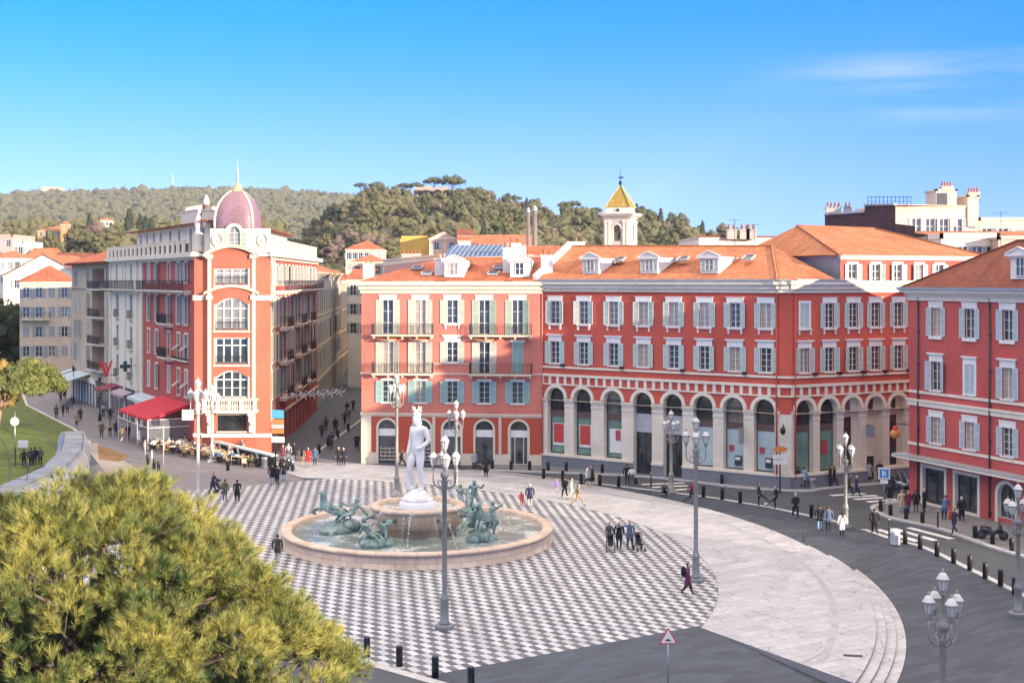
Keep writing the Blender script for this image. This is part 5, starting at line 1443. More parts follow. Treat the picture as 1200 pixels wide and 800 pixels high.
hs = house('back_tiled_house', 'tiled house between the salmon roof and the church tower', 622, 672, 150, 302, 9, 'gable', 1.5, 'ivory', 'tilered', 0, 0)
for px, y0, y1, r in ((619, 273, 249, .26), (626.5, 272, 247, .34)):
    q = P(px, y0, 175); o = top('flue_pipe', 'tall %s whitish flue rising behind the tiled roofs' % ('thin' if r < .3 else 'thick'), 'chimney', (q[0], q[1], q[2]-3))
    h = (y0-y1)*175/FPX+3; b = MB(); b.lathe([(r,0),(r,h),(r*1.25,h),(r*1.25,h+.25)], n=12); part('shaft', b, [M['silver']], o)
    b = MB(); b.lathe([(r*1.5,h+.3),(.05,h+.7)], n=10); b.box(-.03,.03,-.03,.03,h+.2,h+.35); part('cowl', b, [M['lead']], o)
def antenna(px, py, Y, h, label):
    q = P(px, py, Y); o = top('roof_antenna', label, 'antenna', q); b = MB(); b.tube([(0,0,-.8),(0,0,h)], .03, 5); part('mast', b, [M['irongrey']], o)
    b = MB(); b.bar((-.7,0,h*.95),(.7,0,h*.95),.03)
    for k in range(6): b.bar((-.6+k*.24,-.3,h*.95),(-.6+k*.24,.3,h*.95),.02)
    part('aerial', b, [M['irongrey']], o)
antenna(861, 277, 133, 1.8, 'spiky roof antenna above the rust-coloured coping'); antenna(884, 276, 133, 1.2, 'stubby roof antenna on the rust-coped wall')
antenna(1173, 290, 118, 3.3, 'tall roof antenna beside the white house on the hill side'); antenna(519, 300, 150, 3.0, 'lone aerial over the salmon roof skylight')
# church bell tower with its glazed yellow pyramid
cxp = P(727, 400, 212); ct = Bld('bell_tower', 'square whitish church bell tower with yellow tiled pyramid roof', (cxp[0], cxp[1], 0), 'tower')
ca = R(-20); hw = 2.15
def rotc(x, y): return (cxp[0]+x*math.cos(ca)-y*math.sin(ca), cxp[1]+x*math.sin(ca)+y*math.cos(ca))
zt = lambda py: CAMZ-(py-HY)*212/FPX
cor = [rotc(-hw,-hw), rotc(hw,-hw), rotc(hw,hw), rotc(-hw,hw)]
M['towerstone'] = stucco('tower_stone', (.58,.51,.44), .14, .35)
for k in range(4):
    F = ct.facade(cor[k], cor[(k+1)%4])
    b = MB(); wall(b, 0, F.L, 0, zt(255), [(F.L/2-.62, F.L/2+.62, zt(283), zt(264), True)], .5); F.add('wall', b, [M['towerstone']])
    for u in (.35, .95, F.L-.95, F.L-.35):
        b = MB(); b.box(u-.2, u+.2, -.14, .003, 10, zt(262), 0); b.box(u-.26, u+.26, -.22, .003, zt(262), zt(259), 0); F.add('pilaster', b, [M['ivory']])
    b = MB(); arch_band(b, F.L/2-.62, F.L/2+.62, zt(264)-.62, .2, -.1, .003); F.add('archivolt', b, [M['ivory']])
    facade_trim(F, 'cornice', [(zt(256), zt(254), .25), (zt(254), zt(252), .6), (zt(252), zt(250.5), .85)], [M['towerstone']])
b = MB(); h2 = hw*.9
tp = [rotc(-h2,-h2), rotc(h2,-h2), rotc(h2,h2), rotc(-h2,h2)]
b.prism(tp, zt(251), zt(243.5)); ct.world('drum', b, [M['ivory']])
b = MB(); q = rotc(0.1,-h2-.02); b.box(q[0]-.25,q[0]+.25,q[1]-.1,q[1]+.1,zt(248.5),zt(245.5)); ct.world('vent_hole', b, [M['black']])
b = MB(); h3 = hw*.98; ap = (cxp[0], cxp[1], zt(216)); tp = [rotc(-h3,-h3), rotc(h3,-h3), rotc(h3,h3), rotc(-h3,h3)]
for k in range(4): b.face(((*tp[k], zt(243.4)), (*tp[(k+1)%4], zt(243.4)), ap))
ct.world('pyramid_roof', b, [tiles('yellow_glazed_tiles', (.50,.33,.085), (.36,.23,.06), (.52,.42,.18))])
b = MB()
for k in range(4): b.bar((*tp[k], zt(243.4)), ap, .16, .16)
ct.world('roof_rib', b, [plain('green_glazed_ridge', (.10,.15,.06), .4)])
b = MB(); b.lathe([(.2,-.1),(.28,.3),(.1,.6),(.05,.9),(.03,2.4)], ap, 8); b.bar((ap[0]-.3,ap[1],ap[2]+1.1),(ap[0]+.5,ap[1],ap[2]+1.1),.12,.25); ct.world('weather_vane', b, [M['iron']])
b = MB(); b.lathe([(.5,0),(.46,.25),(.3,.75),(.12,.95),(.1,1.1)], (cxp[0],cxp[1],zt(279)), 12, 0, True, False); b.bar((cxp[0]-2,cxp[1],zt(271)),(cxp[0]+2,cxp[1],zt(271)),.14); ct.world('bell', b, [plain('bronze_bell', (.10,.08,.05), .4, .7)])
# upper right: house with a dark tile-hung side, penthouse, white neighbours
M['tilehung'] = tiles('purple_tile_hanging', (.105,.055,.060), (.075,.042,.050), (.13,.08,.08))
pr = Bld('tile_hung_house', 'tall house whose side wall is hung with dark purple tiles', (*P(1020, 400, 150)[:2], 0))
def pz(py, Y): return CAMZ-(py-HY)*Y/FPX
a0, a1 = P(966.5, 400, 152)[:2], P(1049, 400, 138)[:2]
b = MB(); 
dxy = Vector((a1[0]-a0[0], a1[1]-a0[1])); fr = (1013-966.5)/(1049-966.5)
mid = (a0[0]+dxy.x*.59, a0[1]+dxy.y*.59)
z1_, z2_, z3_, z4_ = pz(252, 152), pz(250, 146), pz(241, 144), pz(240, 138)
b.face(((*a0,5),(*mid,5),(*mid,z2_),(*a0,z1_))); b.face(((*mid,5),(*a1,5),(*a1,z4_),(*mid,z3_)))
a2 = P(1072, 400, 134)[:2]; a3 = P(1100, 400, 130)[:2]
b.face(((*a1,5),(*a2,5),(*a2,pz(265,134)),(*a1,pz(262,138)))); b.face(((*a2,5),(*a3,5),(*a3,pz(291,130)),(*a2,pz(281,134))))
pr.world('tile_hung_wall', b, [M['tilehung']])
b = MB(); n_ = Vector((-dxy.y, dxy.x)).normalized()
for p, q, z0, z1 in ((a0, mid, z1_, z2_), (mid, a1, z3_, z4_)):
    b.quad((*p,z0),(*q,z1),(q[0]+n_.x*9,q[1]+n_.y*9,z1),(p[0]+n_.x*9,p[1]+n_.y*9,z0)); b.bar((*p,z0+.06),(*q,z1+.06),.3,.2)
b.quad((*a0,5),(*a0,z1_),(a0[0]+n_.x*9,a0[1]+n_.y*9,z1_),(a0[0]+n_.x*9,a0[1]+n_.y*9,5))
pr.world('flat_roof', b, [M['lead']])
for k in range(7): 
    if k != 4: put_chimney(pr, 970+k*4.3, 248.5, 150, .42, .42, .7, 1, 'greystone', .2)
b = MB()
for k in range(12):
    p = P(1017+k*4.6, 242, 142-k*.3); b.bar(p, (p[0],p[1],p[2]+1.15), .05)
p, q = P(1017,231,142), P(1068,231,139); b.bar(p,q,.05); p, q = P(1017,236,142), P(1068,236,139); b.bar(p,q,.04)
pr.world('roof_railing', b, [M['irongrey']])
ph = house('cream_penthouse', 'long sunlit cream penthouse storey above the tile-hung wall', 1049.5, 1146, 139, 243, 9, 'flat', 0, 'peach', 'tile', 1, 6, dY=2, parapet_h=.25, first=1.2)
for x0, x1, y0, nm in ((1097, 1121, 223, 'square cream stair turret standing on the penthouse roof, with dark grille'), (1134, 1146.5, 230, 'narrow cream stair turret at the end of the penthouse roof')):
    B = house('stair_turret', nm, x0, x1, 140.5, y0, 3.5, 'flat', 0, 'peach', 'tile', 0, 0, zbase=pz(244,140.5), parapet_h=.12)
    put_chimney(B, (x0+x1)/2, y0, 142, 1.2, .8, .5, 4, 'peach', .2)
    if x0 < 1100:
        b = MB(); b.box(.1, 1.2, -.06, .0, B.ze-2.0, B.ze-.3); B.F.add('grille', b, [M['irongrey']])
house('sunlit_cream_house', 'sunlit cream house with chimneys at the edge beyond the penthouse', 1147, 1262, 142, 258, 10, 'flat', 0, 'peach', 'tile', 1, 6, parapet_h=.3)
house('low_tiled_house', 'low tiled roof spreading in front of the cream penthouse', 1096, 1260, 131, 276, 8, 'mono', .75, 'ivory', 'tile', 0, 0)
house('white_house', 'white house with two small windows below the tiled roofs, behind the crimson house', 1103, 1170, 126, 279, 4, 'flat', 0, 'ivory', 'tile', 2, 4, first=.8, gap=2.2)
house('tan_wall_house', 'tan rough wall with white chimney pots next to the white house', 1170, 1262, 124, 280, 8, 'flat', 0, 'sand', 'tile', 0, 0, parapet_h=.2)
# the houses on the far side of the old-town street, behind the salmon house: they shade it
for k, (y0, y1, zt_) in enumerate(((141, 172, 18.5), (173, 215, 17.5), (216, 300, 18.0))):
    B = Bld('old_town_house', ['red house directly behind the salmon house on the old-town street', 'second house behind the salmon house on the old-town street', 'last long house on the shaded side of the old-town street'][k], (-8, (y0+y1)/2, 0))
    x = lambda y: -13.9-(y-140)*.028
    F = B.facade((x(y1), y1), (x(y0), y0)); n = int(F.L/3.2); us = [F.L*(q+.5)/n for q in range(n)]
    rws = [(4.6,6.8),(8.2,10.6),(11.8,14.2)]
    b = MB(); wall(b, 0, F.L, -.2, zt_, [(u-.5,u+.5,a,c) for u in us for a, c in rws], .15); F.add('wall', b, [M[['wine','sand','ochre'][k]]])
    for u in us:
        for a, c in rws: place_window(F, u, a, 1.0, c-a, style('graygreen','ivory','glassdark'), False, 'open', 2, 2, None, None, sw=.45)
    b = MB(); w_ = min(13, 22-8*(k > 0)); q = [F.W(0,-.3,zt_),F.W(F.L,-.3,zt_),F.W(F.L,w_,zt_+1.6),F.W(0,w_,zt_+1.6)]; b.quad(*q); b.quad(q[3],q[2],F.W(F.L,2*w_,zt_),F.W(0,2*w_,zt_)); B.world('roof', b, [M['tile']])
    b = MB(); p, q2_ = F.W(F.L,0)[:2], F.W(F.L,2*w_)[:2]; b.face(((*p,0),(*q2_,0),(*q2_,zt_),(*F.W(F.L,w_)[:2],zt_+1.6),(*p,zt_))); B.world('side_wall', b, [M['rose']])
# ------------------------------------------------------------------ hills and trees
def leaf_mat(name, a, c, trans=.0):
    if name in MC: return MC[name]
    t = NT(name); t.set(.75, 0, .25)
    rnd = t.new('ShaderNodeObjectInfo').outputs['Random']
    n1 = t.noise(t.pos(), .35, 3); n2 = t.noise(t.pos(), 2.5, 3)
    f = t.math('ADD', t.math('MULTIPLY', n1, .7), t.math('MULTIPLY', n2, .5))
    x = t.mix(t.ramp(f, .42, .82), a, c)
    t.col(t.mix(t.math('MULTIPLY', rnd, .5), x, scl(c, .8)))
    MC[name] = t.mat; return t.mat
M['bark'] = plain('pine_bark', (.14,.085,.055), .9, 0, .3, 4)
M['oak'] = leaf_mat('evergreen_foliage', (.045,.055,.024), (.160,.135,.058))
M['pinefol'] = leaf_mat('pine_foliage', (.035,.052,.022), (.115,.115,.042))
M['brush'] = leaf_mat('bare_branch_foliage', (.10,.075,.058), (.20,.14,.105))
M['cyp'] = leaf_mat('cypress_foliage', (.022,.036,.020), (.055,.062,.030))
M['farfol'] = leaf_mat('distant_foliage', (.058,.068,.034), (.140,.125,.062))
def icos(sub):
    import bmesh
    bm = bmesh.new(); bmesh.ops.create_icosphere(bm, subdivisions=sub, radius=1)
    v = np.array([p.co[:] for p in bm.verts]); f = np.array([[q.index for q in p.verts] for p in bm.faces]); bm.free(); return v, f
IC1, IC2 = icos(1), icos(2)
def raw_mesh(name, v, f, mats, mi=None, smooth=False):
    me = bpy.data.meshes.new(name); v = np.asarray(v, np.float32); f = np.asarray(f, np.int32); k = f.shape[1]
    me.vertices.add(len(v)); me.vertices.foreach_set('co', v.ravel())
    me.loops.add(f.size); me.loops.foreach_set('vertex_index', f.ravel())
    me.polygons.add(len(f)); me.polygons.foreach_set('loop_start', np.arange(0, f.size, k, dtype=np.int32))
    for m in mats: me.materials.append(m)
    if mi is not None: me.polygons.foreach_set('material_index', np.asarray(mi, np.int32))
    me.polygons.foreach_set('use_smooth', np.full(len(f), smooth))
    me.update(calc_edges=True); me.validate(); return me
def lumps(cs, rs, ic, rough=.28, flat=1.0, g=rng):
    """many small irregular balls as one vertex / face array"""
    v0, f0 = ic; V, F = [], []
    for k, (c, r) in enumerate(zip(cs, rs)):
        j = 1 + rough*(g.random(len(v0))-.5)*2
        V.append(v0*j[:, None]*r*np.array([1, 1, flat]) + c); F.append(f0 + k*len(v0))
    return np.concatenate(V), np.concatenate(F)
def leaf_tris(cs, rs, n, size, g=rng, up=.4):
    """loose leaf-sized triangles over the lumps"""
    idx = g.integers(0, len(cs), n); d = g.normal(size=(n, 3)); d[:, 2] += up*0; d /= np.linalg.norm(d, axis=1)[:, None]
    p = cs[idx] + d*(rs[idx]*g.uniform(.85, 1.22, n))[:, None]
    a = g.normal(size=(n, 3)); a /= np.linalg.norm(a, axis=1)[:, None]; b_ = np.cross(a, d); b_ /= np.maximum(1e-6, np.linalg.norm(b_, axis=1))[:, None]
    s = size*g.uniform(.6, 1.4, n)[:, None]
    v = np.stack([p+a*s, p-a*s*.5+b_*s*.8, p-a*s*.5-b_*s*.8], 1).reshape(-1, 3)
    return v, np.arange(n*3).reshape(-1, 3)
def join(*vf):
    V, F, o = [], [], 0
    for v, f in vf: V.append(v); F.append(f+o); o += len(v)
    return np.concatenate(V), np.concatenate(F)
def crown_round(h=8.0, w=7.0, n=26, ic=IC1, seed=1, tri=260, ts=.5, low=.25, lr=1.0):
    g = np.random.default_rng(seed); cs, rs = [], []
    for k in range(n):
        a = g.random()*2*math.pi; z = g.uniform(low, 1.0); rr = math.sqrt(max(.05, 1-((z-.5)/.55)**2))
        rad = w/2*rr*math.sqrt(g.uniform(.15, 1))*.82
        cs.append((rad*math.cos(a), rad*math.sin(a), z*h)); rs.append(w*g.uniform(.13, .24)*lr)
    cs, rs = np.array(cs), np.array(rs)
    return join(lumps(cs, rs, ic, .3, .85, g), leaf_tris(cs, rs, tri, ts, g))
def trunk_mesh(h, r, mat, lean=(0,0), limbs=(), n=7):
    b = MB(); pts = [(lean[0]*(k/4)**1.3, lean[1]*(k/4)**1.3, h*k/4) for k in range(5)]
    b.tube(pts, [r*1.25, r, r*.85, r*.72, r*.55], n)
    for p, q, rr in limbs: b.tube([p, ((p[0]+q[0])/2, (p[1]+q[1])/2, (p[2]+q[2])/2-.15), q], [rr, rr*.8, rr*.4], 6)
    return b.mesh('trunk', [mat])
def crown_umbrella(w=9.0, th=3.2, z=7.0, n=46, seed=3, ic=IC1, tri=500, ts=.4):
    g = np.random.default_rng(seed); cs, rs = [], []
    for k in range(n):
        a = g.random()*2*math.pi; rr = math.sqrt(g.random())*w/2*.86
        zz_ = z + th*(.35+.6*(1-(rr/(w/2))**2)*g.uniform(.55, 1)) - .2
        cs.append((rr*math.cos(a), rr*math.sin(a), zz_)); rs.append(w*g.uniform(.085, .14)*(.62 if n > 100 else 1))
    cs, rs = np.array(cs), np.array(rs)
    return join(lumps(cs, rs, ic, .3, .7, g), leaf_tris(cs, rs, tri, ts, g))
# ---- terrain
def interp(x, xs, ys): return float(np.interp(x, xs, ys))
CAX = [300,330,360,380,400,420,440,470,500,520,545,560,580,600,620,640,660,680,700,725,760,800,830,850,880,930]
CAY = [322,306,288,270,255,243,240,240,243,243,240,242,249,253,257,262,264,263,265,265,267,274,281,285,294,322]
FAX = [-300,-60,0,60,130,230,330,380,420,500,600,700]
FAY = [226,230,231,227,226,223,226,229,233,246,282,325]
def castle_z(px, Y):
    zr_ = CAMZ+(HY-interp(px, CAX, CAY))*900/FPX
    t = (Y-360)/(900-360); s = math.sin(min(1, max(0, t))*math.pi/2)**1.15 if t <= 1 else max(0, 1-(t-1)*1.6)
    return -2+(zr_+2)*s
def far_z(px, Y):
    zr_ = CAMZ+(HY-interp(px, FAX, FAY))*2400/FPX
    t = (Y-900)/(2400-900); s = min(1, max(0, t))**1.05 if t <= 1 else max(0, 1-(t-1)*1.5)
    return -3+(zr_+3)*s
def terrain(name, fn, xs, ys, mat):
    b = MB(); b.grid([[((px-CX)/FPX*Y, Y, fn(px, Y)) for px in xs] for Y in ys], 0, False, True); return struct(name, b, [mat])
M['hillsoil'] = stucco('hillside_soil', (.085,.080,.050), .3, .0)
terrain('castle_hill', castle_z, np.arange(300, 931, 15), [360, 420, 480, 560, 640, 720, 800, 860, 900, 960, 1100, 1500], M['hillsoil'])
terrain('far_hill', far_z, np.arange(-300, 701, 20), [900, 1100, 1300, 1500, 1700, 1900, 2100, 2300, 2400, 2550, 2900, 3400], M['hillsoil'])
# ---- the far wood, one mass that nobody could count
g = np.random.default_rng(11); cs, rs = [], []
for k in range(5200):
    px = g.uniform(-120, 520); Y = 900+1520*g.random()**.75
    z = far_z(px, Y); X = (px-CX)/FPX*Y
    r = g.uniform(4.0, 8.0)*(1 if g.random() > .05 else 1.5); cs.append((X, Y, z+r*.45)); rs.append(r)
v, f = lumps(np.array(cs), np.array(rs), IC1, .35, .95, g)
v2, f2 = leaf_tris(np.array(cs), np.array(rs), 16000, 2.0, g); v, f = join((v, f), (v2, f2))
o = link('distant_wood', raw_mesh('distant_wood', v, f, [M['farfol']])); o['kind'] = 'stuff'; o['label'] = 'dense grey-green wood covering the far hill'
# ---- undergrowth of the castle hill
cs, rs = [], []
for k in range(2600):
    px = g.uniform(325, 900); Y = 400+560*g.random()
    z = castle_z(px, Y)
    if Y > 900 or z < 3: continue
    r = g.uniform(2.2, 4.2); cs.append(((px-CX)/FPX*Y, Y, z+r*.3)); rs.append(r)
v, f = lumps(np.array(cs), np.array(rs), IC1, .4, .9, g); v2, f2 = leaf_tris(np.array(cs), np.array(rs), 9000, 1.0, g); v, f = join((v, f), (v2, f2))
o = link('hillside_undergrowth', raw_mesh('hillside_undergrowth', v, f, [M['oak']])); o['kind'] = 'stuff'; o['label'] = 'scrubby undergrowth between the trees of the castle hill'
# ---- trees of the castle hill, each a thing of its own
PT = []
for k in range(5): PT.append(('hillside_tree', raw_mesh('hillside_tree', *crown_round(9.5, 9.0+k*.6, 24, IC1, 20+k, 420, .62, .1), [M['oak'] if k != 3 else M['brush']])))
for k in range(2): PT.append(('pine_tree', raw_mesh('pine_tree', *crown_round(11, 8.0, 26, IC1, 40+k, 420, .55, .2), [M['pinefol']])))
def cyp(seed):
    gg = np.random.default_rng(seed); zz_ = np.linspace(.5, 13, 22); w = 1.55*np.sin(np.clip(zz_/13, 0, 1)**.6*math.pi*.93)+.25
    cs = np.stack([gg.normal(0, .25, 22), gg.normal(0, .25, 22), zz_], 1); return join(lumps(cs, w, IC1, .25, 1.1, gg), leaf_tris(cs, w, 200, .45, gg))
PT.append(('cypress_tree', raw_mesh('cypress_tree', *cyp(5), [M['cyp']])))
LBL = {'hillside_tree': 'rounded evergreen tree massed with others on the castle hill', 'pine_tree': 'dark bushy pine massed with others on the castle hill', 'cypress_tree': 'slim dark cypress among the trees of the castle hill'}
GRP = {'hillside_tree': 'rounded trees covering the castle hill', 'pine_tree': 'bushy pines covering the castle hill', 'cypress_tree': 'cypresses on the castle hill'}
def hill_tree(k, px, Y, s, fn=castle_z):
    nm, me = PT[k]; X = (px-CX)/FPX*Y
    o = link(nm, me, None, (X, Y, fn(px, Y)-.6*s), g.random()*6.28); o.scale = (s*g.uniform(.85, 1.15), s*g.uniform(.85, 1.15), s*g.uniform(.85, 1.2)); return o
n = 0
while n < 285:
    px = g.uniform(335, 885); Y = 420+490*g.random()**.8
    if castle_z(px, Y) < 4: continue
    if 484 < px < 524 and Y > 700: continue
    k = int(g.choice(8, p=[.17,.17,.16,.10,.14,.09,.09,.08])); nm = PT[k][0]
    o = hill_tree(k, px, Y, g.uniform(.6, 1.0)*(.92 if Y < 600 else 1.05)); o.scale *= (.72 if k == 3 else 1); tag(o, LBL[nm], 'tree', GRP[nm]); n += 1
# rock face near the top, a ruined wall above it
b = MB(); rows = []
for j in range(9):
    rows.append([])
    for i in range(13):
        px = 485+39*i/12; Y = 845-j*0+g.uniform(-5, 5)+(8 if j % 2 else 0)
        p = P(px, 254-31*j/8+g.uniform(-1, 1), Y); rows[-1].append(p)
b.grid(rows, 0, False, False)
for i in range(12): 
    a, c = rows[-1][i], rows[-1][i+1]; b.quad(a, c, (c[0], c[1]+50, c[2]-3), (a[0], a[1]+50, a[2]-3))
o = struct('rock_face', b, [stucco('pale_rock', (.33,.25,.20), .3, .5)])
o = top('ruined_wall', 'pale ruined stone wall crowning the rock face on the castle hill', 'wall', P(505, 225, 858))
b = MB()
for k, (x, w, h) in enumerate(((-11, 6, 4.5), (-5, 6, 5.5), (1, 6, 4.0), (7, 5, 5.0))): b.box(x, x+w-.01, -1.5+.1*k, 1.5, -4, h*.7, 0)
part('masonry', b, [stone('ruin_stone', (.42,.33,.26), 1.4, .6, .05, .2)], o)
# skyline umbrella pines, cypresses near the villa, bare pink-brown trees lower down
US = [raw_mesh('crown', *crown_umbrella(15, 5.0, 9.0, 46, 60+k, IC1, 420, .6), [M['pinefol']]) for k in range(3)]
UT = trunk_mesh(11.0, .45, M['bark'], (.6, 0), (((.3,0,7),(-3.5,.5,10.5),.25), ((.4,0,7.5),(3.5,-.6,10.8),.25), ((.5,0,8),(.5,3,10.8),.2)))
for i, (px, py, Y, s, lab) in enumerate(((423, 217, 890, .62, 'small umbrella pine standing first on the castle hill skyline'), (441, 217, 905, .78, 'umbrella pine with two bare stems near the start of the skyline'), (474, 218, 910, .75, 'umbrella pine just before the ruined wall on the skyline'),
        (489, 217, 900, .7, 'low umbrella pine at the edge of the ruined wall'), (508, 212, 905, .95, 'big round-topped umbrella pine behind the ruined wall'), (530, 212, 900, 1.3, 'widest flat umbrella pine of the skyline, standing clear of the others'),
        (604, 232, 900, .6, 'small skyline pine in the dip past the widest pine'), (661, 240, 890, .7, 'umbrella pine rising over the wood before the church tower'), (673, 239, 892, .75, 'umbrella pine second before the church tower'), (698, 246, 890, .6, 'low pine touching the church tower on its near side'))):
    X = (px-CX)/FPX*Y; zt_ = CAMZ+(HY-py)*Y/FPX; z0 = zt_-11.8*s
    o = top('umbrella_pine', lab, 'tree', (X, Y, z0), g.random()*6, 'umbrella pines on the castle hill skyline'); o.scale = (s, s, s)
    link('crown', US[i % 3], o); link('trunk', UT, o)
for k, (px, py) in enumerate(((617, 236), (621, 233), (612, 240))):
    Y = 880; s = (1.1, 1.25, .9)[k]; o = hill_tree(7, px, Y, s); o.location.z = CAMZ+(HY-py)*Y/FPX-13.3*s
    tag(o, ['middle cypress of the three in the skyline clump by the flues', 'tallest cypress of the three in the skyline clump by the flues', 'shortest cypress of the three in the skyline clump by the flues'][k], 'tree', 'cypress clump on the skyline')
CL = ['dark cypress beside the orange villa turret', 'pointed cypress close to the orange villa', 'cypress standing alone between villa and domed house', 'cypress with a lighter tip on the slope', 'narrow cypress in the pair behind the domed house', 'broader cypress in the pair behind the domed house', 'cypress just clear of the domed house roof', 'short cypress below the far wood', 'cypress at the edge of the terraces']
for k, (px, y0, y1) in enumerate(((53, 268, 286), (105, 252, 274), (112, 258, 276), (151, 246, 276), (164, 252, 278), (171, 254, 280), (178, 256, 280), (130, 262, 278), (92, 264, 280))):
    Y = 620; h = (y1-y0)*Y/FPX; o = link('cypress_tree', PT[7][1], None, P(px, y1+2, Y), k); s = (h+1)/13; o.scale = (s*1.2, s*1.2, s); tag(o, CL[k], 'tree', 'cypresses on the lower slope')
q = 0
for px, y1, Y, s, k in ((20,302,480,.8,0),(28,292,500,.9,1),(60,292,520,.7,0),(84,290,520,.75,1),(100,296,480,.9,2),(116,300,470,.9,0),(110,283,560,.8,3),(88,280,560,.7,0),(135,284,540,.7,1),(125,291,500,.8,2),(395,292,430,.5,3),(446,296,420,.55,3),(385,300,400,.5,3),(455,300,410,.6,2),(432,288,440,.55,3),(410,282,450,.5,3)):
    o = hill_tree(k, px, Y, s); p = P(px, y1, Y); o.location = (p[0], p[1], p[2]-1); q += 1
    side = 'left' if px < 200 else 'right'
    tag(o, ('leafy tree among the small houses on the slope beyond the left street' if px < 200 else 'bare brownish tree among the houses between the domed house and the salmon house'), 'tree', 'trees among the houses beyond the left street' if px < 200 else 'bare trees below the castle hill')
# slope the villas of the left background stand on
b = MB(); xs = np.arange(-160, 331, 14)
b.grid([[((px-CX)/FPX*Y, Y, z) for px in xs] for Y, z in ((430, -3), (480, 16), (520, 24), (580, 34), (700, 44), (900, 50), (1000, 10))], 0, False, True); struct('villa_slope', b, [M['hillsoil']])
cs, rs = [], []
for k in range(1500):
    px = g.uniform(-60, 330); Y = g.uniform(440, 900); z = interp(Y, [430,480,520,580,700,900], [-3,16,24,34,44,50]); r = g.uniform(1.8, 4.0)*(1 if Y < 650 else 1.3); cs.append(((px-CX)/FPX*Y, Y, z+r*.35)); rs.append(r)
v, f = join(lumps(np.array(cs), np.array(rs), IC1, .4, .95, g), leaf_tris(np.array(cs), np.array(rs), 6000, 1.0, g))
o = link('slope_shrubbery', raw_mesh('slope_shrubbery', v, f, [M['oak']])); o['kind'] = 'stuff'; o['label'] = 'shrubs and small trees covering the slope below the far wood'
for k, (x0, x1, y0, y1, nm) in enumerate(((118, 127, 258, 268, 'small white cottage among cypresses on the slope'), (137, 172, 270, 279, 'long pale terrace wall with white balustrade on the slope'), (84, 138, 275, 280, 'long grey retaining wall below the villa gardens'), (60, 100, 283, 292, 'rose-coloured low house under the villa gardens'), (48, 62, 219, 227, 'tiny pale fort on the crest of the far hill'), (62, 72, 220, 226, 'tiny broken wall beside the fort on the crest'))):
    Y = 640 if k < 4 else 2380; zb_ = P(0, y1, Y)[2]
    house('hill_house' if k not in (1, 2, 5) else 'terrace_wall', nm, x0, x1, Y, y0, 8 if k < 4 else 20, 'flat' if k in (1, 2, 4, 5) else 'hip', 1.5, ['ivory', 'ivory', 'greystone', 'rose', 'sand', 'sand'][k], 'tile', 1 if k in (0, 3) else 0, 3 if k == 0 else 6, zbase=zb_-1)
# slender lattice mast on the far hill
q = P(203, 224, 2420); o = top('lattice_mast', 'faint red and white lattice mast on the far hill', 'mast', (q[0], q[1], q[2]-4)); b = MB()
for x, y in ((-1,-1),(1,-1),(1,1),(-1,1)): b.bar((x*1.6,y*1.6,0),(x*.3,y*.3,36),.35)
for k in range(9): z = 2+k*3.8; w = 1.6-1.3*z/36; b.bar((-w,-w,z),(w,-w,z+3),.2); b.bar((w,-w,z),(-w,-w,z+3),.2)
part('lattice', b, [plain('mast_paint', (.6,.5,.48), .6)], o)
# ------------------------------------------------------------------ the umbrella pine by the tram
tp = (-50.6, 128.5)
o = top('umbrella_pine', 'rounded umbrella pine with a bare pink-brown trunk on the lawn by the tram', 'tree', (*tp, 0))
cr = crown_umbrella(7.9, 5.6, 3.9, 230, 77, IC1, 14000, .13); cr = (cr[0]*np.array([1,1,1])+np.array([2.7,0,0]), cr[1])
link('crown', raw_mesh('crown', *cr, [leaf_mat('sunny_pine_foliage', (.060,.085,.022), (.21,.20,.055))]), o)
link('trunk', trunk_mesh(5.6, .27, plain('pink_bark', (.36,.22,.15), .9, 0, .25, 5), (.9, 0), (((.4,0,3.6),(-1.6,.4,5.8),.13), ((.6,0,4),(2.2,-.5,6),.13), ((.7,0,4.2),(.9,1.8,6),.12), ((.7,0,4.2),(1.0,-1.8,6),.12))), o, (-.7,0,0))
o = top('autumn_tree', 'yellow-leaved tree at the edge behind the lawn pine', 'tree', (*P(-4, 400, 150)[:2], 0))
link('crown', raw_mesh('crown', *crown_round(7.4, 5.6, 60, IC1, 91, 9000, .13, .35, .5), [leaf_mat('autumn_foliage', (.20,.13,.03), (.34,.24,.07))]), o)
link('trunk', trunk_mesh(4.2, .2, M['bark'], (.2, 0)), o)
o = top('dark_shrub', 'dark green tree beside the end wall of the cream house', 'tree', (*P(-2, 400, 208)[:2], 0))
link('crown', raw_mesh('crown', *crown_round(14, 9, 50, IC1, 93, 1500, .3, .1), [M['cyp']]), o); link('trunk', trunk_mesh(5, .25, M['bark']), o)
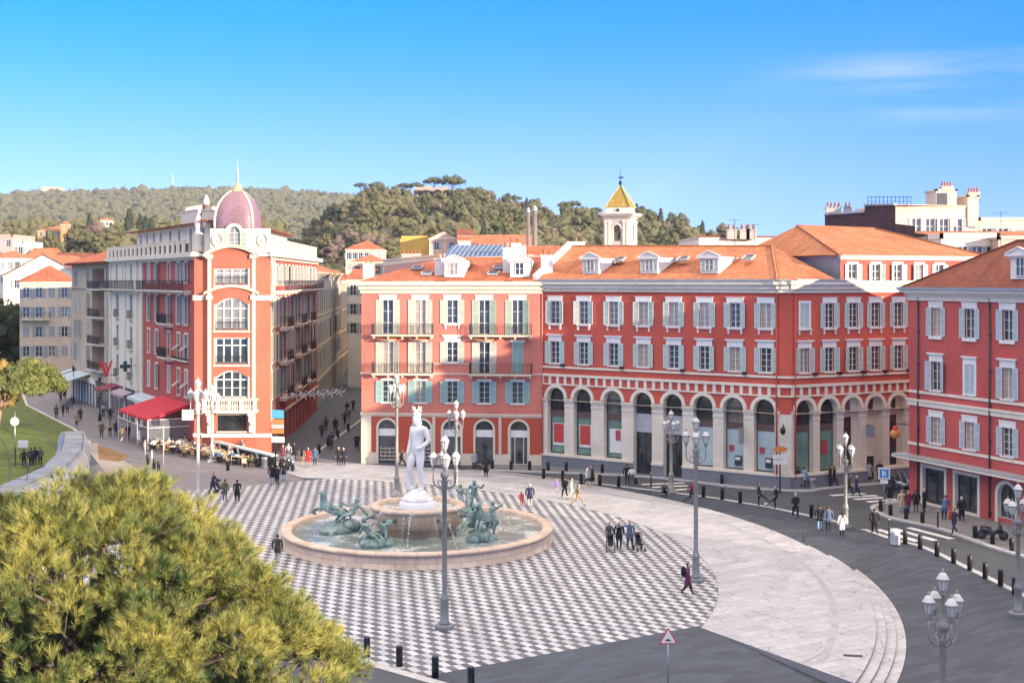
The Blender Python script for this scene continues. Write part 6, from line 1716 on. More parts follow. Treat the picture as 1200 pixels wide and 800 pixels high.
# ------------------------------------------------------------------ the big pine below the viewpoint: needle tufts on branching twigs
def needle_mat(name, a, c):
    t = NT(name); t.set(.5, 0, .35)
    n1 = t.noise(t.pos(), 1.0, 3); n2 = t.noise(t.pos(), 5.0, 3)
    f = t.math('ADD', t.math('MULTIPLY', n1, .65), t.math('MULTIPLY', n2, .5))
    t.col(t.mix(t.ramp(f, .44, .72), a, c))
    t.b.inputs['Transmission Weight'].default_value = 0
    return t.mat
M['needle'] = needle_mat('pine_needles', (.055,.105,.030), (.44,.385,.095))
M['needledark'] = needle_mat('pine_needles_shade', (.035,.070,.025), (.085,.115,.035))  # darker copy for inner tufts: shade between them put into the colour
def tufts(P0, D, ln, per, w, g):
    """needles for many shoots at once: P0 tips' feet, D shoot directions, ln needle length"""
    n = len(P0); k = per
    D = D/np.linalg.norm(D, axis=1)[:, None]
    p = np.repeat(P0, k, 0); d = np.repeat(D, k, 0); t = g.random((n*k, 1))
    base = p + d*t*np.repeat(ln, k)[:, None]*.75
    r = g.normal(size=(n*k, 3)); r -= d*(r*d).sum(1)[:, None]; r /= np.linalg.norm(r, axis=1)[:, None]
    dirn = d*g.uniform(.6, 1.25, (n*k, 1)) + r*g.uniform(.30, .85, (n*k, 1)); dirn /= np.linalg.norm(dirn, axis=1)[:, None]
    L = np.repeat(ln, k)[:, None]*g.uniform(.75, 1.15, (n*k, 1))
    s = np.cross(dirn, g.normal(size=(n*k, 3))); s /= np.maximum(1e-6, np.linalg.norm(s, axis=1))[:, None]
    tip = base + dirn*L
    v = np.stack([base-s*w, base+s*w, tip], 1).reshape(-1, 3)
    return v, np.arange(n*k*3).reshape(-1, 3)
def big_pine(label, c, R_, H, z0, nb, seed, mat, per=26, ln=.26, trunk_r=.32, cone=None, sq=1.0):
    g = np.random.default_rng(seed)
    o = top('stone_pine', label, 'tree', (c[0], c[1], 0))
    b = MB(); b.tube([(0,0,-.3),(.2,0,z0*.5),(.1,.1,z0+H*.25)], [trunk_r*1.3, trunk_r, trunk_r*.6], 9); limbs = []
    Ps, Ds, Pi, Di = [], [], [], []
    for k in range(nb):      # one bough carries a cushion of shoots
        a = g.random()*2*math.pi; rr = math.sqrt(g.random())*g.uniform(.92, 1.10)
        cx0 = math.cos(a)
        top_z = z0 + (H*math.sqrt(max(0.02, 1-min(1, rr*.96)**2)) if cone is None else H*(1-max(0, (rr*(1 if cx0 > 0 else .62)-cone)/(1-cone))**1.1))
        cx, cy = R_*rr*math.cos(a), R_*rr*math.sin(a)*sq
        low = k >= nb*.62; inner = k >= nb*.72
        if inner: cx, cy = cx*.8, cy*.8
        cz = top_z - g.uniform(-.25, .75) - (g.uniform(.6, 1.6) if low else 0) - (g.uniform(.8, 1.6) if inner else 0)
        br = g.uniform(.5, .95)
        out = np.array([cx/R_*.9, cy/R_*.9, .9]); out /= np.linalg.norm(out)
        m = int(50*br*br/.55)
        q = g.normal(size=(m, 3)); q /= np.linalg.norm(q, axis=1)[:, None]
        q = q[(q@out) > -.25]; m = len(q)
        sh = np.array([cx, cy, cz]) + q*np.array([br, br, br*.7])*g.uniform(.45, .9, (m, 1))
        dd = q*.8 + np.array([0, 0, .55]) + out*.35 + g.normal(size=(m, 3))*.15
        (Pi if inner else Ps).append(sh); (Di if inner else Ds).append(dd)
        limbs.append(((cx, cy, cz-.1), sh))
    for k in range(0, nb, 4):
        (cx, cy, cz), sh = limbs[k]
        f_ = g.uniform(.25, .5); b.tube([(cx*f_, cy*f_, z0+H*.15+g.uniform(-.4,.3)), (cx*.75, cy*.75, cz-.55), (cx, cy, cz-.1)], [.075, .05, .025], 5)
        for q in sh[::9]: b.tube([(cx, cy, cz-.1), tuple(q)], [.02, .01], 4)
    P0, D = np.concatenate(Ps), np.concatenate(Ds)
    v, f = tufts(P0, D, g.uniform(ln*.8, ln*1.15, len(P0)), per, .0062, g)
    link('crown', raw_mesh('crown', v, f, [mat]), o)
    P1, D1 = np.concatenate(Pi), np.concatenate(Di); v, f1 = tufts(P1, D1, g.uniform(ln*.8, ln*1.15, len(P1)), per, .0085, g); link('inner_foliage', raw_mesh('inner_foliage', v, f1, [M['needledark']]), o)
    part('trunk', b, [plain('grey_pine_bark', (.13,.09,.07), .9, 0, .3, 6)], o)
    return o, len(f)
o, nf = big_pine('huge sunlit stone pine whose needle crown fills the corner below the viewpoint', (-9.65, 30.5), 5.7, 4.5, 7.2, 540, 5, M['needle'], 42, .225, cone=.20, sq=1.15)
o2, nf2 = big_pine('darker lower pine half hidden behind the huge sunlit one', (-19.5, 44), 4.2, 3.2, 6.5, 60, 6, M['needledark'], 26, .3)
print('needles', nf, nf2)
# ------------------------------------------------------------------ figures grown over a skeleton
def skin_mesh(name, verts, edges, mats=(), sub=2, root=0):
    """verts: (x, y, z, r) or (x, y, z, rx, ry); one continuous surface over the edges"""
    me = bpy.data.meshes.new(name+'_skeleton'); me.from_pydata([v[:3] for v in verts], edges, []); me.update()
    o = bpy.data.objects.new(name+'_skeleton', me); COL.objects.link(o)
    o.modifiers.new('s', 'SKIN').use_smooth_shade = True
    for i, v in enumerate(verts):
        sv = me.skin_vertices[0].data[i]; sv.radius = (v[3], v[4] if len(v) > 4 else v[3]); sv.use_root = i == root
    m = o.modifiers.new('d', 'SUBSURF'); m.levels = sub; m.render_levels = sub
    dg = bpy.context.evaluated_depsgraph_get(); dg.update()
    out = bpy.data.meshes.new_from_object(o.evaluated_get(dg)); out.name = name
    bpy.data.objects.remove(o); bpy.data.meshes.remove(me)
    out.materials.clear()
    for mt in mats: out.materials.append(mt)
    return out
def human(pel=(0,0,.95), lean=(0,0), armL=((.27,.02,1.15),(.27,-.06,.90)), armR=((-.27,.02,1.15),(-.27,-.06,.90)),
          legL=((.10,-.02,.50),(.10,.03,.09)), legR=((-.10,-.02,.50),(-.10,.03,.09)), head=(0,-.02), coat=0.0, slim=1.0, hood=False, tw=0.0):
    """skeleton of a clothed person facing -y; returns verts, edges and a body region for every bone"""
    px, py, pz = pel; lx, ly = lean; s = slim
    V = [(px,py,pz,.15*s,.115*s), (px+lx*.3,py+ly*.3,pz+.16,.145*s,.11*s), (px+lx*.7,py+ly*.7,pz+.36,.18*s,.125*s), (px+lx,py+ly,pz+.49,.12*s,.08*s),
         (px+lx+head[0]*.3,py+ly+head[1]*.3,pz+.555,.052), (px+lx+head[0],py+ly+head[1]-.012,pz+.635,.088,.105), (px+lx+head[0],py+ly+head[1],pz+.735,.104,.122), (px+lx+head[0],py+ly+head[1]+.012,pz+.835,.072,.085)]
    E = [(0,1),(1,2),(2,3),(3,4),(4,5),(5,6),(6,7)]; T = [3 if not coat else 2,2,2,0,0,0,0]
    for sgn, arm, leg in ((1, armL, legL), (-1, armR, legR)):
        i = len(V)
        V += [(px+lx+sgn*.20*s,py+ly,pz+.46,.072*s), (px+arm[0][0]-0,py+arm[0][1]+ly*.6,arm[0][2]+pz-.95,.055*s), (px+arm[1][0],py+arm[1][1]+ly*.6,arm[1][2]+pz-.95,.042*s)]
        e, w = Vector(V[i+1][:3]), Vector(V[i+2][:3]); h = w+(w-e).normalized()*.10
        V.append((h.x,h.y,h.z,.036,.028)); E += [(3,i),(i,i+1),(i+1,i+2),(i+2,i+3)]; T += [2,2,2,0]
        j = len(V); k, a = leg; hr = .115*s if coat else .10*s
        V += [(px+sgn*.095,py,pz-.06,hr), ((px*.4+sgn*.095+k[0])/2,(py+k[1])/2,(pz-.05+k[2])/2,(.115 if coat else .088)*s), (k[0],k[1],k[2],(.105 if coat > .55 else .064)*s), ((k[0]+a[0])/2,(k[1]+a[1])/2+.01,(k[2]+a[2])/2,.058*s), (a[0],a[1],a[2],.045), (a[0],a[1]-.13,max(.035,a[2]-.055),.04,.032)]
        E += [(0,j),(j,j+1),(j+1,j+2),(j+2,j+3),(j+3,j+4),(j+4,j+5)]; c2 = 2 if coat else 3
        T += [c2,c2,2 if coat > .55 else 3,3,3,4]
    return V, E, T
def body_mesh(name, spec, hair='short', sub=1, longhair=False):
    V, E, T = human(**spec); me = skin_mesh(name, V, E, [], sub)
    n = len(me.polygons); c = np.empty(n*3, np.float32); me.polygons.foreach_get('center', c); c = c.reshape(-1, 3)
    best = np.full(n, 9e9); idx = np.zeros(n, np.int32)
    for (a, b_), t in zip(E, T):
        A, B = np.array(V[a][:3]), np.array(V[b_][:3]); d = B-A; q = np.clip(((c-A)@d)/max(1e-9, d@d), 0, 1)
        r = V[a][3]*(1-q)+V[b_][3]*q
        dist = np.linalg.norm(c-(A+q[:, None]*d), axis=1)-r; m = dist < best; best[m] = dist[m]; idx[m] = t
    hx, hy, hz = V[6][:3]
    hd = (c[:, 2] > V[4][2]+.01) & (np.hypot(c[:, 0]-hx, c[:, 1]-hy) < .2)
    idx[hd] = 0
    idx[hd & ((c[:, 2] > hz+.035) | ((c[:, 1] > hy+.02) & (c[:, 2] > hz-.09)))] = 1
    if longhair: idx[(c[:, 1] > hy+.0) & (c[:, 2] > V[3][2]-.12) & (np.abs(c[:, 0]-hx) < .10)] = 1
    for _ in range(5): me.materials.append(M['white'])
    me.polygons.foreach_set('material_index', idx.astype(np.int32)); me.polygons.foreach_set('use_smooth', np.ones(n, bool)); me.update(); return me
def horse(rear=0.0, fold=True, s=1.0):
    """rearing horse facing -y, pelvis at the root"""
    V = [(0,.75,1.25,.27),(0,.25,1.22,.29),(0,-.35,1.25,.29),(0,-.72,1.38,.24),(0,-.98,1.72,.16),(0,-1.10,2.02,.12),(0,-1.28,2.06,.11),(0,-1.58,1.84,.075),(0,1.05,1.30,.07),(0,1.30,1.0,.06),(0,1.38,.6,.03)]
    E = [(0,1),(1,2),(2,3),(3,4),(4,5),(5,6),(6,7),(0,8),(8,9),(9,10)]
    for sx in (-1, 1):
        i = len(V); V += [(sx*.17,.85,1.0,.17),(sx*.19,.62,.72,.11),(sx*.19,.92,.42,.065),(sx*.19,.84,.08,.05)]; E += [(0,i),(i,i+1),(i+1,i+2),(i+2,i+3)]
        i = len(V); V += [(sx*.16,-.62,1.02,.13),(sx*.18,-.85-.1*sx,.85,.085),(sx*.18,-.98-.1*sx,.52,.06),(sx*.18,-.72-.1*sx,.36,.055)]; E += [(2,i),(i,i+1),(i+1,i+2),(i+2,i+3)]
        i = len(V); V += [(sx*.06,-1.08,2.2,.03)]; E += [(5,i)]
    out = []; ca, sa = math.cos(rear), math.sin(rear)
    for v in V:
        y, z = v[1]-.75, v[2]-1.0
        if v in V[11:15] or (v[1] > .5 and v[2] < 1.05): out.append(v); continue
        out.append((v[0], .75+y*ca+z*sa*1, 1.0-y*sa+z*ca, *v[3:]))
    return [(a*s, b_*s, c_*s, r*s) for a, b_, c_, r in [q[:4] for q in out]], E
def merge_skel(parts):
    """[(V, E, matrix, scale)] -> meshes joined into one array"""
    Vs, Fs, o = [], [], 0
    for me, Mx in parts:
        n = len(me.vertices); c = np.empty(n*3, np.float32); me.vertices.foreach_get('co', c); c = c.reshape(-1, 3)
        c = c @ np.array(Mx.to_3x3()).T + np.array(Mx.translation); Vs.append(c)
        f = [tuple(i+o for i in p.vertices) for p in me.polygons]; Fs += f; o += n
    return np.concatenate(Vs), Fs
def joined(name, parts, mats):
    v, f = merge_skel(parts); me = bpy.data.meshes.new(name); me.from_pydata([tuple(p) for p in v], [], f)
    for m in mats: me.materials.append(m)
    me.polygons.foreach_set('use_smooth', np.ones(len(me.polygons), bool)); me.update(); return me
TR = lambda x, y, z, rz=0, s=1, rx=0, ry=0: Matrix.Translation((x,y,z)) @ Matrix.Rotation(R(rz),4,'Z') @ Matrix.Rotation(R(rx),4,'X') @ Matrix.Rotation(R(ry),4,'Y') @ Matrix.Scale(s,4)
# ------------------------------------------------------------------ fountain
FC0 = (-6.15, 84.75); FR_ = 8.75
def round_stone(name, c, R0, bw, bh):
    t = NT(name); t.set(.7, 0, .35); tc_ = t.new('ShaderNodeTexCoord'); sp = t.new('ShaderNodeSeparateXYZ'); t.l.new(tc_.outputs['Object'], sp.inputs[0])
    cb = t.new('ShaderNodeCombineXYZ'); t.l.new(t.math('MULTIPLY', t.math('ARCTAN2', sp.outputs[1], sp.outputs[0]), R0), cb.inputs[0]); t.l.new(sp.outputs[2], cb.inputs[1])
    br = t.new('ShaderNodeTexBrick'); t.l.new(cb.outputs[0], br.inputs['Vector']); br.inputs['Scale'].default_value = 1
    for k, v in (('Mortar Size', .014), ('Brick Width', bw), ('Row Height', bh), ('Bias', 0), ('Mortar Smooth', .3)): br.inputs[k].default_value = v
    br.inputs['Color1'].default_value = (*scl(c, .82), 1); br.inputs['Color2'].default_value = (*scl(c, 1.1), 1); br.inputs['Mortar'].default_value = (*scl(c, .38), 1)
    n1 = t.noise(t.pos(), .9, 5, .65); n2 = t.noise(t.mapping(t.pos(), (2,2,.4)), 1.2, 4)
    a = t.mix(t.ramp(n1, .4, .75, 0, .45), br.outputs['Color'], scl(c, .6)); a = t.mix(t.ramp(n2, .52, .75, 0, .55), a, (.30,.24,.19)); t.col(a); t.bump(br.outputs['Fac'], -.4 if False else .3, .02); return t.mat
M['basin'] = round_stone('pink_limestone', (.66,.50,.38), 8.75, 1.0, .335)
M['coping'] = round_stone('pink_coping', (.64,.48,.37), 8.75, 1.25, 3.0)
M['marble'] = stucco('white_marble', (.80,.775,.73), .05, .08, .5)
def patina():
    t = NT('bronze_patina'); t.set(.55, .25, .5); p = t.pos()
    a = t.noise(p, 2.2, 4, .65); b_ = t.noise(t.mapping(p, (3,3,.5)), 1.5, 3)
    x = t.mix(t.ramp(a, .35, .65), (.085,.130,.118), (.29,.40,.355)); t.col(t.mix(t.ramp(b_, .55, .75, 0, .7), x, (.42,.54,.47))); t.bump(a, .5, .04); return t.mat
M['patina'] = patina()
def water_mat():
    t = NT('fountain_water'); t.set(.08, 0, .6); p = t.pos()
    a = t.noise(p, 3.5, 4, .6); d = t.noise(p, .55, 4, .6); e = t.noise(p, 6.0, 4, .75)
    x = t.mix(t.ramp(d, .35, .7), (.16,.20,.185), (.30,.34,.315))
    foam = t.math('MULTIPLY', t.ramp(d, .46, .62), t.ramp(e, .40, .58))
    t.col(t.mix(t.math('MULTIPLY', foam, .85), x, (.68,.70,.70)))
    rr = t.ramp(foam, 0, 1, .08, .6); t.l.new(rr, t.b.inputs['Roughness']); t.bump(a, .5, .06); return t.mat
M['water'] = water_mat()
M['spray'] = plain('water_spray', (.72,.74,.76), .35, 0, .1)
sp = M['spray'].node_tree.nodes['Principled BSDF']; sp.inputs['Alpha'].default_value = .6
fo = top('fountain', 'round two-tier fountain of pinkish stone with foaming water on the checkered paving', 'fountain', (*FC0, 0))
b = MB(); b.lathe([(FR_+.02,-.1),(FR_+.02,.10),(FR_-.06,.12),(FR_-.10,.78)], n=96, cap=False); part('basin_wall', b, [M['basin']], fo)
b = MB(); b.lathe([(FR_-.12,.775),(FR_+.06,.79),(FR_+.10,.86),(FR_+.04,.95),(FR_-.5,.97),(FR_-.62,.9),(FR_-.62,.3)], n=96, cap=False); part('coping', b, [M['coping']], fo)
b = MB(); b.lathe([(FR_-.6,.66),(2.2,.66)], n=96, cap=False); part('water', b, [M['water']], fo)
b = MB(); b.lathe([(2.5,.2),(2.5,1.05),(2.95,1.2),(2.95,2.15)], n=64, cap=False); part('inner_wall', b, [round_stone('warm_block', (.62,.44,.30), 2.95, .78, 2.5)], fo)
b = MB(); b.lathe([(2.93,2.14),(3.1,2.18),(3.12,2.32),(3.0,2.4),(2.55,2.4),(2.5,2.0)], n=64, cap=False); part('inner_coping', b, [M['coping']], fo)
b = MB(); b.lathe([(2.52,2.16),(.8,2.16)], n=48, cap=False); part('water', b, [M['water']], fo)
def spray(arcs, name='water_foam', size=.03, n=70):  # droplets scattered along the arcs of the water jets
    g = np.random.default_rng(len(arcs)); cs, rs = [], []
    for a, r0, r1, z0, z1, h in arcs:
        t = g.random(n)**.8; r = r0+(r1-r0)*t; z = z0+(z1-z0)*t+h*4*t*(1-t); sp_ = .02+.16*t
        aa = a+g.normal(0, .3, n)*sp_/max(.5, r0)
        cs.append(np.stack([r*np.cos(aa)+g.normal(0,.5,n)*sp_, r*np.sin(aa)+g.normal(0,.5,n)*sp_, np.maximum(.68, z+g.normal(0,.5,n)*sp_)], 1)); rs.append(size*g.uniform(.35, 1.15, n)*(1-.35*t))
    cs, rs = np.concatenate(cs), np.concatenate(rs); v, f = lumps(cs, rs, IC1, .1, 1.5, g); link(name, raw_mesh(name, v, f, [M['spray']], None, True), fo)['kind'] = 'stuff'
spray([(math.pi*2*k/14+.2, 6.8, 3.3, .66, 2.3, .8) for k in range(14)], n=170)
spray([(math.pi*2*k/10+.1, 3.0, 3.75, 2.25, .68, .12) for k in range(10)], n=90, size=.028)
# marble figure: standing man, weight on one leg, a cloth hanging by his thigh, four small horses on his head
mv = [(0,0,.95,.132,.105),(.015,-.02,1.10,.118,.09),(.0,.0,1.27,.150,.105),(-.01,.02,1.40,.155,.095),(-.01,.02,1.50,.052),(-.03,-.015,1.585,.078,.092),(-.03,-.005,1.675,.088,.102),(-.03,.0,1.76,.066,.075),
      (.195,.03,1.425,.066),(.285,.07,1.17,.052),(.20,-.10,1.02,.042),(.11,-.16,1.0,.036,.028),
      (-.20,.03,1.41,.066),(-.265,.04,1.15,.050),(-.24,-.06,.93,.040),(-.23,-.10,.83,.036,.026),
      (.085,.0,.87,.098),(.10,-.03,.70,.088),(.105,-.035,.50,.062),(.105,.02,.32,.060),(.105,.05,.10,.042),(.11,-.09,.04,.04,.03),
      (-.09,.0,.87,.095),(-.11,-.10,.70,.085),(-.13,-.14,.51,.060),(-.14,-.04,.32,.058),(-.15,.05,.12,.040),(-.17,-.07,.045,.038,.03)]
me_ = [(0,1),(1,2),(2,3),(3,4),(4,5),(5,6),(6,7),(3,8),(8,9),(9,10),(10,11),(3,12),(12,13),(13,14),(14,15),(0,16),(16,17),(17,18),(18,19),(19,20),(20,21),(0,22),(22,23),(23,24),(24,25),(25,26),(26,27)]
mb_ = skin_mesh('figure', [(v[0],v[1],v[2],*[q*1.1 for q in v[3:]]) for v in mv], me_, [M['marble']], 3)
st = top('marble_statue', 'white marble standing man with small horses on his head above the fountain', 'statue', (*FC0, 0)); st.rotation_euler = (0, 0, R(-42))
S_ = 2.90; ZB = 3.15
o = link('figure', mb_, st, (0,0,ZB)); o.scale = (S_,)*3
b = MB()
rows = []
for k in range(11):
    z = 3.15+2.65*k/10; w = .52-.16*k/10; rows.append([])
    for j in range(9):
        t = j/8*math.pi*1.2; rows[-1].append((-.72-.10*math.sin(k*.3)+w*.55*math.cos(t), .05+w*.5*math.sin(t)+.05*math.sin(j*2.3+k*.25), z))
b.grid(rows, 0, True, True, True); part('drapery', b, [M['marble']], st)
b = MB(); g2 = np.random.default_rng(4)
v, f = lumps(np.array([(.0,.0,2.55),(.35,.2,2.5),(-.4,-.15,2.55),(.1,-.4,2.6),(-.2,.4,2.6),(0,0,2.85)]), np.array([.95,.7,.75,.6,.65,.75]), IC2, .07, .72, g2)
b.lathe([(1.25,2.0),(1.22,2.5),(1.1,2.62)], n=24, cap=False)
link('rock_base', raw_mesh('rock_base', v, f, [M['marble']], None, True), st); part('plinth_drum', b, [M['marble']], st)
hv, he = horse(.35); hm = skin_mesh('horse', hv, he, [], 1)
hs_ = [(hm, TR(.17*math.cos(a)-.09, .17*math.sin(a), ZB+1.77*S_-.06, math.degrees(a)+90, .19)) for a in (R(20), R(110), R(200), R(290))]
link('horse_crown', joined('horse_crown', hs_, [M['marble']]), st)
b = MB(); b.lathe([(.27,0),(.3,.08),(.2,.22)], (-.09,0,ZB+1.73*S_), 14); part('crown_ring', b, [M['marble']], st)
# bronze groups in the water
man = lambda **k: skin_mesh('m', [(v[0],v[1],v[2],v[3]*1.25) for v in human(**k)[0]], human(**k)[1], [], 2)
man_a = man(pel=(0,0,.95), armL=((.38,-.15,1.3),(.45,-.4,1.5)), armR=((-.36,.1,1.2),(-.3,-.2,1.05)), legL=((.16,-.3,.62),(.18,-.05,.2)), legR=((-.16,-.1,.5),(-.2,.25,.2)))
man_r = man(pel=(0,0,.95), lean=(0,.35), armL=((.36,.3,1.05),(.42,.45,.8)), armR=((-.33,-.2,1.35),(-.3,-.5,1.5)), legL=((.14,-.45,.85),(.15,-.75,.55)), legR=((-.14,-.4,.75),(-.18,-.6,.35)))
fat = lambda VE, k=1.25: ([(v[0],v[1],v[2],v[3]*k) for v in VE[0]], VE[1])
hm2 = skin_mesh('h2', *fat(horse(.55)), [], 2); hm3 = skin_mesh('h3', *fat(horse(.15)), [], 2)
rock = lambda seed, pts, rs: raw_mesh('bronze_base', *lumps(np.array(pts), np.array(rs), IC2, .10, .7, np.random.default_rng(seed)), [M['patina']], None, True)
def bronze(label, x, y, rz, parts, basep, bases):
    o = top('bronze_group', label, 'sculpture', (x, y, .55)); o.rotation_euler = (0,0,R(rz))
    link('figures', joined('figures', parts, [M['patina']]), o); link('base_rock', rock(int(abs(x*10)), basep, bases), o); return o
bz = bronze('green bronze horse rearing with a reclining man on the side nearest the tower', -11.5, 84.2, -72, [(hm2, TR(0,-.35,.35,0,.95)), (man_r, TR(.15,.9,.35,15,1.25)), (man_a, TR(-.6,.5,.2,-60,1.05))], [(0,.3,.3),(.3,-.3,.2),(-.35,.8,.4),(.3,.8,.7)], [1.0,.7,.85,.6]); bz.scale = (1.12, 1.12, .86)
bronze('smaller green bronze pair of kneeling figures at the front of the fountain', -8.25, 79.6, 20, [(man_r, TR(-.5,0,-.1,60,1.15)), (man_a, TR(.45,.1,-.1,-30,1.1)), (hm3, TR(0,.5,-.25,85,.75))], [(0,.1,.2),(.5,.1,.2),(-.5,.1,.2)], [.7,.6,.6])
bronze('tallest green bronze group, a bull and men with one figure raised above them', -1.85, 81.3, 35, [(hm3, TR(0,-.3,.3,-60,1.0)), (man_a, TR(.75,0,.5,40,1.15)), (man_a, TR(-.1,.8,1.9,-20,1.1)), (man_r, TR(-.85,.2,.3,-70,1.2))], [(0,.3,.3),(.5,0,.2),(-.5,.2,.2),(-.1,.8,1.2),(-.1,.8,1.9)], [.9,.6,.6,.6,.45])
bronze('green bronze figure seen only in part behind the marble statue base', -3.6, 90.3, 150, [(man_a, TR(0,0,.4,0,1.05)), (hm3, TR(-.7,0,0,40,.7))], [(0,0,.2),(-.6,0,.2)], [.7,.6])
b = MB(); b.tube([(0,0,0),(-.2,-.5,.1),(-.35,-.95,.0)], [.12,.1,.13], 8)
for k, a in enumerate((-115, -60, -150, -20)):
    x, y = 2.9*math.cos(R(a)), 2.9*math.sin(R(a)); bb = MB(); bb.tube([(x,y,1.75),(x*1.18,y*1.18,1.85),(x*1.34,y*1.34,1.72)], [.13,.11,.14], 8); part('spout', bb, [M['patina']], fo)
# ------------------------------------------------------------------ ornate lamp posts
M['lampgrey'] = plain('lamp_grey_paint', (.24,.235,.22), .5, .3, .15, 1.5); M['lampbeige'] = plain('lamp_beige_paint', (.30,.285,.25), .55, .2, .2, 1.5); M['lampcream'] = plain('lamp_cream_paint', (.52,.49,.43), .55, .1, .15, 1.5)
M['opal'] = plain('opal_lamp_glass', (.56,.55,.52), .25, 0, .06)
def lantern(c, s, mats):
    b = MB(); x, y, z = c
    b.lathe([(.07,-.12),(.10,-.10),(.10,-.02),(.13,.0)], c, 8, 0, False); b.lathe([(.12,.0),(.215,.36)], c, 8, 1, False); b.lathe([(.23,.355),(.25,.38),(.24,.42)], c, 8, 0, False)
    b.lathe([(.225,.42),(.13,.58),(.05,.64)], c, 8, 1, False); b.lathe([(.06,.64),(.03,.68),(.05,.72),(.01,.78)], c, 8, 0, False)
    for k in range(8):
        a = math.pi/4*k; b.bar((x+.125*math.cos(a),y+.125*math.sin(a),z), (x+.22*math.cos(a),y+.22*math.sin(a),z+.36), .018, .018, 0)
    return b
def lamp_post(label, px, py, H, mat_, Y=None, arms=4, r=.55, rz=20, z0=None):
    if Y is None: x, y, z = G(px, py)
    else: x, y = P(px, 400, Y)[:2]; z = gz(x, y)
    o = top('street_lamp', label, 'street lamp', (x, y, z)); o.rotation_euler = (0,0,R(rz)); mats = [M[mat_], M['opal']]
    b = MB(); ht = H-.80; ha = H-2.3
    b.lathe([(.48,0),(.48,.16),(.40,.22)], n=12, cap=True, smooth=False); part('base', b, [M['plinth'] if mat_ == 'lampgrey' else M[mat_]], o)
    b = MB(); b.lathe([(.25,.2),(.25,.32),(.21,.38),(.20,1.35),(.24,1.42),(.19,1.52),(.125,1.75),(.115,ha-.35),(.15,ha-.3),(.15,ha-.2),(.12,ha-.15),(.14,ha+.1),(.20,ha+.16),(.20,ha+.32),(.09,ha+.42),(.065,ha+.75),(.06,ht-.2),(.10,ht-.15),(.07,ht-.1)], n=14); part('pole', b, [M[mat_]], o)
    part('lantern', lantern((0,0,ht), 1, mats), mats, o)
    for k in range(arms):
        a = 2*math.pi*k/arms; c, s = math.cos(a), math.sin(a)
        b = MB(); pts = []
        for t in np.linspace(0, 1, 7): pts.append((c*(.12+(r-.12)*math.sin(t*math.pi/2)), s*(.12+(r-.12)*math.sin(t*math.pi/2)), ha-.42+.42*(1-math.cos(t*math.pi/2))))
        pts += [(c*r, s*r, ha+.25), (c*r, s*r, ha+.55)]; b.tube(pts, .035, 6)
        b.tube([(c*(.24+.10*math.cos(q)), s*(.24+.10*math.cos(q)), ha-.12+.10*math.sin(q)) for q in np.linspace(-1.5, 3.6, 9)], .026, 5)
        b.lathe([(.05,ha+.5),(.08,ha+.56),(.04,ha+.64)], (c*r, s*r, 0), 8)
        part('arm', b, [M[mat_]], o); part('lantern', lantern((c*r, s*r, ha+.72), 1, mats), mats, o)
    return o
lamp_post('dark grey lamp post standing on the checkered paving before the fountain', 521, 736, 9.55, 'lampgrey', rz=10)
lamp_post('tall grey lamp post behind the woman in the purple coat', 815.5, 681, 9.4, 'lampgrey', rz=-10)
lamp_post('tall lamp post rising just left of the marble statue', 465, 582, 9.75, 'lampbeige', rz=30)
lamp_post('shorter lamp post behind the fountain, before the middle salmon arch', 534.5, 0, 7.3, 'lampgrey', 106, rz=5)
lamp_post('lamp post at the edge of the road before the sixth arcade arch', 786.5, 577, 6.7, 'lampbeige', rz=15)
lamp_post('lamp post at the road corner between arcade and crimson house', 991, 618.5, 6.65, 'lampgrey', rz=35)
lamp_post('beige four-lantern lamp post cut by the bottom edge, with steps behind', 1105, 0, 7.35, 'lampbeige', 45.6, rz=12)
lamp_post('grey lamp post near the scooter and the arched crimson shop window', 1193, 721, 6.8, 'lampgrey', rz=40)
lamp_post('cream lamp post nearest the big pine, with tall pale lanterns', 232, 0, 9.9, 'lampcream', 95, rz=0)
lamp_post('cream lamp post on a white foot beside the red terrace', 248.5, 541, 7.3, 'lampcream', rz=25)
# ------------------------------------------------------------------ bollards
strip('street_kerb', [G(*p)[:2] for p in ((366,537),(372,532),(396,514),(420,496.5))]+[(-17.5,190)], .35, .12, M['kerb'], 1)
bm_ = MB(); bm_.lathe([(.15,0),(.15,.86),(.13,.9)], n=12); bm_ = bm_.mesh('bollard', [M['black']])
def bollard_row(pts, phrase, group, s=1.0):
    for i, (px, py) in enumerate(pts):
        x, y, z = G(px, py); o = link('bollard', bm_, None, (x, y, z+.004)); o.scale = (s, s, s)
        tag(o, 'short black bollard, %s %s' % (ORD[i] if i < 20 else 'last', phrase), 'bollard', group)
bollard_row([(637,560.5),(659.4,563.5),(681,567),(703,568.5),(725,570),(824.4,582),(846.4,585),(867.4,589)], 'from the fountain along the plaza kerb before the arcade', 'bollards along the plaza kerb by the arcade')
bollard_row([(951,605.5),(1060.7,637),(1078.3,643),(1098,651.5),(1117.5,659.5),(1136.5,668),(1154.5,677.5),(1172.5,686),(1189,696)], 'along the plaza kerb facing the crimson house, counted from the arcade', 'bollards along the plaza kerb by the crimson house')
bollard_row([(577,550.5),(599,551.5),(620.5,552),(642.3,552.5),(663.6,553),(705.7,555.5),(825,563.5),(846,568)], 'from the salmon house along the arcade pavement', 'bollards on the arcade pavement')
bollard_row([(1032,600.5),(1043.5,605.5),(1062,609.5),(1081,614.5),(1142.5,632),(1163,639),(1185.5,647)], 'from the crossing on the crimson house pavement', 'bollards on the crimson house pavement')
bollard_row([(430,769),(468,780),(510,793),(552,806)], 'from the big pine on the front kerb', 'bollards on the front kerb')
bollard_row([(173,544),(180.5,549),(186,552),(267,551)], 'from the tram beside the terrace', 'bollards by the terrace')
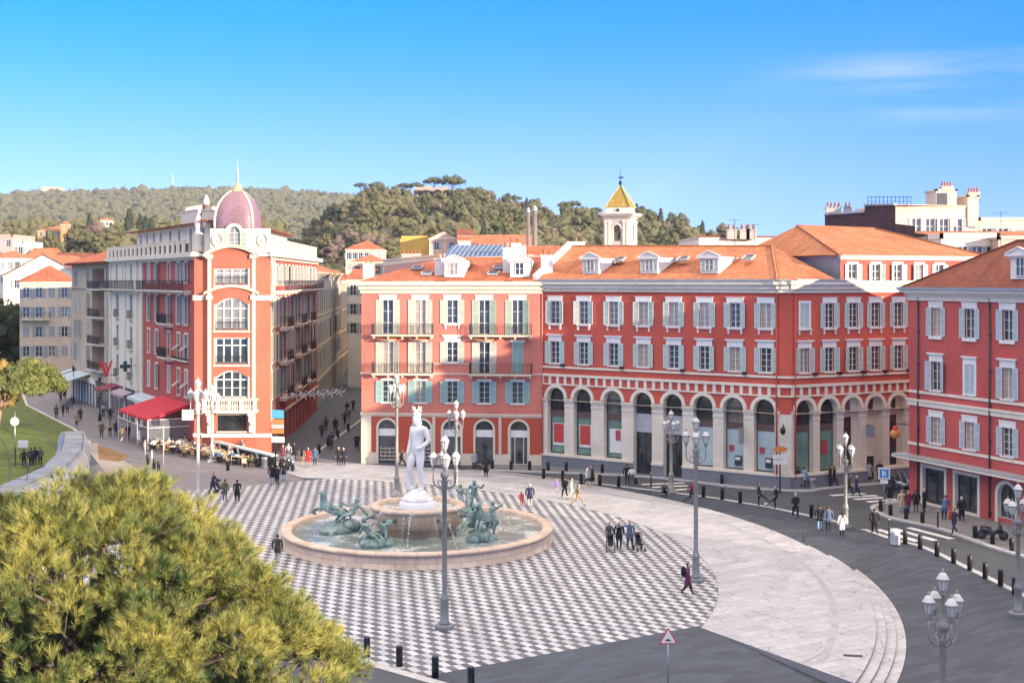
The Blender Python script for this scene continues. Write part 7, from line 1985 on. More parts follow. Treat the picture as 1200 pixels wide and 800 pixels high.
bollard_row([(374,531),(384,523),(396,513.5),(408,505)], 'along the pale kerb of the shaded street', 'bollards in the shaded street')
def post(px, py, h, r, mat_, label, name='marker_post'):
    x, y, z = G(px, py); o = top(name, label, 'post', (x, y, z)); b = MB(); b.tube([(0,0,-.05),(0,0,h)], r, 10); part('shaft', b, [M[mat_]], o); b = MB(); b.lathe([(r*1.35,h-.02),(r*1.35,h+.04),(r*.5,h+.09)], n=10); part('cap', b, [M['steel']], o)
post(1042, 631, 1.25, .06, 'black', 'slender black marker post beside the white litter bin'); post(1099, 620, 1.25, .06, 'black', 'slender black marker post at the crimson house crossing')
post(763, 572, 1.2, .06, 'black', 'slender dark marker post on the pavement between the arcade doors'); post(170, 533, 1.4, .07, 'silver', 'white marker post first in the pair by the brown planting bed'); post(178, 544, 1.3, .07, 'silver', 'white marker post second in the pair by the brown planting bed'); post(191.5, 545, 3.6, .06, 'silver', 'taller slim pale post in front of the terrace chairs')
# ------------------------------------------------------------------ bins, signs, rail
def litter_bin(px, py, mat_, label, h=.95, r=.3):
    x, y, z = G(px, py); o = top('litter_bin', label, 'litter bin', (x, y, z)); b = MB(); b.lathe([(r*.92,.02),(r,.06),(r,h-.15),(r*1.08,h-.13),(r*1.08,h-.05)], n=16); part('drum', b, [M[mat_]], o)
    b = MB(); b.lathe([(r*1.1,h-.05),(r*1.0,h),(r*.3,h+.04)], n=16); part('lid', b, [M['white'] if mat_ == 'white' else M['steel']], o)
litter_bin(1049, 638, 'white', 'white round litter bin among bollards by the crossing'); litter_bin(952, 574, 'steel', 'grey litter bin before the first side arch of the arcade'); litter_bin(310, 548, 'steel', 'pale grey litter bin by the end of the terrace screen')
M['signblue'] = plain('sign_blue', (.03,.20,.52), .4, 0, .05); M['signsky'] = plain('sign_sky_blue', (.10,.38,.62), .4, 0, .08); M['signred'] = plain('sign_red', (.58,.03,.03), .4, 0, .05); M['signora'] = plain('sign_orange', (.62,.22,.06), .4, 0, .1)
# triangular warning sign nearest to us
x, y = P(783, 400, 52)[:2]; z = gz(x, y); o = top('warning_sign', 'triangular red-bordered warning sign on a thin grey post, backed by dark paving', 'road sign', (x, y, z))
b = MB(); b.tube([(0,.04,-.05),(0,.04,2.95)], .03, 8); part('post', b, [M['steel']], o)
def tri(b, w, y0, y1, zc, m): 
    h = w*.866; p = [(-w/2,zc-h/3),(w/2,zc-h/3),(0,zc+2*h/3)]
    b.face([(q[0],y0,q[1]) for q in p], m); b.face([(q[0],y1,q[1]) for q in reversed(p)], m)
    for i in range(3): a, c = p[i], p[(i+1)%3]; b.quad((a[0],y0,a[1]),(a[0],y1,a[1]),(c[0],y1,c[1]),(c[0],y0,c[1]), m)
b = MB(); tri(b, .74, -.03, .0, 2.66, 0); tri(b, .60, -.034, -.031, 2.655, 1); part('plate', b, [M['signred'], M['white']], o)
b = MB(); b.box(-.13,.13,-.040,-.036,2.555,2.575); b.lathe([(.09,0),(.05,.05),(.01,.06)], (0,-.037,2.58), 12, 0, True, True, 0, 1, .05); part('symbol', b, [M['black']], o)
# direction signs by the domed house
x, y, z = G(323, 563); o = top('direction_sign', 'signpost with a sky-blue plate over ochre and white plates by the domed house', 'sign', (x, y, z)); o.rotation_euler = (0,0,R(-12))
b = MB(); b.tube([(0,0,-.05),(0,0,6.0)], .07, 8); part('post', b, [M['black']], o)
b = MB(); b.box(-.35,.75,-.08,-.02,5.3,6.0); part('blue_plate', b, [M['signsky']], o)
for k in range(3): b = MB(); b.box(-.35,.75,-.08,-.02,4.85-.42*k,5.22-.42*k); part('ochre_plate' if k != 1 else 'pale_plate', b, [M['signora'] if k != 1 else M['lampcream']], o)
b = MB(); b.box(-.35,.8,-.08,-.02,3.25,3.75); part('white_plate', b, [M['white']], o)
# street directions under the arcade corner
x, y = P(914, 400, 103.4)[:2]; z = .12; o = top('direction_sign', 'brown-posted sign with an orange oval plate over two white plates at the arcade corner', 'sign', (x, y, z)); o.rotation_euler = (0,0,R(5))
b = MB(); b.tube([(0,0,-.05),(0,0,3.3)], .07, 8); part('post', b, [plain('rust_brown_paint', (.12,.06,.05), .6)], o)
b = MB(); b.lathe([(.5,-.03),(.56,0),(.5,.03)], (0,-.1,3.42), 18, 0, False, True, 0, 1.0, .06)
b = MB(); n_ = 20; fr_ = [(.58*math.cos(2*math.pi*k/n_), 3.4+.24*math.sin(2*math.pi*k/n_)) for k in range(n_)]
b.face([(p[0],-.09,p[1]) for p in fr_]); b.face([(p[0],-.05,p[1]) for p in reversed(fr_)])
for k in range(n_): p, q = fr_[k], fr_[(k+1)%n_]; b.quad((p[0],-.09,p[1]),(p[0],-.05,p[1]),(q[0],-.05,q[1]),(q[0],-.09,q[1]))
part('orange_plate', b, [M['signora']], o)
for k in range(2): b = MB(); b.box(-.58,.58,-.09,-.05,2.62-.42*k,3.02-.42*k-.04); part('white_plate', b, [M['white']], o)
# blue square sign at the pavement tip
x, y, z = G(1036, 598.5); o = top('parking_sign', 'square blue sign with white border on a grey post at the crossing corner', 'road sign', (x, y, z)); o.rotation_euler = (0,0,R(-8))
b = MB(); b.tube([(0,0,-.05),(0,0,3.2)], .04, 8); part('post', b, [M['steel']], o)
b = MB(); b.box(-.42,.42,-.07,-.04,2.35,3.2,0); part('plate', b, [M['white']], o); b = MB(); b.box(-.33,.33,-.076,-.071,2.45,3.1,0); part('blue_panel', b, [M['signblue']], o); b = MB(); b.box(-.28,.28,-.07,-.04,2.02,2.3,0); part('lower_plate', b, [M['white']], o)
b = MB(); b.box(-.14,-.04,-.082,-.077,2.55,3.0); b.box(-.04,.13,-.082,-.077,2.78,2.86); b.box(.07,.13,-.082,-.077,2.55,2.78); b.ball((.1,-.08,2.96), .045, 0, 8, 5); part('pictogram', b, [M['white']], o)
# shop signs hung out from the walls
def hang_sign(F, px, py, w, h, mats, label, out=.8, name='hanging_sign'):
    u, z = F.uz(px, py); W = F.W(u, -out, z); o = top(name, label, 'sign', W); o.rotation_euler = (0,0,F.a+R(90))
    b = MB(); b.box(-w/2,w/2,-.06,.06,-h/2,h/2); part('panel', b, [mats[0]], o); b = MB(); b.bar((w/2,0,h/2+.05),(-out-.0,0,h/2+.05) if False else (w/2-out-.3,0,h/2+.05), .05); part('bracket', b, [M['iron']], o)
hang_sign(FA, 872, 509.5, .9, 1.3, [plain('grey_sign', (.30,.31,.33), .5)], 'grey sign panel sticking out between the last two front arches', .6)
hang_sign(FS, 1015, 504.5, .9, .9, [plain('slate_sign', (.24,.27,.31), .5)], 'slate-grey square sign on the side arcade wall', .5)
o = top('barrel_sign', 'rounded orange and red shop sign hung from an iron arm by the crimson house corner', 'sign', FR.W(-.0, -1.5, FR.z(1066, 507)) if False else P(1049, 508, 101)); b = MB(); b.ball((0,0,0), .42, 0, 12, 8, 1, .6, .9); b.ball((0,0,.42), .22, 1, 10, 6); part('body', b, [M['signora'], M['signred']], o)
b = MB(); b.bar((0,0,.75),(1.15,-.3,.75),.06); b.bar((0,0,.4),(0,0,.75),.04); b.tube([(.5,-.13,.75),(.75,-.2,1.0),(1.05,-.28,1.05)], .02, 5); part('bracket', b, [M['iron']], o)
# hand rail beside the steps
pA, pB = G(904, 622), G(942, 634); o = top('hand_rail', 'thin dark hand rail on two posts at the edge of the dark paving', 'railing', pA)
d = Vector(pB)-Vector(pA); b = MB(); b.tube([(0,0,1.0),(d.x,d.y,d.z+1.0)], .035, 8); part('rail', b, [M['irongrey']], o)
for q in ((0,0,0), (d.x,d.y,d.z)): b = MB(); b.tube([(q[0],q[1],q[2]-.1),(q[0],q[1],q[2]+1.0)], .03, 8); part('post', b, [M['irongrey']], o)
x, y = G(999.5, 779.5)[:2]; o = top('drain_grate', 'small dark drain slot let into the pale stone platform', 'drain', (x, y, .012)); o.rotation_euler = (0,0,R(-12))
b = MB(); b.box(-.42,.42,-.17,.17,.0,.012); part('frame', b, [M['irongrey']], o); b = MB(); 
for k in range(8): b.box(-.38+k*.1,-.33+k*.1,-.13,.13,.012,.02)
part('grating', b, [M['black']], o)
# festoon of Christmas lights across the old-town street
A_, B_ = P(341, 458, 130), P(413, 452, 128); o = top('light_festoon', 'white garland of unlit street decorations strung across the shaded street', 'festoon', A_)
b = MB(); d = Vector(B_)-Vector(A_); pts = [(d.x*t, d.y*t, d.z*t-1.0*math.sin(math.pi*t)*.35) for t in np.linspace(0,1,15)]; b.tube(pts, .04, 5); part('wire', b, [M['irongrey']], o)
for i in range(6):
    b = MB(); t = .08+.145*i; c = Vector((d.x*t, d.y*t, d.z*t-.35)); w = .42
    for k in range(5):
        a = 2*math.pi*k/5; b.bar(c, c+Vector((math.cos(a)*w, 0, math.sin(a)*w-.15)), .035); b.ball(tuple(c+Vector((math.cos(a)*w,0,math.sin(a)*w-.15))), .075, 0, 6, 4)
    b.tube([(c.x-.55,c.y,c.z+.1),(c.x,c.y,c.z-.35),(c.x+.55,c.y,c.z+.1)], .04, 5); part('garland', b, [M['opal']], o)
# ------------------------------------------------------------------ tram
M['tramroof'] = plain('tram_roof_grey', (.17,.175,.19), .5, .2, .25, .7); M['tramside'] = plain('tram_silver', (.26,.28,.31), .35, .35, .15, .7)
tr = top('tram', 'long silver articulated tram bending round the lawn', 'tram', (-34, 95, 0))
TP = smooth([(-34.6,66),(-33.1,78),(-32.5,90),(-34.7,102),(-38.8,114.8),(-40.2,118.5)], 10)
cum = [0.0]
for i in range(1, len(TP)): cum.append(cum[-1]+math.hypot(TP[i][0]-TP[i-1][0], TP[i][1]-TP[i-1][1]))
def tat(s):
    s = max(0, min(cum[-1], s)); i = max(1, min(len(cum)-1, int(np.searchsorted(cum, s)))); t = (s-cum[i-1])/max(1e-6, cum[i]-cum[i-1]); return Vector((TP[i-1][0]+(TP[i][0]-TP[i-1][0])*t, TP[i-1][1]+(TP[i][1]-TP[i-1][1])*t, 0))
prof = [(-1.25,.35),(-1.32,1.1),(-1.32,2.3),(-1.24,2.95),(-1.02,3.28),(-.8,3.36),(.8,3.36),(1.02,3.28),(1.24,2.95),(1.32,2.3),(1.32,1.1),(1.25,.35)]
L = cum[-1]; edges_ = [0, 9.6, 18.0, 27.0, 36.4, 45.0, L]
edges_ = [e for e in edges_ if e < L-3]+[L]
for i in range(len(edges_)-1):
    a, c = tat(edges_[i]+.35), tat(edges_[i+1]-.35); d = (c-a); ln_ = d.length; ang = math.atan2(d.y, d.x)
    last = i == len(edges_)-2
    b = MB(); st_ = [0, ln_] if not last else [0, ln_*.55, ln_*.82, ln_]
    sc_ = [1, 1] if not last else [1, 1, .93, .72]
    b.grid([[(x, p[0]*k, .35+(p[1]-.35)*(1 if k > .8 else .9)) for p in prof] for x, k in zip(st_, sc_)], 0, True, False, True)
    m = tr; loc = (a.x+34, a.y-95, .04)
    o = part('car_body', b, [M['tramside']], tr, loc, ang)
    b = MB()
    x1 = ln_ if not last else ln_*.55
    for k in range(max(1, int(x1/1.6))):
        x = .25+k*(x1-.3)/max(1, int(x1/1.6)); w = (x1-.3)/max(1, int(x1/1.6))-.15
        for s in (-1, 1): b.box(x, x+w, s*1.318, s*1.335, 1.15, 2.35)
    part('window', b, [M['glassdark']], o)
    b = MB(); b.box(.1, x1-.1, -.78, .78, 3.362, 3.47, 0)
    for k in range(3): b.box(.2+k*x1/3, .2+k*x1/3+x1/3-.35, -.72, .72, 3.47, 3.62, 0)
    for s in (-1, 1): b.box(0, x1, s*.83, s*.90, 3.363, 3.5, 1)
    part('roof_fairing', b, [M['tramroof'], M['tramside']], o)
    if i == 2:
        b = MB(); b.bar((2,-.3,3.6),(3.4,0,4.2),.05); b.bar((3.4,0,4.2),(2.4,0,4.7),.05); b.bar((2.4,-.8,4.7),(2.4,.8,4.7),.06); part('pantograph', b, [M['black']], o)
    if last:
        b = MB(); b.box(ln_*.85, ln_*.98, -.7, .7, 2.2, 2.3); b.face([(ln_+.01,-.85,1.2),(ln_+.01,.85,1.2),(ln_+.01,.8,2.6),(ln_+.01,-.8,2.6)]); part('windscreen', b, [M['glassdark']], o)
    else:
        e = tat(edges_[i+1]); b = MB(); n2 = tat(edges_[i+1]+.4)-tat(edges_[i+1]-.4); b.grid([[(x, p[0]*(.93 if q % 2 else .86), .4+(p[1]-.4)*.95) for p in prof] for q, x in enumerate(np.linspace(-.42,.42,7))], 0, True, False); part('gangway_bellows', b, [M['black']], tr, (e.x+34, e.y-95, .04), math.atan2(n2.y, n2.x))
def pole_sign(px, py, label):
    x, y, z = G(px, py); o = top('tram_stop_sign', label, 'sign', (x, y, z)); b = MB(); b.tube([(0,0,0),(0,0,4.3)], .05, 8); part('post', b, [M['steel']], o); b = MB(); n_ = 18
    fr_ = [(.42*math.cos(2*math.pi*k/n_), 3.4+.42*math.sin(2*math.pi*k/n_)) for k in range(n_)]; b.face([(p[0],-.08,p[1]) for p in fr_]); b.face([(p[0],-.05,p[1]) for p in reversed(fr_)]); part('disc', b, [M['white']], o)
pole_sign(17.5, 535, 'pale disc sign on a post beside the lawn pine')
o = top('notice_board', 'white notice board on a dark frame at the end of the lawn', 'sign', (*G(27, 546)[:2], 0)); b = MB(); b.box(-.45,.45,-.05,.05,1.7,2.35); part('panel', b, [M['white']], o); b = MB(); b.bar((-.7,0,0),(-.7,0,1.6),.08); b.bar((.7,0,0),(.7,0,1.6),.08); part('frame', b, [M['irongrey']], o)
def dark_lamp(px, py, h, label):
    x, y, z = G(px, py); o = top('street_lantern', label, 'street lamp', (x, y, z)); b = MB(); b.lathe([(.22,0),(.2,.7),(.1,.9),(.07,1.2),(.05,h-.6)], n=10); part('pole', b, [M['black']], o); part('lantern', lantern((0,0,h-.6), 1, None), [M['black'], M['glassdark']], o)
dark_lamp(117, 493, 5.4, 'black cast-iron street lantern in front of the wine-red awning'); dark_lamp(86, 473, 5.2, 'black cast-iron street lantern further up the left street')
# ------------------------------------------------------------------ red canopy, terrace, screen
q = [FL.W(FL.u(189), -.02, 4.35), FL.W(FL.u(222.5), -.02, 4.45), FL.W(FL.u(222.5), -4.2, 3.05), FL.W(FL.u(189), -4.6, 3.05)]
cn = top('terrace_canopy', 'large bright red canopy sheltering the cafe terrace of the domed house', 'awning', (*q[0][:2], 0)); o0 = Vector((*q[0][:2], 0)); q = [Vector(p)-o0 for p in q]
b = MB(); b.quad(q[0], q[3], q[2], q[1]); b.quad(*[p-Vector((0,0,.04)) for p in q])
for a, c in ((q[3], q[2]), (q[2], q[1]), (q[0], q[3])): b.quad(a, a-Vector((0,0,.28)), c-Vector((0,0,.28)), c)
part('cloth', b, [plain('red_canopy_cloth', (.52,.018,.035), .8, 0, .08, 1)], cn)
for t in (0, .33, .66, 1):
    p = q[3].lerp(q[2], t); b = MB(); b.bar((p.x,p.y,.0),(p.x,p.y,p.z-.05),.07); part('post', b, [M['white']], cn)
b = MB(); ca_, cb_ = q[3], q[2]
b.bar((ca_.x,ca_.y,2.2),(cb_.x,cb_.y,2.2),.06); b.bar((cb_.x,cb_.y,2.2),(q[1].x,q[1].y,2.2),.06); b.bar((cb_.x,cb_.y,3.0),(q[1].x,q[1].y,3.0),.06); part('rail', b, [M['white']], cn)
b = MB(); pc = q[2].lerp(q[1], .55); b.quad((cb_.x,cb_.y,.9),(q[1].x,q[1].y,.9),(q[1].x,q[1].y,2.95),(cb_.x,cb_.y,2.95)); 
wg = plain('wind_screen_glass', (.30,.33,.34), .1, 0, .15); wg.node_tree.nodes['Principled BSDF'].inputs['Alpha'].default_value = .35; part('wind_screen', b, [wg], cn)
o = top('blank_sign_panel', 'blank white square panel hung at the corner of the red canopy', 'sign', P(220, 486, 126.5)); b = MB(); b.box(-.55,.55,-.05,.05,-.5,.5); part('panel', b, [M['white']], o); b = MB(); b.bar((-.6,0,.52),(.6,0,.52),.06); part('frame', b, [M['irongrey']], o)
sa, sb = Vector(P(233, 400, 131)[:2]+(0,)), Vector(P(322, 400, 117.3)[:2]+(0,)); sc = top('terrace_screen', 'low dark glazed screen with a broad white rail running out from the domed house', 'screen', sa)
d = sb-sa; nn = Vector((-d.y, d.x, 0)).normalized()*.3
b = MB(); b.grid([[tuple(p) for p in (Vector((0,0,1.05))-nn, Vector((0,0,1.05))+nn, Vector((0,0,1.2))+nn, Vector((0,0,1.2))-nn)], [tuple(p) for p in (d+Vector((0,0,1.05))-nn, d+Vector((0,0,1.05))+nn, d+Vector((0,0,1.2))+nn, d+Vector((0,0,1.2))-nn)]], 0, True, False, True); part('rail', b, [M['white']], sc)
b = MB(); b.bar((0,0,.53),(d.x,d.y,.53),.08,1.0); part('panel', b, [plain('dark_green_panel', (.03,.055,.055), .25)], sc)
ch = MB(); ch.box(-.2,.2,-.2,.2,.43,.47,0); ch.box(-.2,.2,.17,.2,.47,.88,0)
for x in (-.18,.18):
    for y in (-.18,.18): ch.bar((x,y,0),(x,y,.43 if y < 0 else .88),.03,.03,1)
chm = [plain('rattan', (.46,.29,.14), .7, 0, .25, 8), plain('rattan_frame', (.22,.13,.07), .7)]
chm2 = [plain('pale_rattan', (.64,.50,.32), .7, 0, .2, 8), chm[1]]
ch1, ch2 = ch.mesh('cafe_chair', chm), ch.mesh('cafe_chair', chm2)
tb = MB(); tb.lathe([(.35,.72),(.36,.74),(.35,.76)], n=14, m=0); tb.tube([(0,0,.03),(0,0,.72)], .03, 6, 1); tb.lathe([(.25,0),(.22,.03)], n=10, m=1); tbm = tb.mesh('cafe_table', [M['ivory'], M['iron']])
TER = []
g = np.random.default_rng(3)
for r in range(5):
    for k in range(9):
        t = (k+.5)/9; f_ = (r+.4)/5
        a = Vector(G(170, 527)[:2]).lerp(Vector(G(300, 549)[:2]), t); c = Vector(G(190, 515)[:2]).lerp(Vector(G(264, 538)[:2]), t)
        p = a.lerp(c, f_)+Vector((g.uniform(-.15,.15), g.uniform(-.15,.15))); TER.append(p)
for i, p in enumerate(TER):
    o = link('cafe_table', tbm, None, (p.x, p.y, .005)); tag(o, 'small round pale-topped table on the crowded cafe terrace', 'table', 'tables of the cafe terrace')
    for s in range(2):
        a = g.uniform(0, 6.28) if s == 0 else a+math.pi+g.uniform(-.5,.5); o = link('cafe_chair', ch1 if g.random() < .6 else ch2, None, (p.x+.62*math.cos(a), p.y+.62*math.sin(a), .005), a-math.pi/2+0); tag(o, 'woven rattan chair at a table of the crowded cafe terrace' if o.data == ch1 else 'pale woven chair at a table of the crowded cafe terrace', 'chair', 'dark rattan chairs of the cafe terrace' if o.data == ch1 else 'pale rattan chairs of the cafe terrace')
# ------------------------------------------------------------------ scooters and motorcycles
def scooter_proto(body_mat, big=False):
    root = top('motor_scooter', 'x', 'scooter', (0,0,0))
    for y in (-.68, .66):
        b = MB(); prof_ = [(.20,-.06),(.27,-.065),(.30,-.03),(.30,.03),(.27,.065),(.20,.06)]
        rows = [[(z, y+r*math.cos(2*math.pi*k/18), .3+r*math.sin(2*math.pi*k/18)) for k in range(18)] for r, z in prof_]; b.grid(rows, 0, True, True)
        wl_ = part('wheel', b, [M['black']], root); b = MB(); rows = [[(z, y+r*math.cos(2*math.pi*k/12), .3+r*math.sin(2*math.pi*k/12)) for k in range(12)] for r, z in ((.2,-.03),(.06,-.06),(.06,.06),(.2,.03))]; b.grid(rows, 0, True, False, True); part('rim', b, [M['irongrey']], wl_)
    m = skin_mesh('body', [(0,.78,.64,.17,.15),(0,.35,.60,.25,.24),(0,-.05,.42,.22,.15),(0,-.38,.48,.21,.15),(0,-.52,.80,.25,.13),(0,-.47,1.02,.18,.14),(0,-.68,.60,.14,.08)], [(0,1),(1,2),(2,3),(3,4),(4,5),(3,6)], [body_mat], 2); link('body', m, root)
    m = skin_mesh('seat', [(0,.78,.80,.09,.06),(0,.40,.80,.14,.08),(0,.05,.74,.12,.07)], [(0,1),(1,2)], [M['black']], 2); link('seat', m, root)
    b = MB(); b.tube([(-.34,-.36,1.06),(-.18,-.44,1.03),(.18,-.44,1.03),(.34,-.36,1.06)], .025, 6); b.tube([(0,-.70,.3),(0,-.46,1.0)], .04, 6); part('handlebar', b, [M['black']], root)
    for s in (-1, 1): b = MB(); b.tube([(s*.25,-.42,1.05),(s*.32,-.46,1.2)], .012, 5); b.cbox((s*.34,-.47,1.24),(.13,.03,.08)); part('mirror', b, [M['black']], root)
    b = MB(); b.quad((-.2,-.58,.98),(.2,-.58,.98),(.16,-.44,1.38),(-.16,-.44,1.38)); part('windscreen', b, [wg], root)
    b = MB(); b.lathe([(.02,0),(.1,.03),(.1,.06)], (0,0,0), 10); hl = part('headlight', b, [M['opal']], root, (0,-.62,.84)); hl.rotation_euler = (R(90),0,0)
    b = MB(); b.tube([(.2,.1,.28),(.22,.5,.3),(.22,.85,.36)], [.035,.06,.065], 8); part('exhaust', b, [M['steel']], root)
    return root
s_black = scooter_proto(plain('scooter_black', (.02,.021,.024), .3, .1)); s_grey = scooter_proto(plain('scooter_silver', (.33,.34,.36), .3, .4)); s_wine = scooter_proto(plain('scooter_dark_blue', (.03,.04,.07), .3, .1))
def put_scooter(src, px, py, rz, label, used=set()):
    x, y, z = G(px, py); dz = .12 if x > 15 else 0
    if src.name in used: src = copy_tree(src)
    else: used.add(src.name)
    src.location = (x, y, z+dz); src.rotation_euler = (R(0), R(6), R(rz)); src['label'] = label; src['group'] = 'parked scooters and motorcycles'; return src
put_scooter(s_black, 1163, 634, 70, 'big black scooter parked before the arched crimson shop window')
put_scooter(s_black, 294, 547, 75, 'black motorcycle parked between the terrace chairs and the pale grey bin')
put_scooter(s_grey, 267, 539, 20, 'silver scooter seen nose-on at the end of the cafe terrace')
put_scooter(s_wine, 279, 531, 60, 'dark scooter parked against the white rail of the terrace screen')
for k, (px, py) in enumerate(((1046, 571), (1053, 574), (1060, 577))): put_scooter((s_black, s_wine, s_grey)[k], px, py, 35+k*8, ['black', 'dark blue', 'silver'][k]+' scooter in the row against the side arcade, next to the crimson corner')
for k, (px, py) in enumerate(((338, 551), (333, 549))): put_scooter((s_wine, s_black)[k], px, py, 40, ['dark blue scooter standing', 'black scooter half hidden'][k]+' at the mouth of the shaded street')
# ---- rows of palaces on the two sides of the square we do not see: they shade it
def off_palace(name, label, p0, p1, depth=14, z=17.0, ridge=20.5):
    B = Bld(name, label, ((p0[0]+p1[0])/2, (p0[1]+p1[1])/2, 0)); F = B.facade(p0, p1); n = max(2, int(F.L/3.2)); us = [F.L*(k+.5)/n for k in range(n)]
    b = MB(); wall(b, 0, F.L, 0, z, [(u-.5,u+.5,a,c) for u in us for a, c in ((9.4,11.4),(13.0,15.0))]+[(u-.9,u+.9,.3,7.2,True) for u in us], .3); F.add('wall', b, [M['red']])
    for u in us:
        for a, c in ((9.4,11.4),(13.0,15.0)): place_window(F, u, a, 1.0, c-a, style('aqua'), False, 'open', 3, 2, 'plain', 'plain')
    b = MB()
    for u in us: b.box(u-.9,u+.9,.3,.34,.3,6.3)
    F.add('shop_glazing', b, [M['shopglass']])
    b = MB(); c = [F.W(0,0)[:2], F.W(F.L,0)[:2], F.W(F.L,depth)[:2], F.W(0,depth)[:2]]
    for k in (1, 2, 3): p, q = c[k], c[(k+1)%4]; b.quad((*p,0),(*q,0),(*q,z),(*p,z))
    B.world('rear_wall', b, [M['red']])
    b = MB(); e = .5; hip(b, [F.W(-e,-e,z),F.W(F.L+e,-e,z),F.W(F.L+e,depth+e,z),F.W(-e,depth+e,z)], e, (F.W(6,depth/2,ridge),F.W(F.L-6,depth/2,ridge))); B.world('roof', b, [M['tile']])
    facade_trim(F, 'cornice', [(z-.9,z-.5,.2),(z-.5,z-.02,.45)], [M['ivory']]); facade_trim(F, 'string_course', [(8.2,8.5,.15)], [M['ivory']])
off_palace('shading_palace', 'red palace on the unseen side of the square across the road', (50, 38), (58, -22), 16, 18, 22)
# ------------------------------------------------------------------ people
POSE = dict(
 stand=dict(), stand2=dict(armL=((.29,.05,1.14),(.20,-.12,.97)), armR=((-.29,.05,1.14),(-.20,-.12,.97)), legL=((.12,-.03,.5),(.15,.02,.09))),
 walk=dict(lean=(0,-.03), legL=((.09,-.20,.52),(.10,-.30,.10)), legR=((-.09,.02,.48),(-.10,.34,.17)), armL=((.27,.12,1.17),(.25,.22,.95)), armR=((-.27,-.10,1.15),(-.25,-.26,.97)), pel=(0,0,.93)),
 stride=dict(lean=(0,-.06), legL=((.09,-.30,.54),(.10,-.46,.10)), legR=((-.09,.08,.46),(-.10,.50,.20)), armL=((.27,.14,1.17),(.25,.26,.98)), armR=((-.27,-.12,1.15),(-.25,-.30,1.0)), pel=(0,0,.90)),
 coat=dict(coat=.6), coatwalk=dict(coat=.6, lean=(0,-.03), legL=((.09,-.14,.5),(.10,-.22,.10)), legR=((-.09,.05,.48),(-.10,.28,.15)), armL=((.27,.10,1.17),(.25,.16,.95)), armR=((-.27,-.08,1.15),(-.25,-.20,.97)), pel=(0,0,.94)),
 jacket=dict(coat=.3, slim=1.08), jwalk=dict(coat=.3, slim=1.06, lean=(0,-.03), legL=((.09,-.18,.52),(.10,-.28,.10)), legR=((-.09,.02,.48),(-.10,.32,.16)), pel=(0,0,.93)),
 push=dict(lean=(0,-.10), armL=((.25,-.14,1.14),(.2,-.42,1.02)), armR=((-.25,-.14,1.14),(-.2,-.42,1.02)), legL=((.09,-.15,.5),(.10,-.2,.1)), legR=((-.09,.05,.5),(-.10,.25,.13)), coat=.3),
 reach=dict(coat=.3, armR=((-.42,-.02,1.40),(-.66,-.06,1.38)), legL=((.13,-.05,.5),(.15,0,.09))),
 kick=dict(lean=(0,.05), legL=((.12,-.36,.62),(.13,-.66,.34)), legR=((-.10,.0,.5),(-.11,.05,.09)), armL=((.30,.02,1.15),(.24,-.2,1.05))),
 lean=dict(lean=(0,-.30), head=(0,-.10), armL=((.26,-.2,1.1),(.2,-.45,1.0)), armR=((-.26,-.2,1.1),(-.2,-.45,1.0)), coat=.3),
 squat=dict(pel=(0,.1,.42), lean=(0,-.25), legL=((.16,-.30,.52),(.14,-.02,.10)), legR=((-.16,-.30,.50),(-.14,-.02,.10)), armL=((.28,-.3,1.1),(.2,-.5,.9)), armR=((-.28,-.3,1.1),(-.2,-.5,.9))),
 sit=dict(pel=(0,.05,.50), lean=(0,.02), legL=((.12,-.42,.52),(.12,-.44,.10)), legR=((-.12,-.42,.52),(-.12,-.40,.10)), armL=((.28,-.05,1.15),(.2,-.34,1.12)), armR=((-.28,-.05,1.15),(-.2,-.34,1.12))))
PM = {}
def pose_mesh(p, lh):
    if (p, lh) not in PM: PM[(p, lh)] = body_mesh('person', POSE[p], longhair=lh)
    return PM[(p, lh)]
CLO = dict(k=(.012,.012,.015), n=(.022,.030,.060), g=(.10,.10,.11), b=(.06,.13,.24), l=(.24,.36,.50), w=(.62,.60,.57), r=(.45,.03,.03), m=(.16,.02,.05), p=(.13,.02,.08), o=(.11,.10,.045), t=(.30,.20,.11), c=(.58,.45,.28), e=(.05,.08,.06), x=(.30,.40,.32), q=(.55,.10,.38), s=(.34,.34,.36), d=(.06,.045,.035), v=(.22,.16,.42), j=(.08,.12,.19), a=(.55,.36,.24))
HAIR = dict(d=(.025,.016,.012), b=(.07,.04,.02), g=(.42,.41,.40), y=(.28,.18,.08), k=(.008,.008,.009))
SKIN = [plain('skin_%d' % k, c, .6, 0, .05) for k, c in enumerate(((.52,.30,.21), (.45,.24,.16), (.56,.35,.26)))]
cm = lambda c: plain('cloth_'+c, CLO[c], .85, 0, .12, 5)
hm_ = lambda c: plain('hair_'+c, HAIR[c], .6, 0, .1)
def person(px, py, pose, head, h, tp, bt, hair, label, lh=False, group=None, at=None, shoe='k', lift=0.0):
    x, y, z = G(px, py) if at is None else at
    o = link('person', pose_mesh(pose, lh), None, (x, y, z+lift+.006), R(head)); s = h/1.80; o.scale = (s*1.13, s*1.13, s)
    for i, m in enumerate((SKIN[int(px+py) % 3], hm_(hair), cm(tp), cm(bt), cm(shoe))): o.material_slots[i].link = 'OBJECT'; o.material_slots[i].material = m
    return tag(o, label, 'person', group)
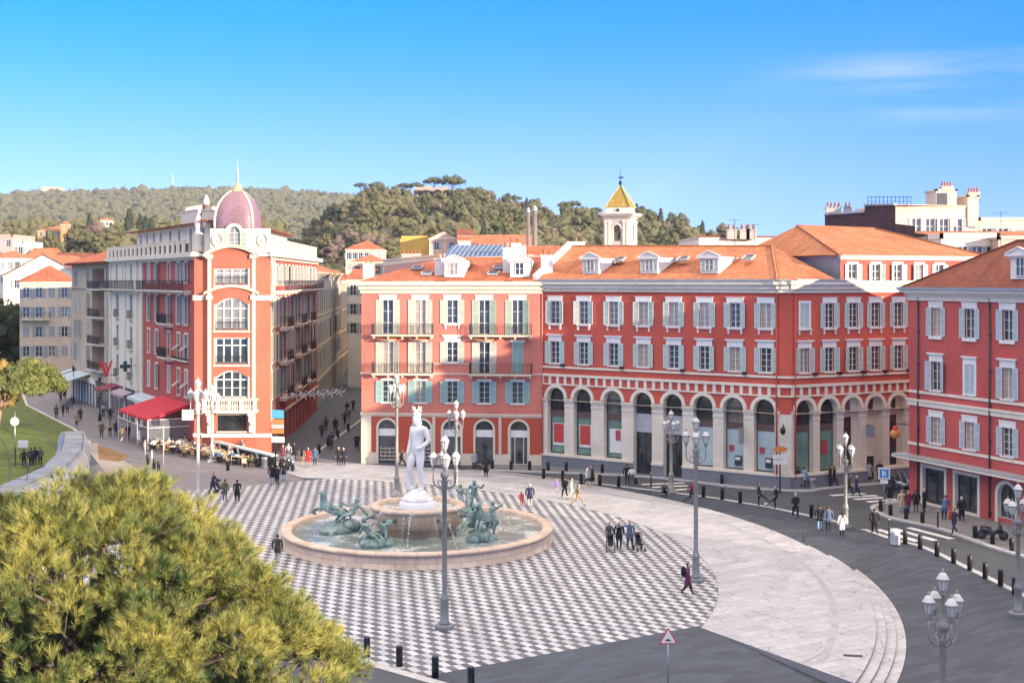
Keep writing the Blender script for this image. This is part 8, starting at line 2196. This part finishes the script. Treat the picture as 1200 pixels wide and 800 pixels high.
# heading: 0 faces us, 90 faces right, 180 walks away, 270 faces left
PEOPLE = [
 (249,579,'push',75,1.78,'n','n','d','man in navy pushing a dark pushchair near the big pine'),
 (263.6,587,'stand',160,1.72,'o','g','b','person in an olive jacket between a pushchair and a black-coated walker'),
 (278,588,'coatwalk',200,1.75,'k','k','d','walker in a long black coat beside the olive-jacketed person'),
 (319,568,'jacket',180,1.80,'k','l','k','man in black jacket and pale blue jeans by the direction signs'),
 (332.5,564,'jacket',170,1.70,'k','l','b','second person in pale jeans and black jacket by the direction signs'),
 (325,568,'stand',150,1.66,'n','k','d','dark-clad person between the two wearing pale jeans'),
 (331,541,'jwalk',60,1.66,'m','s','b','person in a maroon top in the crowd at the street mouth'),
 (338,540,'stand',20,1.70,'s','g','d','grey-clad person in the crowd at the street mouth'),
 (345,539,'jacket',190,1.78,'k','k','k','tall person in black at the street mouth with a mustard bag',),
 (354,546,'jwalk',180,1.68,'c','c','b','person in a cream coat walking into the shaded street'),
 (361,546,'coat',180,1.72,'r','t','g','person in a bright red jacket at the street mouth'),
 (369,545,'jacket',170,1.72,'j','n','d','person in slate blue right of the bright red jacket'),
 (397,545,'coat',0,1.70,'k','k','g','grey-haired person in black, one of a couple leaving the shaded street'),
 (402.5,545,'coat',10,1.64,'k','k','g','shorter grey-haired partner of the couple leaving the shaded street'),
 (388,526,'coat',180,1.74,'n','k','d','dark figure near the kerb in the middle of the shaded street'),
 (377,513,'jwalk',170,1.70,'d','k','b','brown-jacketed figure by the shop windows of the shaded street'),
 (382,505,'stand',190,1.72,'g','k','d','grey figure further up the shaded street'),
 (393,507,'jacket',180,1.75,'k','n','k','black-jacketed figure on the pavement of the shaded street'),
 (404,498,'walk',175,1.72,'e','k','d','dark green figure far up the shaded street'),
 (409,491,'stand',180,1.70,'s','g','b','pale figure far up the shaded street'), (414,482,'walk',0,1.72,'n','k','k','tiny navy figure at the far end of the shaded street'), (407,486,'coat',180,1.72,'k','k','d','tiny black figure at the far end of the shaded street'),
 (418,528,'coatwalk',20,1.75,'k','k','k','dark walker close to the side wall of the salmon house'),
 (470,548,'stride',80,1.72,'k','k','b','walker in black with a red scarf under the first salmon arch'),
 (494.5,549.5,'coat',0,1.66,'q','q','b','person in a bright pink coat partly behind the marble statue'),
 (555.5,551.5,'jacket',30,1.68,'s','k','y','person in a light grey jacket before the shuttered salmon arch'),
 (569.5,559,'coatwalk',180,1.72,'k','k','d','woman in a long black coat crossing the pale stone ring'),
 (621,594,'jacket',180,1.78,'n','s','g','broad man in navy jacket at the rim of the fountain'),
 (611,593,'stand',170,1.12,'r','r','r' if False else 'b','small child all in red beside the broad man in navy'),
 (652.5,577,'reach',0,1.08,'v','s','d','small child in purple with arms out on the pale stone'),
 (662,584,'walk',200,1.76,'k','k','k','dark walker half hidden by the pale green jacket'),
 (669,585.5,'jwalk',80,1.74,'x','c','b','walker in a pale green jacket and cream trousers'),
 (676.5,593,'stride',90,1.76,'t','t','b','woman in brown striding off the checkered paving'),
 (688,570,'jwalk',80,1.70,'w','k','d','person in a white jacket before the second arcade arch'),
 (694.5,571.5,'coatwalk',260,1.74,'k','c','r' if False else 'b','person in black with a pale bag beside the white jacket'),
 (735,569.5,'stand',180,1.76,'k','k','k','man in black standing outside the first arcade door'),
 (740.5,571.5,'stand2',170,1.66,'w','g','b','person in a whitish top with a dark bag outside the arcade door'),
 (713.5,640,'push',10,1.62,'g','s','b','woman in grey behind the first black pushchair on the checkers'),
 (725.5,642,'jacket',0,1.74,'k','k','g','bald man in a black jacket between two pushchairs'),
 (737.8,642.5,'reach',5,1.82,'j','n','d','man in blue resting an arm on the bald man in black'),
 (805.5,696.5,'coatwalk',75,1.76,'p','k','d','woman in a purple coat with backpack walking across the checkers'),
 (778.5,582,'squat',0,1.7,'e','k','k','person in dark green crouching on the dark paving'),
 (809.5,589.5,'stride',90,1.78,'m','k','d','walker in a dark red jacket passing behind the tall lamp post'),
 (889.6,592,'kick',75,1.74,'k','k','d','man in black stretching one leg towards his companion'),
 (909,596,'kick',285,1.76,'k','k','d','man in black with a raised leg facing his companion'),
 (932,606,'coatwalk',10,1.78,'k','k','g','man in a long black coat walking towards us on the road edge'),
 (960.7,621,'jacket',180,1.76,'k','l','d','man in black jacket and blue jeans, first of three walking away'),
 (971,622,'jacket',180,1.72,'j','k','b','person in a denim-blue jacket, second of three walking away'),
 (986.7,628,'coat',200,1.70,'w','k','k','dark-haired person in a long white coat by the corner lamp post'),
 (1025,626,'jwalk',175,1.80,'k','k','d','man in dark clothes walking onto the zebra crossing'),
 (935.5,573,'jwalk',200,1.74,'k','k','d','dark walker in front of the first side arch of the arcade'),
 (942,573,'jwalk',160,1.74,'l','k','d','walker in a light blue jacket in front of the first side arch'),
 (973,571.5,'jacket',90,1.76,'k','k','k','man in black standing by the second side arch'), (977.5,571.5,'jwalk',80,1.74,'k','k','d','second man in black by the second side arch, one step further'),
 (995,579,'jwalk',80,1.70,'d','k','d','dark brown walker starting over the far zebra crossing'), (1003.5,582,'jwalk',80,1.72,'n','n','g','grey-haired walker in navy on the far zebra crossing'),
 (1018.5,566,'coat',180,1.70,'s','k','b','person in a pale grey coat by the side entrance of the arcade'), (1031,566,'coat',0,1.78,'k','k','k','man in black in the side entrance of the arcade'),
 (1043,595,'jacket',180,1.82,'k','w','k','man in a big black jacket and pale trousers by the blue sign'),
 (1057,602,'coat',0,1.66,'c','l','d','woman in a beige coat at the crimson corner'), (1064,603,'jacket',20,1.66,'m','j','k','person in maroon beside the beige coat'),
 (1073.5,602,'jacket',180,1.66,'k','g','d','shorter person in black at the corner of the crimson house'), (1083,601.5,'coat',90,1.74,'k','k','g','grey-haired man in black at the first crimson shop window'),
 (1106.5,611,'lean',150,1.72,'b','k','b','person in teal blue stooping before the shop doorway'), (1127,613,'coat',185,1.78,'k','k','g','man in a black coat looking into the second shop window'),
 (1118.5,627.5,'walk',300,1.78,'n','n','k','walker with a red backpack stepping off the crimson pavement'),
 (325,659,'jwalk',180,1.74,'d','s','b','man in a brown jacket standing close to the near rim of the fountain'),
 (90,500,'jwalk',0,1.74,'t','k','d','person in tan and black walking down the left street'), (94,494,'coat',180,1.74,'k','k','k','black-coated person behind the tan one in the left street'),
 (119,512.5,'jacket',0,1.72,'o','e','b','person in olive by the cast-iron street lantern'), (129,511.5,'stand',180,1.68,'a','k','b','person in a peach top near the terrace'),
 (136,511,'jacket',180,1.74,'n','n','d','person in navy near the terrace'), (142.5,518,'jwalk',170,1.70,'t','w','b','person in light trousers and tan top near the terrace'), (150,515,'jacket',60,1.72,'k','k','d','dark person at the corner post of the red canopy'), (164.5,520.5,'coat',200,1.72,'w','w','y','person all in white entering the cafe terrace'),
 (129,493,'stand',30,1.72,'k','k','k','black-clad person under the wine-red awning'), (121,489,'stand',180,1.70,'s','k','b','pale person under the wine-red awning'),
 (66,490.5,'jacket',180,1.74,'e','k','d','person in dark green up the left street beside the lawn'), (74,487.5,'walk',0,1.72,'n','k','d','navy walker up the left street beside the lawn'), (79,484,'jacket',180,1.74,'g','k','k','grey figure further up the left street'), (76,467,'coat',0,1.74,'k','k','k','black figure below the pale far awnings'), (71,471,'walk',180,1.70,'d','k','b','brown figure below the pale far awnings'), (84,479,'stand',180,1.72,'n','g','d','navy figure close to the white shopfront'),
 (28,548,'stand',200,1.74,'k','k','d','person in black behind the white notice board'), (36.5,546,'jacket',180,1.70,'n','k','k','first of three dark figures waiting by the tram'), (41,545,'stand',170,1.72,'k','k','d','second of three dark figures waiting by the tram'), (47,544.5,'jacket',190,1.68,'g','k','b','third of three dark figures waiting by the tram')]
LH = ('woman', 'white coat', 'pink coat', 'peach', 'beige', 'purple coat')
for p in PEOPLE:
    dz = .12 if (p[0] > 1026 and p[1] < 618 and p[1] > 592) or (545 < p[0] < 1060 and p[1] < (553 if p[0] < 660 else 575)) else 0
    if 'stepping off' in p[8]: dz = .12
    person(*p, lh=any(w in p[8] for w in LH), lift=dz)
# guests at the tables
g = np.random.default_rng(9)
TOPS = [('w','white'),('k','black'),('n','navy'),('g','grey'),('m','wine-red'),('t','tan'),('b','blue'),('s','pale grey'),('o','olive'),('a','peach')]
for i, p in enumerate(TER):
    if i % 2 and i % 3: continue
    a = g.uniform(0, 6.28); t = TOPS[i % 10]
    o = person(200+i, 500, 'sit', math.degrees(a)-90+0, 1.72, t[0], 'k', 'dbgk'[i % 4], 'seated guest in a %s top on the crowded cafe terrace' % t[1], at=(p.x+.66*math.cos(a), p.y+.66*math.sin(a), 0), group='seated guests in %s' % t[1])
# ---- things they carry and push
def pushchair(px, py, rz, label):
    x, y, z = G(px, py); o = top('pushchair', label, 'pushchair', (x, y, z)); o.rotation_euler = (0,0,R(rz))
    for sx in (-.26, .26):
        for yy, r in ((-.38, .10), (.30, .14)):
            b = MB(); b.grid([[(sx+q, yy+r*math.cos(2*math.pi*k/12), r+r*math.sin(2*math.pi*k/12)) for k in range(12)] for q in (-.03, .03)], 0, True, True, True); part('wheel', b, [M['black']], o)
    m = skin_mesh('seat', [(0,-.32,.42,.17,.06),(0,.02,.42,.2,.10),(0,.22,.72,.2,.08),(0,.25,.98,.17,.06)], [(0,1),(1,2),(2,3)], [cm('k')], 2); link('seat', m, o)
    b = MB(); rows = [[(.24*math.cos(a), .22-.42*math.sin(q)*abs(math.sin(a))-.02, .78+.36*math.sin(a)*math.cos(q*.6)) for a in np.linspace(.0, math.pi, 9)] for q in np.linspace(0, 1.1, 5)]; b.grid(rows, 0, False, True); part('hood', b, [cm('k')], o)
    b = MB()
    for sx in (-.24, .24): b.bar((sx,-.38,.1),(sx,.42,1.02),.03); b.bar((sx,.30,.14),(sx,-.2,.45),.03)
    b.bar((-.24,.42,1.02),(.24,.42,1.02),.035); part('frame', b, [M['irongrey']], o)
pushchair(715.5, 645.5, -5, 'black pushchair held by the woman in grey'); pushchair(749, 644.5, 15, 'black pushchair to the side of the man in blue'); pushchair(257, 577.5, 75, 'dark pushchair pushed by the man in navy near the big pine')
def carried(px, py, hz, kind, cl, label, cat, dx=.0, dy=.16):
    x, y, z = G(px, py); o = top(kind, label, cat, (x+dx, y+dy, z+hz))
    v, f = lumps(np.array([(0,0,0),(0,0,.14),(0,.02,-.12)]), np.array([.16,.13,.15]), IC2, .05, 1.0, np.random.default_rng(1)); v = v*np.array([1,.7,1.1]); link('bag_body', raw_mesh('bag_body', v, f, [cm(cl)], None, True), o)
    b = MB()
    for s in (-.08, .08): b.tube([(s,.02,.2),(s,-.1,.16),(s,-.12,-.05),(s,0,-.18)], .018, 5)
    part('strap', b, [cm('k')], o)
carried(805.5, 696.5, 1.25, 'backpack', 'k', 'black backpack on the woman in the purple coat', 'bag', -.20, .0); carried(1118.5, 627.5, 1.35, 'backpack', 'r', 'red backpack of the walker stepping off the crimson pavement', 'bag', -.22, .06); carried(740.5, 571.5, .55, 'hand_bag', 'k', 'dark bag held by the person in the whitish top', 'bag', .33, -.02); carried(694.5, 571.5, .75, 'hand_bag', 'c', 'pale bag hanging from the person in black near the second arch', 'bag', .30, -.1)
carried(354, 546, 1.2, 'backpack', 'k', 'small black backpack on the cream coat at the street mouth', 'bag', .0, -.2)
o = top('small_dog', 'small white dog on the kerb between the two men with raised legs', 'dog', G(899.5, 594.5)); m = skin_mesh('dog', [(0,.16,.26,.07),(0,0,.25,.08),(0,-.16,.27,.08),(0,-.26,.37,.055),(0,-.36,.38,.035),(.05,.16,.14,.03),(.05,.17,.02,.022),(-.05,.16,.14,.03),(-.05,.17,.02,.022),(.05,-.15,.14,.03),(.05,-.16,.02,.022),(-.05,-.15,.14,.03),(-.05,-.16,.02,.022),(0,.26,.36,.02),(.03,-.25,.45,.02),(-.03,-.25,.45,.02)], [(0,1),(1,2),(2,3),(3,4),(0,5),(5,6),(0,7),(7,8),(2,9),(9,10),(2,11),(11,12),(0,13),(3,14),(3,15)], [cm('w')], 2); link('body', m, o, (0,0,0), R(70))
# ------------------------------------------------------------------ camera, sky, sun
cam = bpy.data.cameras.new('camera'); co = link('camera', cam)
co.location = (0, 0, CAMZ); co.rotation_euler = (R(90), 0, 0)
cam.sensor_width = 36; cam.sensor_fit = 'HORIZONTAL'; cam.lens = 36*FPX/1200
cam.shift_y = -(400-HY)/1200; cam.clip_end = 12000; cam.clip_start = .5
scene.camera = co
SKY_LIFT, VEIL = .20, .75
SUN_EL, SUN_AZ = 9.5, 130.5      # degrees; azimuth clockwise from +Y
w = bpy.data.worlds.new('World'); scene.world = w; w.use_nodes = True
nt = w.node_tree; bg = nt.nodes['Background']
sky = nt.nodes.new('ShaderNodeTexSky'); sky.sky_type = 'NISHITA'; sky.sun_disc = False
sky.sun_elevation = R(SUN_EL); sky.sun_rotation = R(SUN_AZ)
sky.air_density = 1.0; sky.dust_density = .4; sky.ozone_density = 3.0; sky.altitude = 100
def wn(t, **kw):
    nd = nt.nodes.new(t)
    for k, v in kw.items(): setattr(nd, k, v)
    return nd
def wl(a, b): nt.links.new(a, b)
def wmath(op, a, b_=0.0):
    nd = wn('ShaderNodeMath', operation=op)
    for k, x in enumerate((a, b_)):
        if isinstance(x, bpy.types.NodeSocket): wl(x, nd.inputs[k])
        else: nd.inputs[k].default_value = x
    return nd.outputs[0]
def wramp(f, a, b_, va, vb):
    nd = wn('ShaderNodeMapRange'); nd.interpolation_type = 'SMOOTHSTEP'; wl(f, nd.inputs[0])
    for k, x in enumerate((a, b_, va, vb)): nd.inputs[k+1].default_value = x
    return nd.outputs[0]
def wmix(f, a, b_, mode='MIX'):
    nd = wn('ShaderNodeMix', data_type='RGBA', blend_type=mode)
    for k, x in ((0, f), (6, a), (7, b_)):
        if isinstance(x, bpy.types.NodeSocket): wl(x, nd.inputs[k])
        elif k: nd.inputs[k].default_value = (*x, 1)
        else: nd.inputs[k].default_value = x
    return nd.outputs[2]
tc = wn('ShaderNodeTexCoord'); sep = wn('ShaderNodeSeparateXYZ'); wl(tc.outputs['Generated'], sep.inputs[0])
X, Y, Z = sep.outputs
# the clear band above the hills is taken from higher up the sky, where it is bluer and darker
cmb = wn('ShaderNodeCombineXYZ'); wl(X, cmb.inputs[0]); wl(Y, cmb.inputs[1]); wl(wmath('ADD', wmath('MULTIPLY', wmath('MAXIMUM', Z, 0.0), 1.0), SKY_LIFT), cmb.inputs[2])
nrm = wn('ShaderNodeVectorMath', operation='NORMALIZE'); wl(cmb.outputs[0], nrm.inputs[0]); wl(nrm.outputs[0], sky.inputs[0])
tint = wmix(wramp(Z, .0, .215, 0, 1), (.80, .69, .96), (.0, .50, .97))
clear = wmix(1.0, sky.outputs[0], tint, 'MULTIPLY')
# added pale glow overhead, unseen, takes blue from the shade; cloud streaks low right
mp = wn('ShaderNodeMapping'); wl(tc.outputs['Generated'], mp.inputs[0]); mp.inputs['Scale'].default_value = (3.2, 3.2, 28.0)
nz = wn('ShaderNodeTexNoise'); wl(mp.outputs[0], nz.inputs['Vector']); nz.inputs['Scale'].default_value = 1.0; nz.inputs['Detail'].default_value = 5; nz.inputs['Roughness'].default_value = .55
st = wmath('MULTIPLY', wramp(nz.outputs[0], .43, .72, 0, .30), wmath('MULTIPLY', wramp(Z, .10, .135, 0, 1), wramp(Z, .15, .175, 1, 0)))
st = wmath('MULTIPLY', st, wramp(X, .15, .30, 0, 1))
st = wmath('MULTIPLY', st, wramp(Y, .3, .6, 0, 1))
c1 = wmix(st, clear, (2.9, 2.45, 3.6))
veil = wmix(wramp(Z, .30, .62, 0, VEIL), c1, (6.2, 5.35, 4.45))
wl(veil, bg.inputs[0]); bg.inputs[1].default_value = .15
sl = bpy.data.lights.new('sun', 'SUN'); so = link('sun', sl)
sl.energy = 2.7; sl.angle = R(.5); sl.color = (1.0, .85, .66)
sd = Vector((math.sin(R(SUN_AZ))*math.cos(R(SUN_EL)), math.cos(R(SUN_AZ))*math.cos(R(SUN_EL)), math.sin(R(SUN_EL))))
so.rotation_euler = sd.to_track_quat('Z', 'Y').to_euler(); so.location = sd*100
scene.view_settings.view_transform = 'Standard'; scene.view_settings.look = 'None'
scene.view_settings.gamma = 1; scene.view_settings.use_curve_mapping = False
scene.view_settings.exposure = 1.82
scene.cycles.max_bounces = 6; scene.cycles.use_denoising = True

# ------------------------------------------------------------------ the air: far hills fade a little
HAZE = .00007
if HAZE:
    b = MB(); b.box(-2190, 345, -62, 3490, -5, 235); hz_ = b.mesh('haze', [])
    hm2_ = bpy.data.materials.new('haze_air'); hm2_.use_nodes = True; n2_ = hm2_.node_tree; n2_.nodes.clear()
    out_ = n2_.nodes.new('ShaderNodeOutputMaterial'); pv = n2_.nodes.new('ShaderNodeVolumePrincipled'); pv.inputs['Color'].default_value = (.80, .88, 1.0, 1); pv.inputs['Density'].default_value = HAZE; pv.inputs['Anisotropy'].default_value = .1
    n2_.links.new(pv.outputs[0], out_.inputs['Volume']); hz_.materials.append(hm2_); o = link('haze', hz_); o['kind'] = 'stuff'; o['label'] = 'thin pale air over the whole scene'
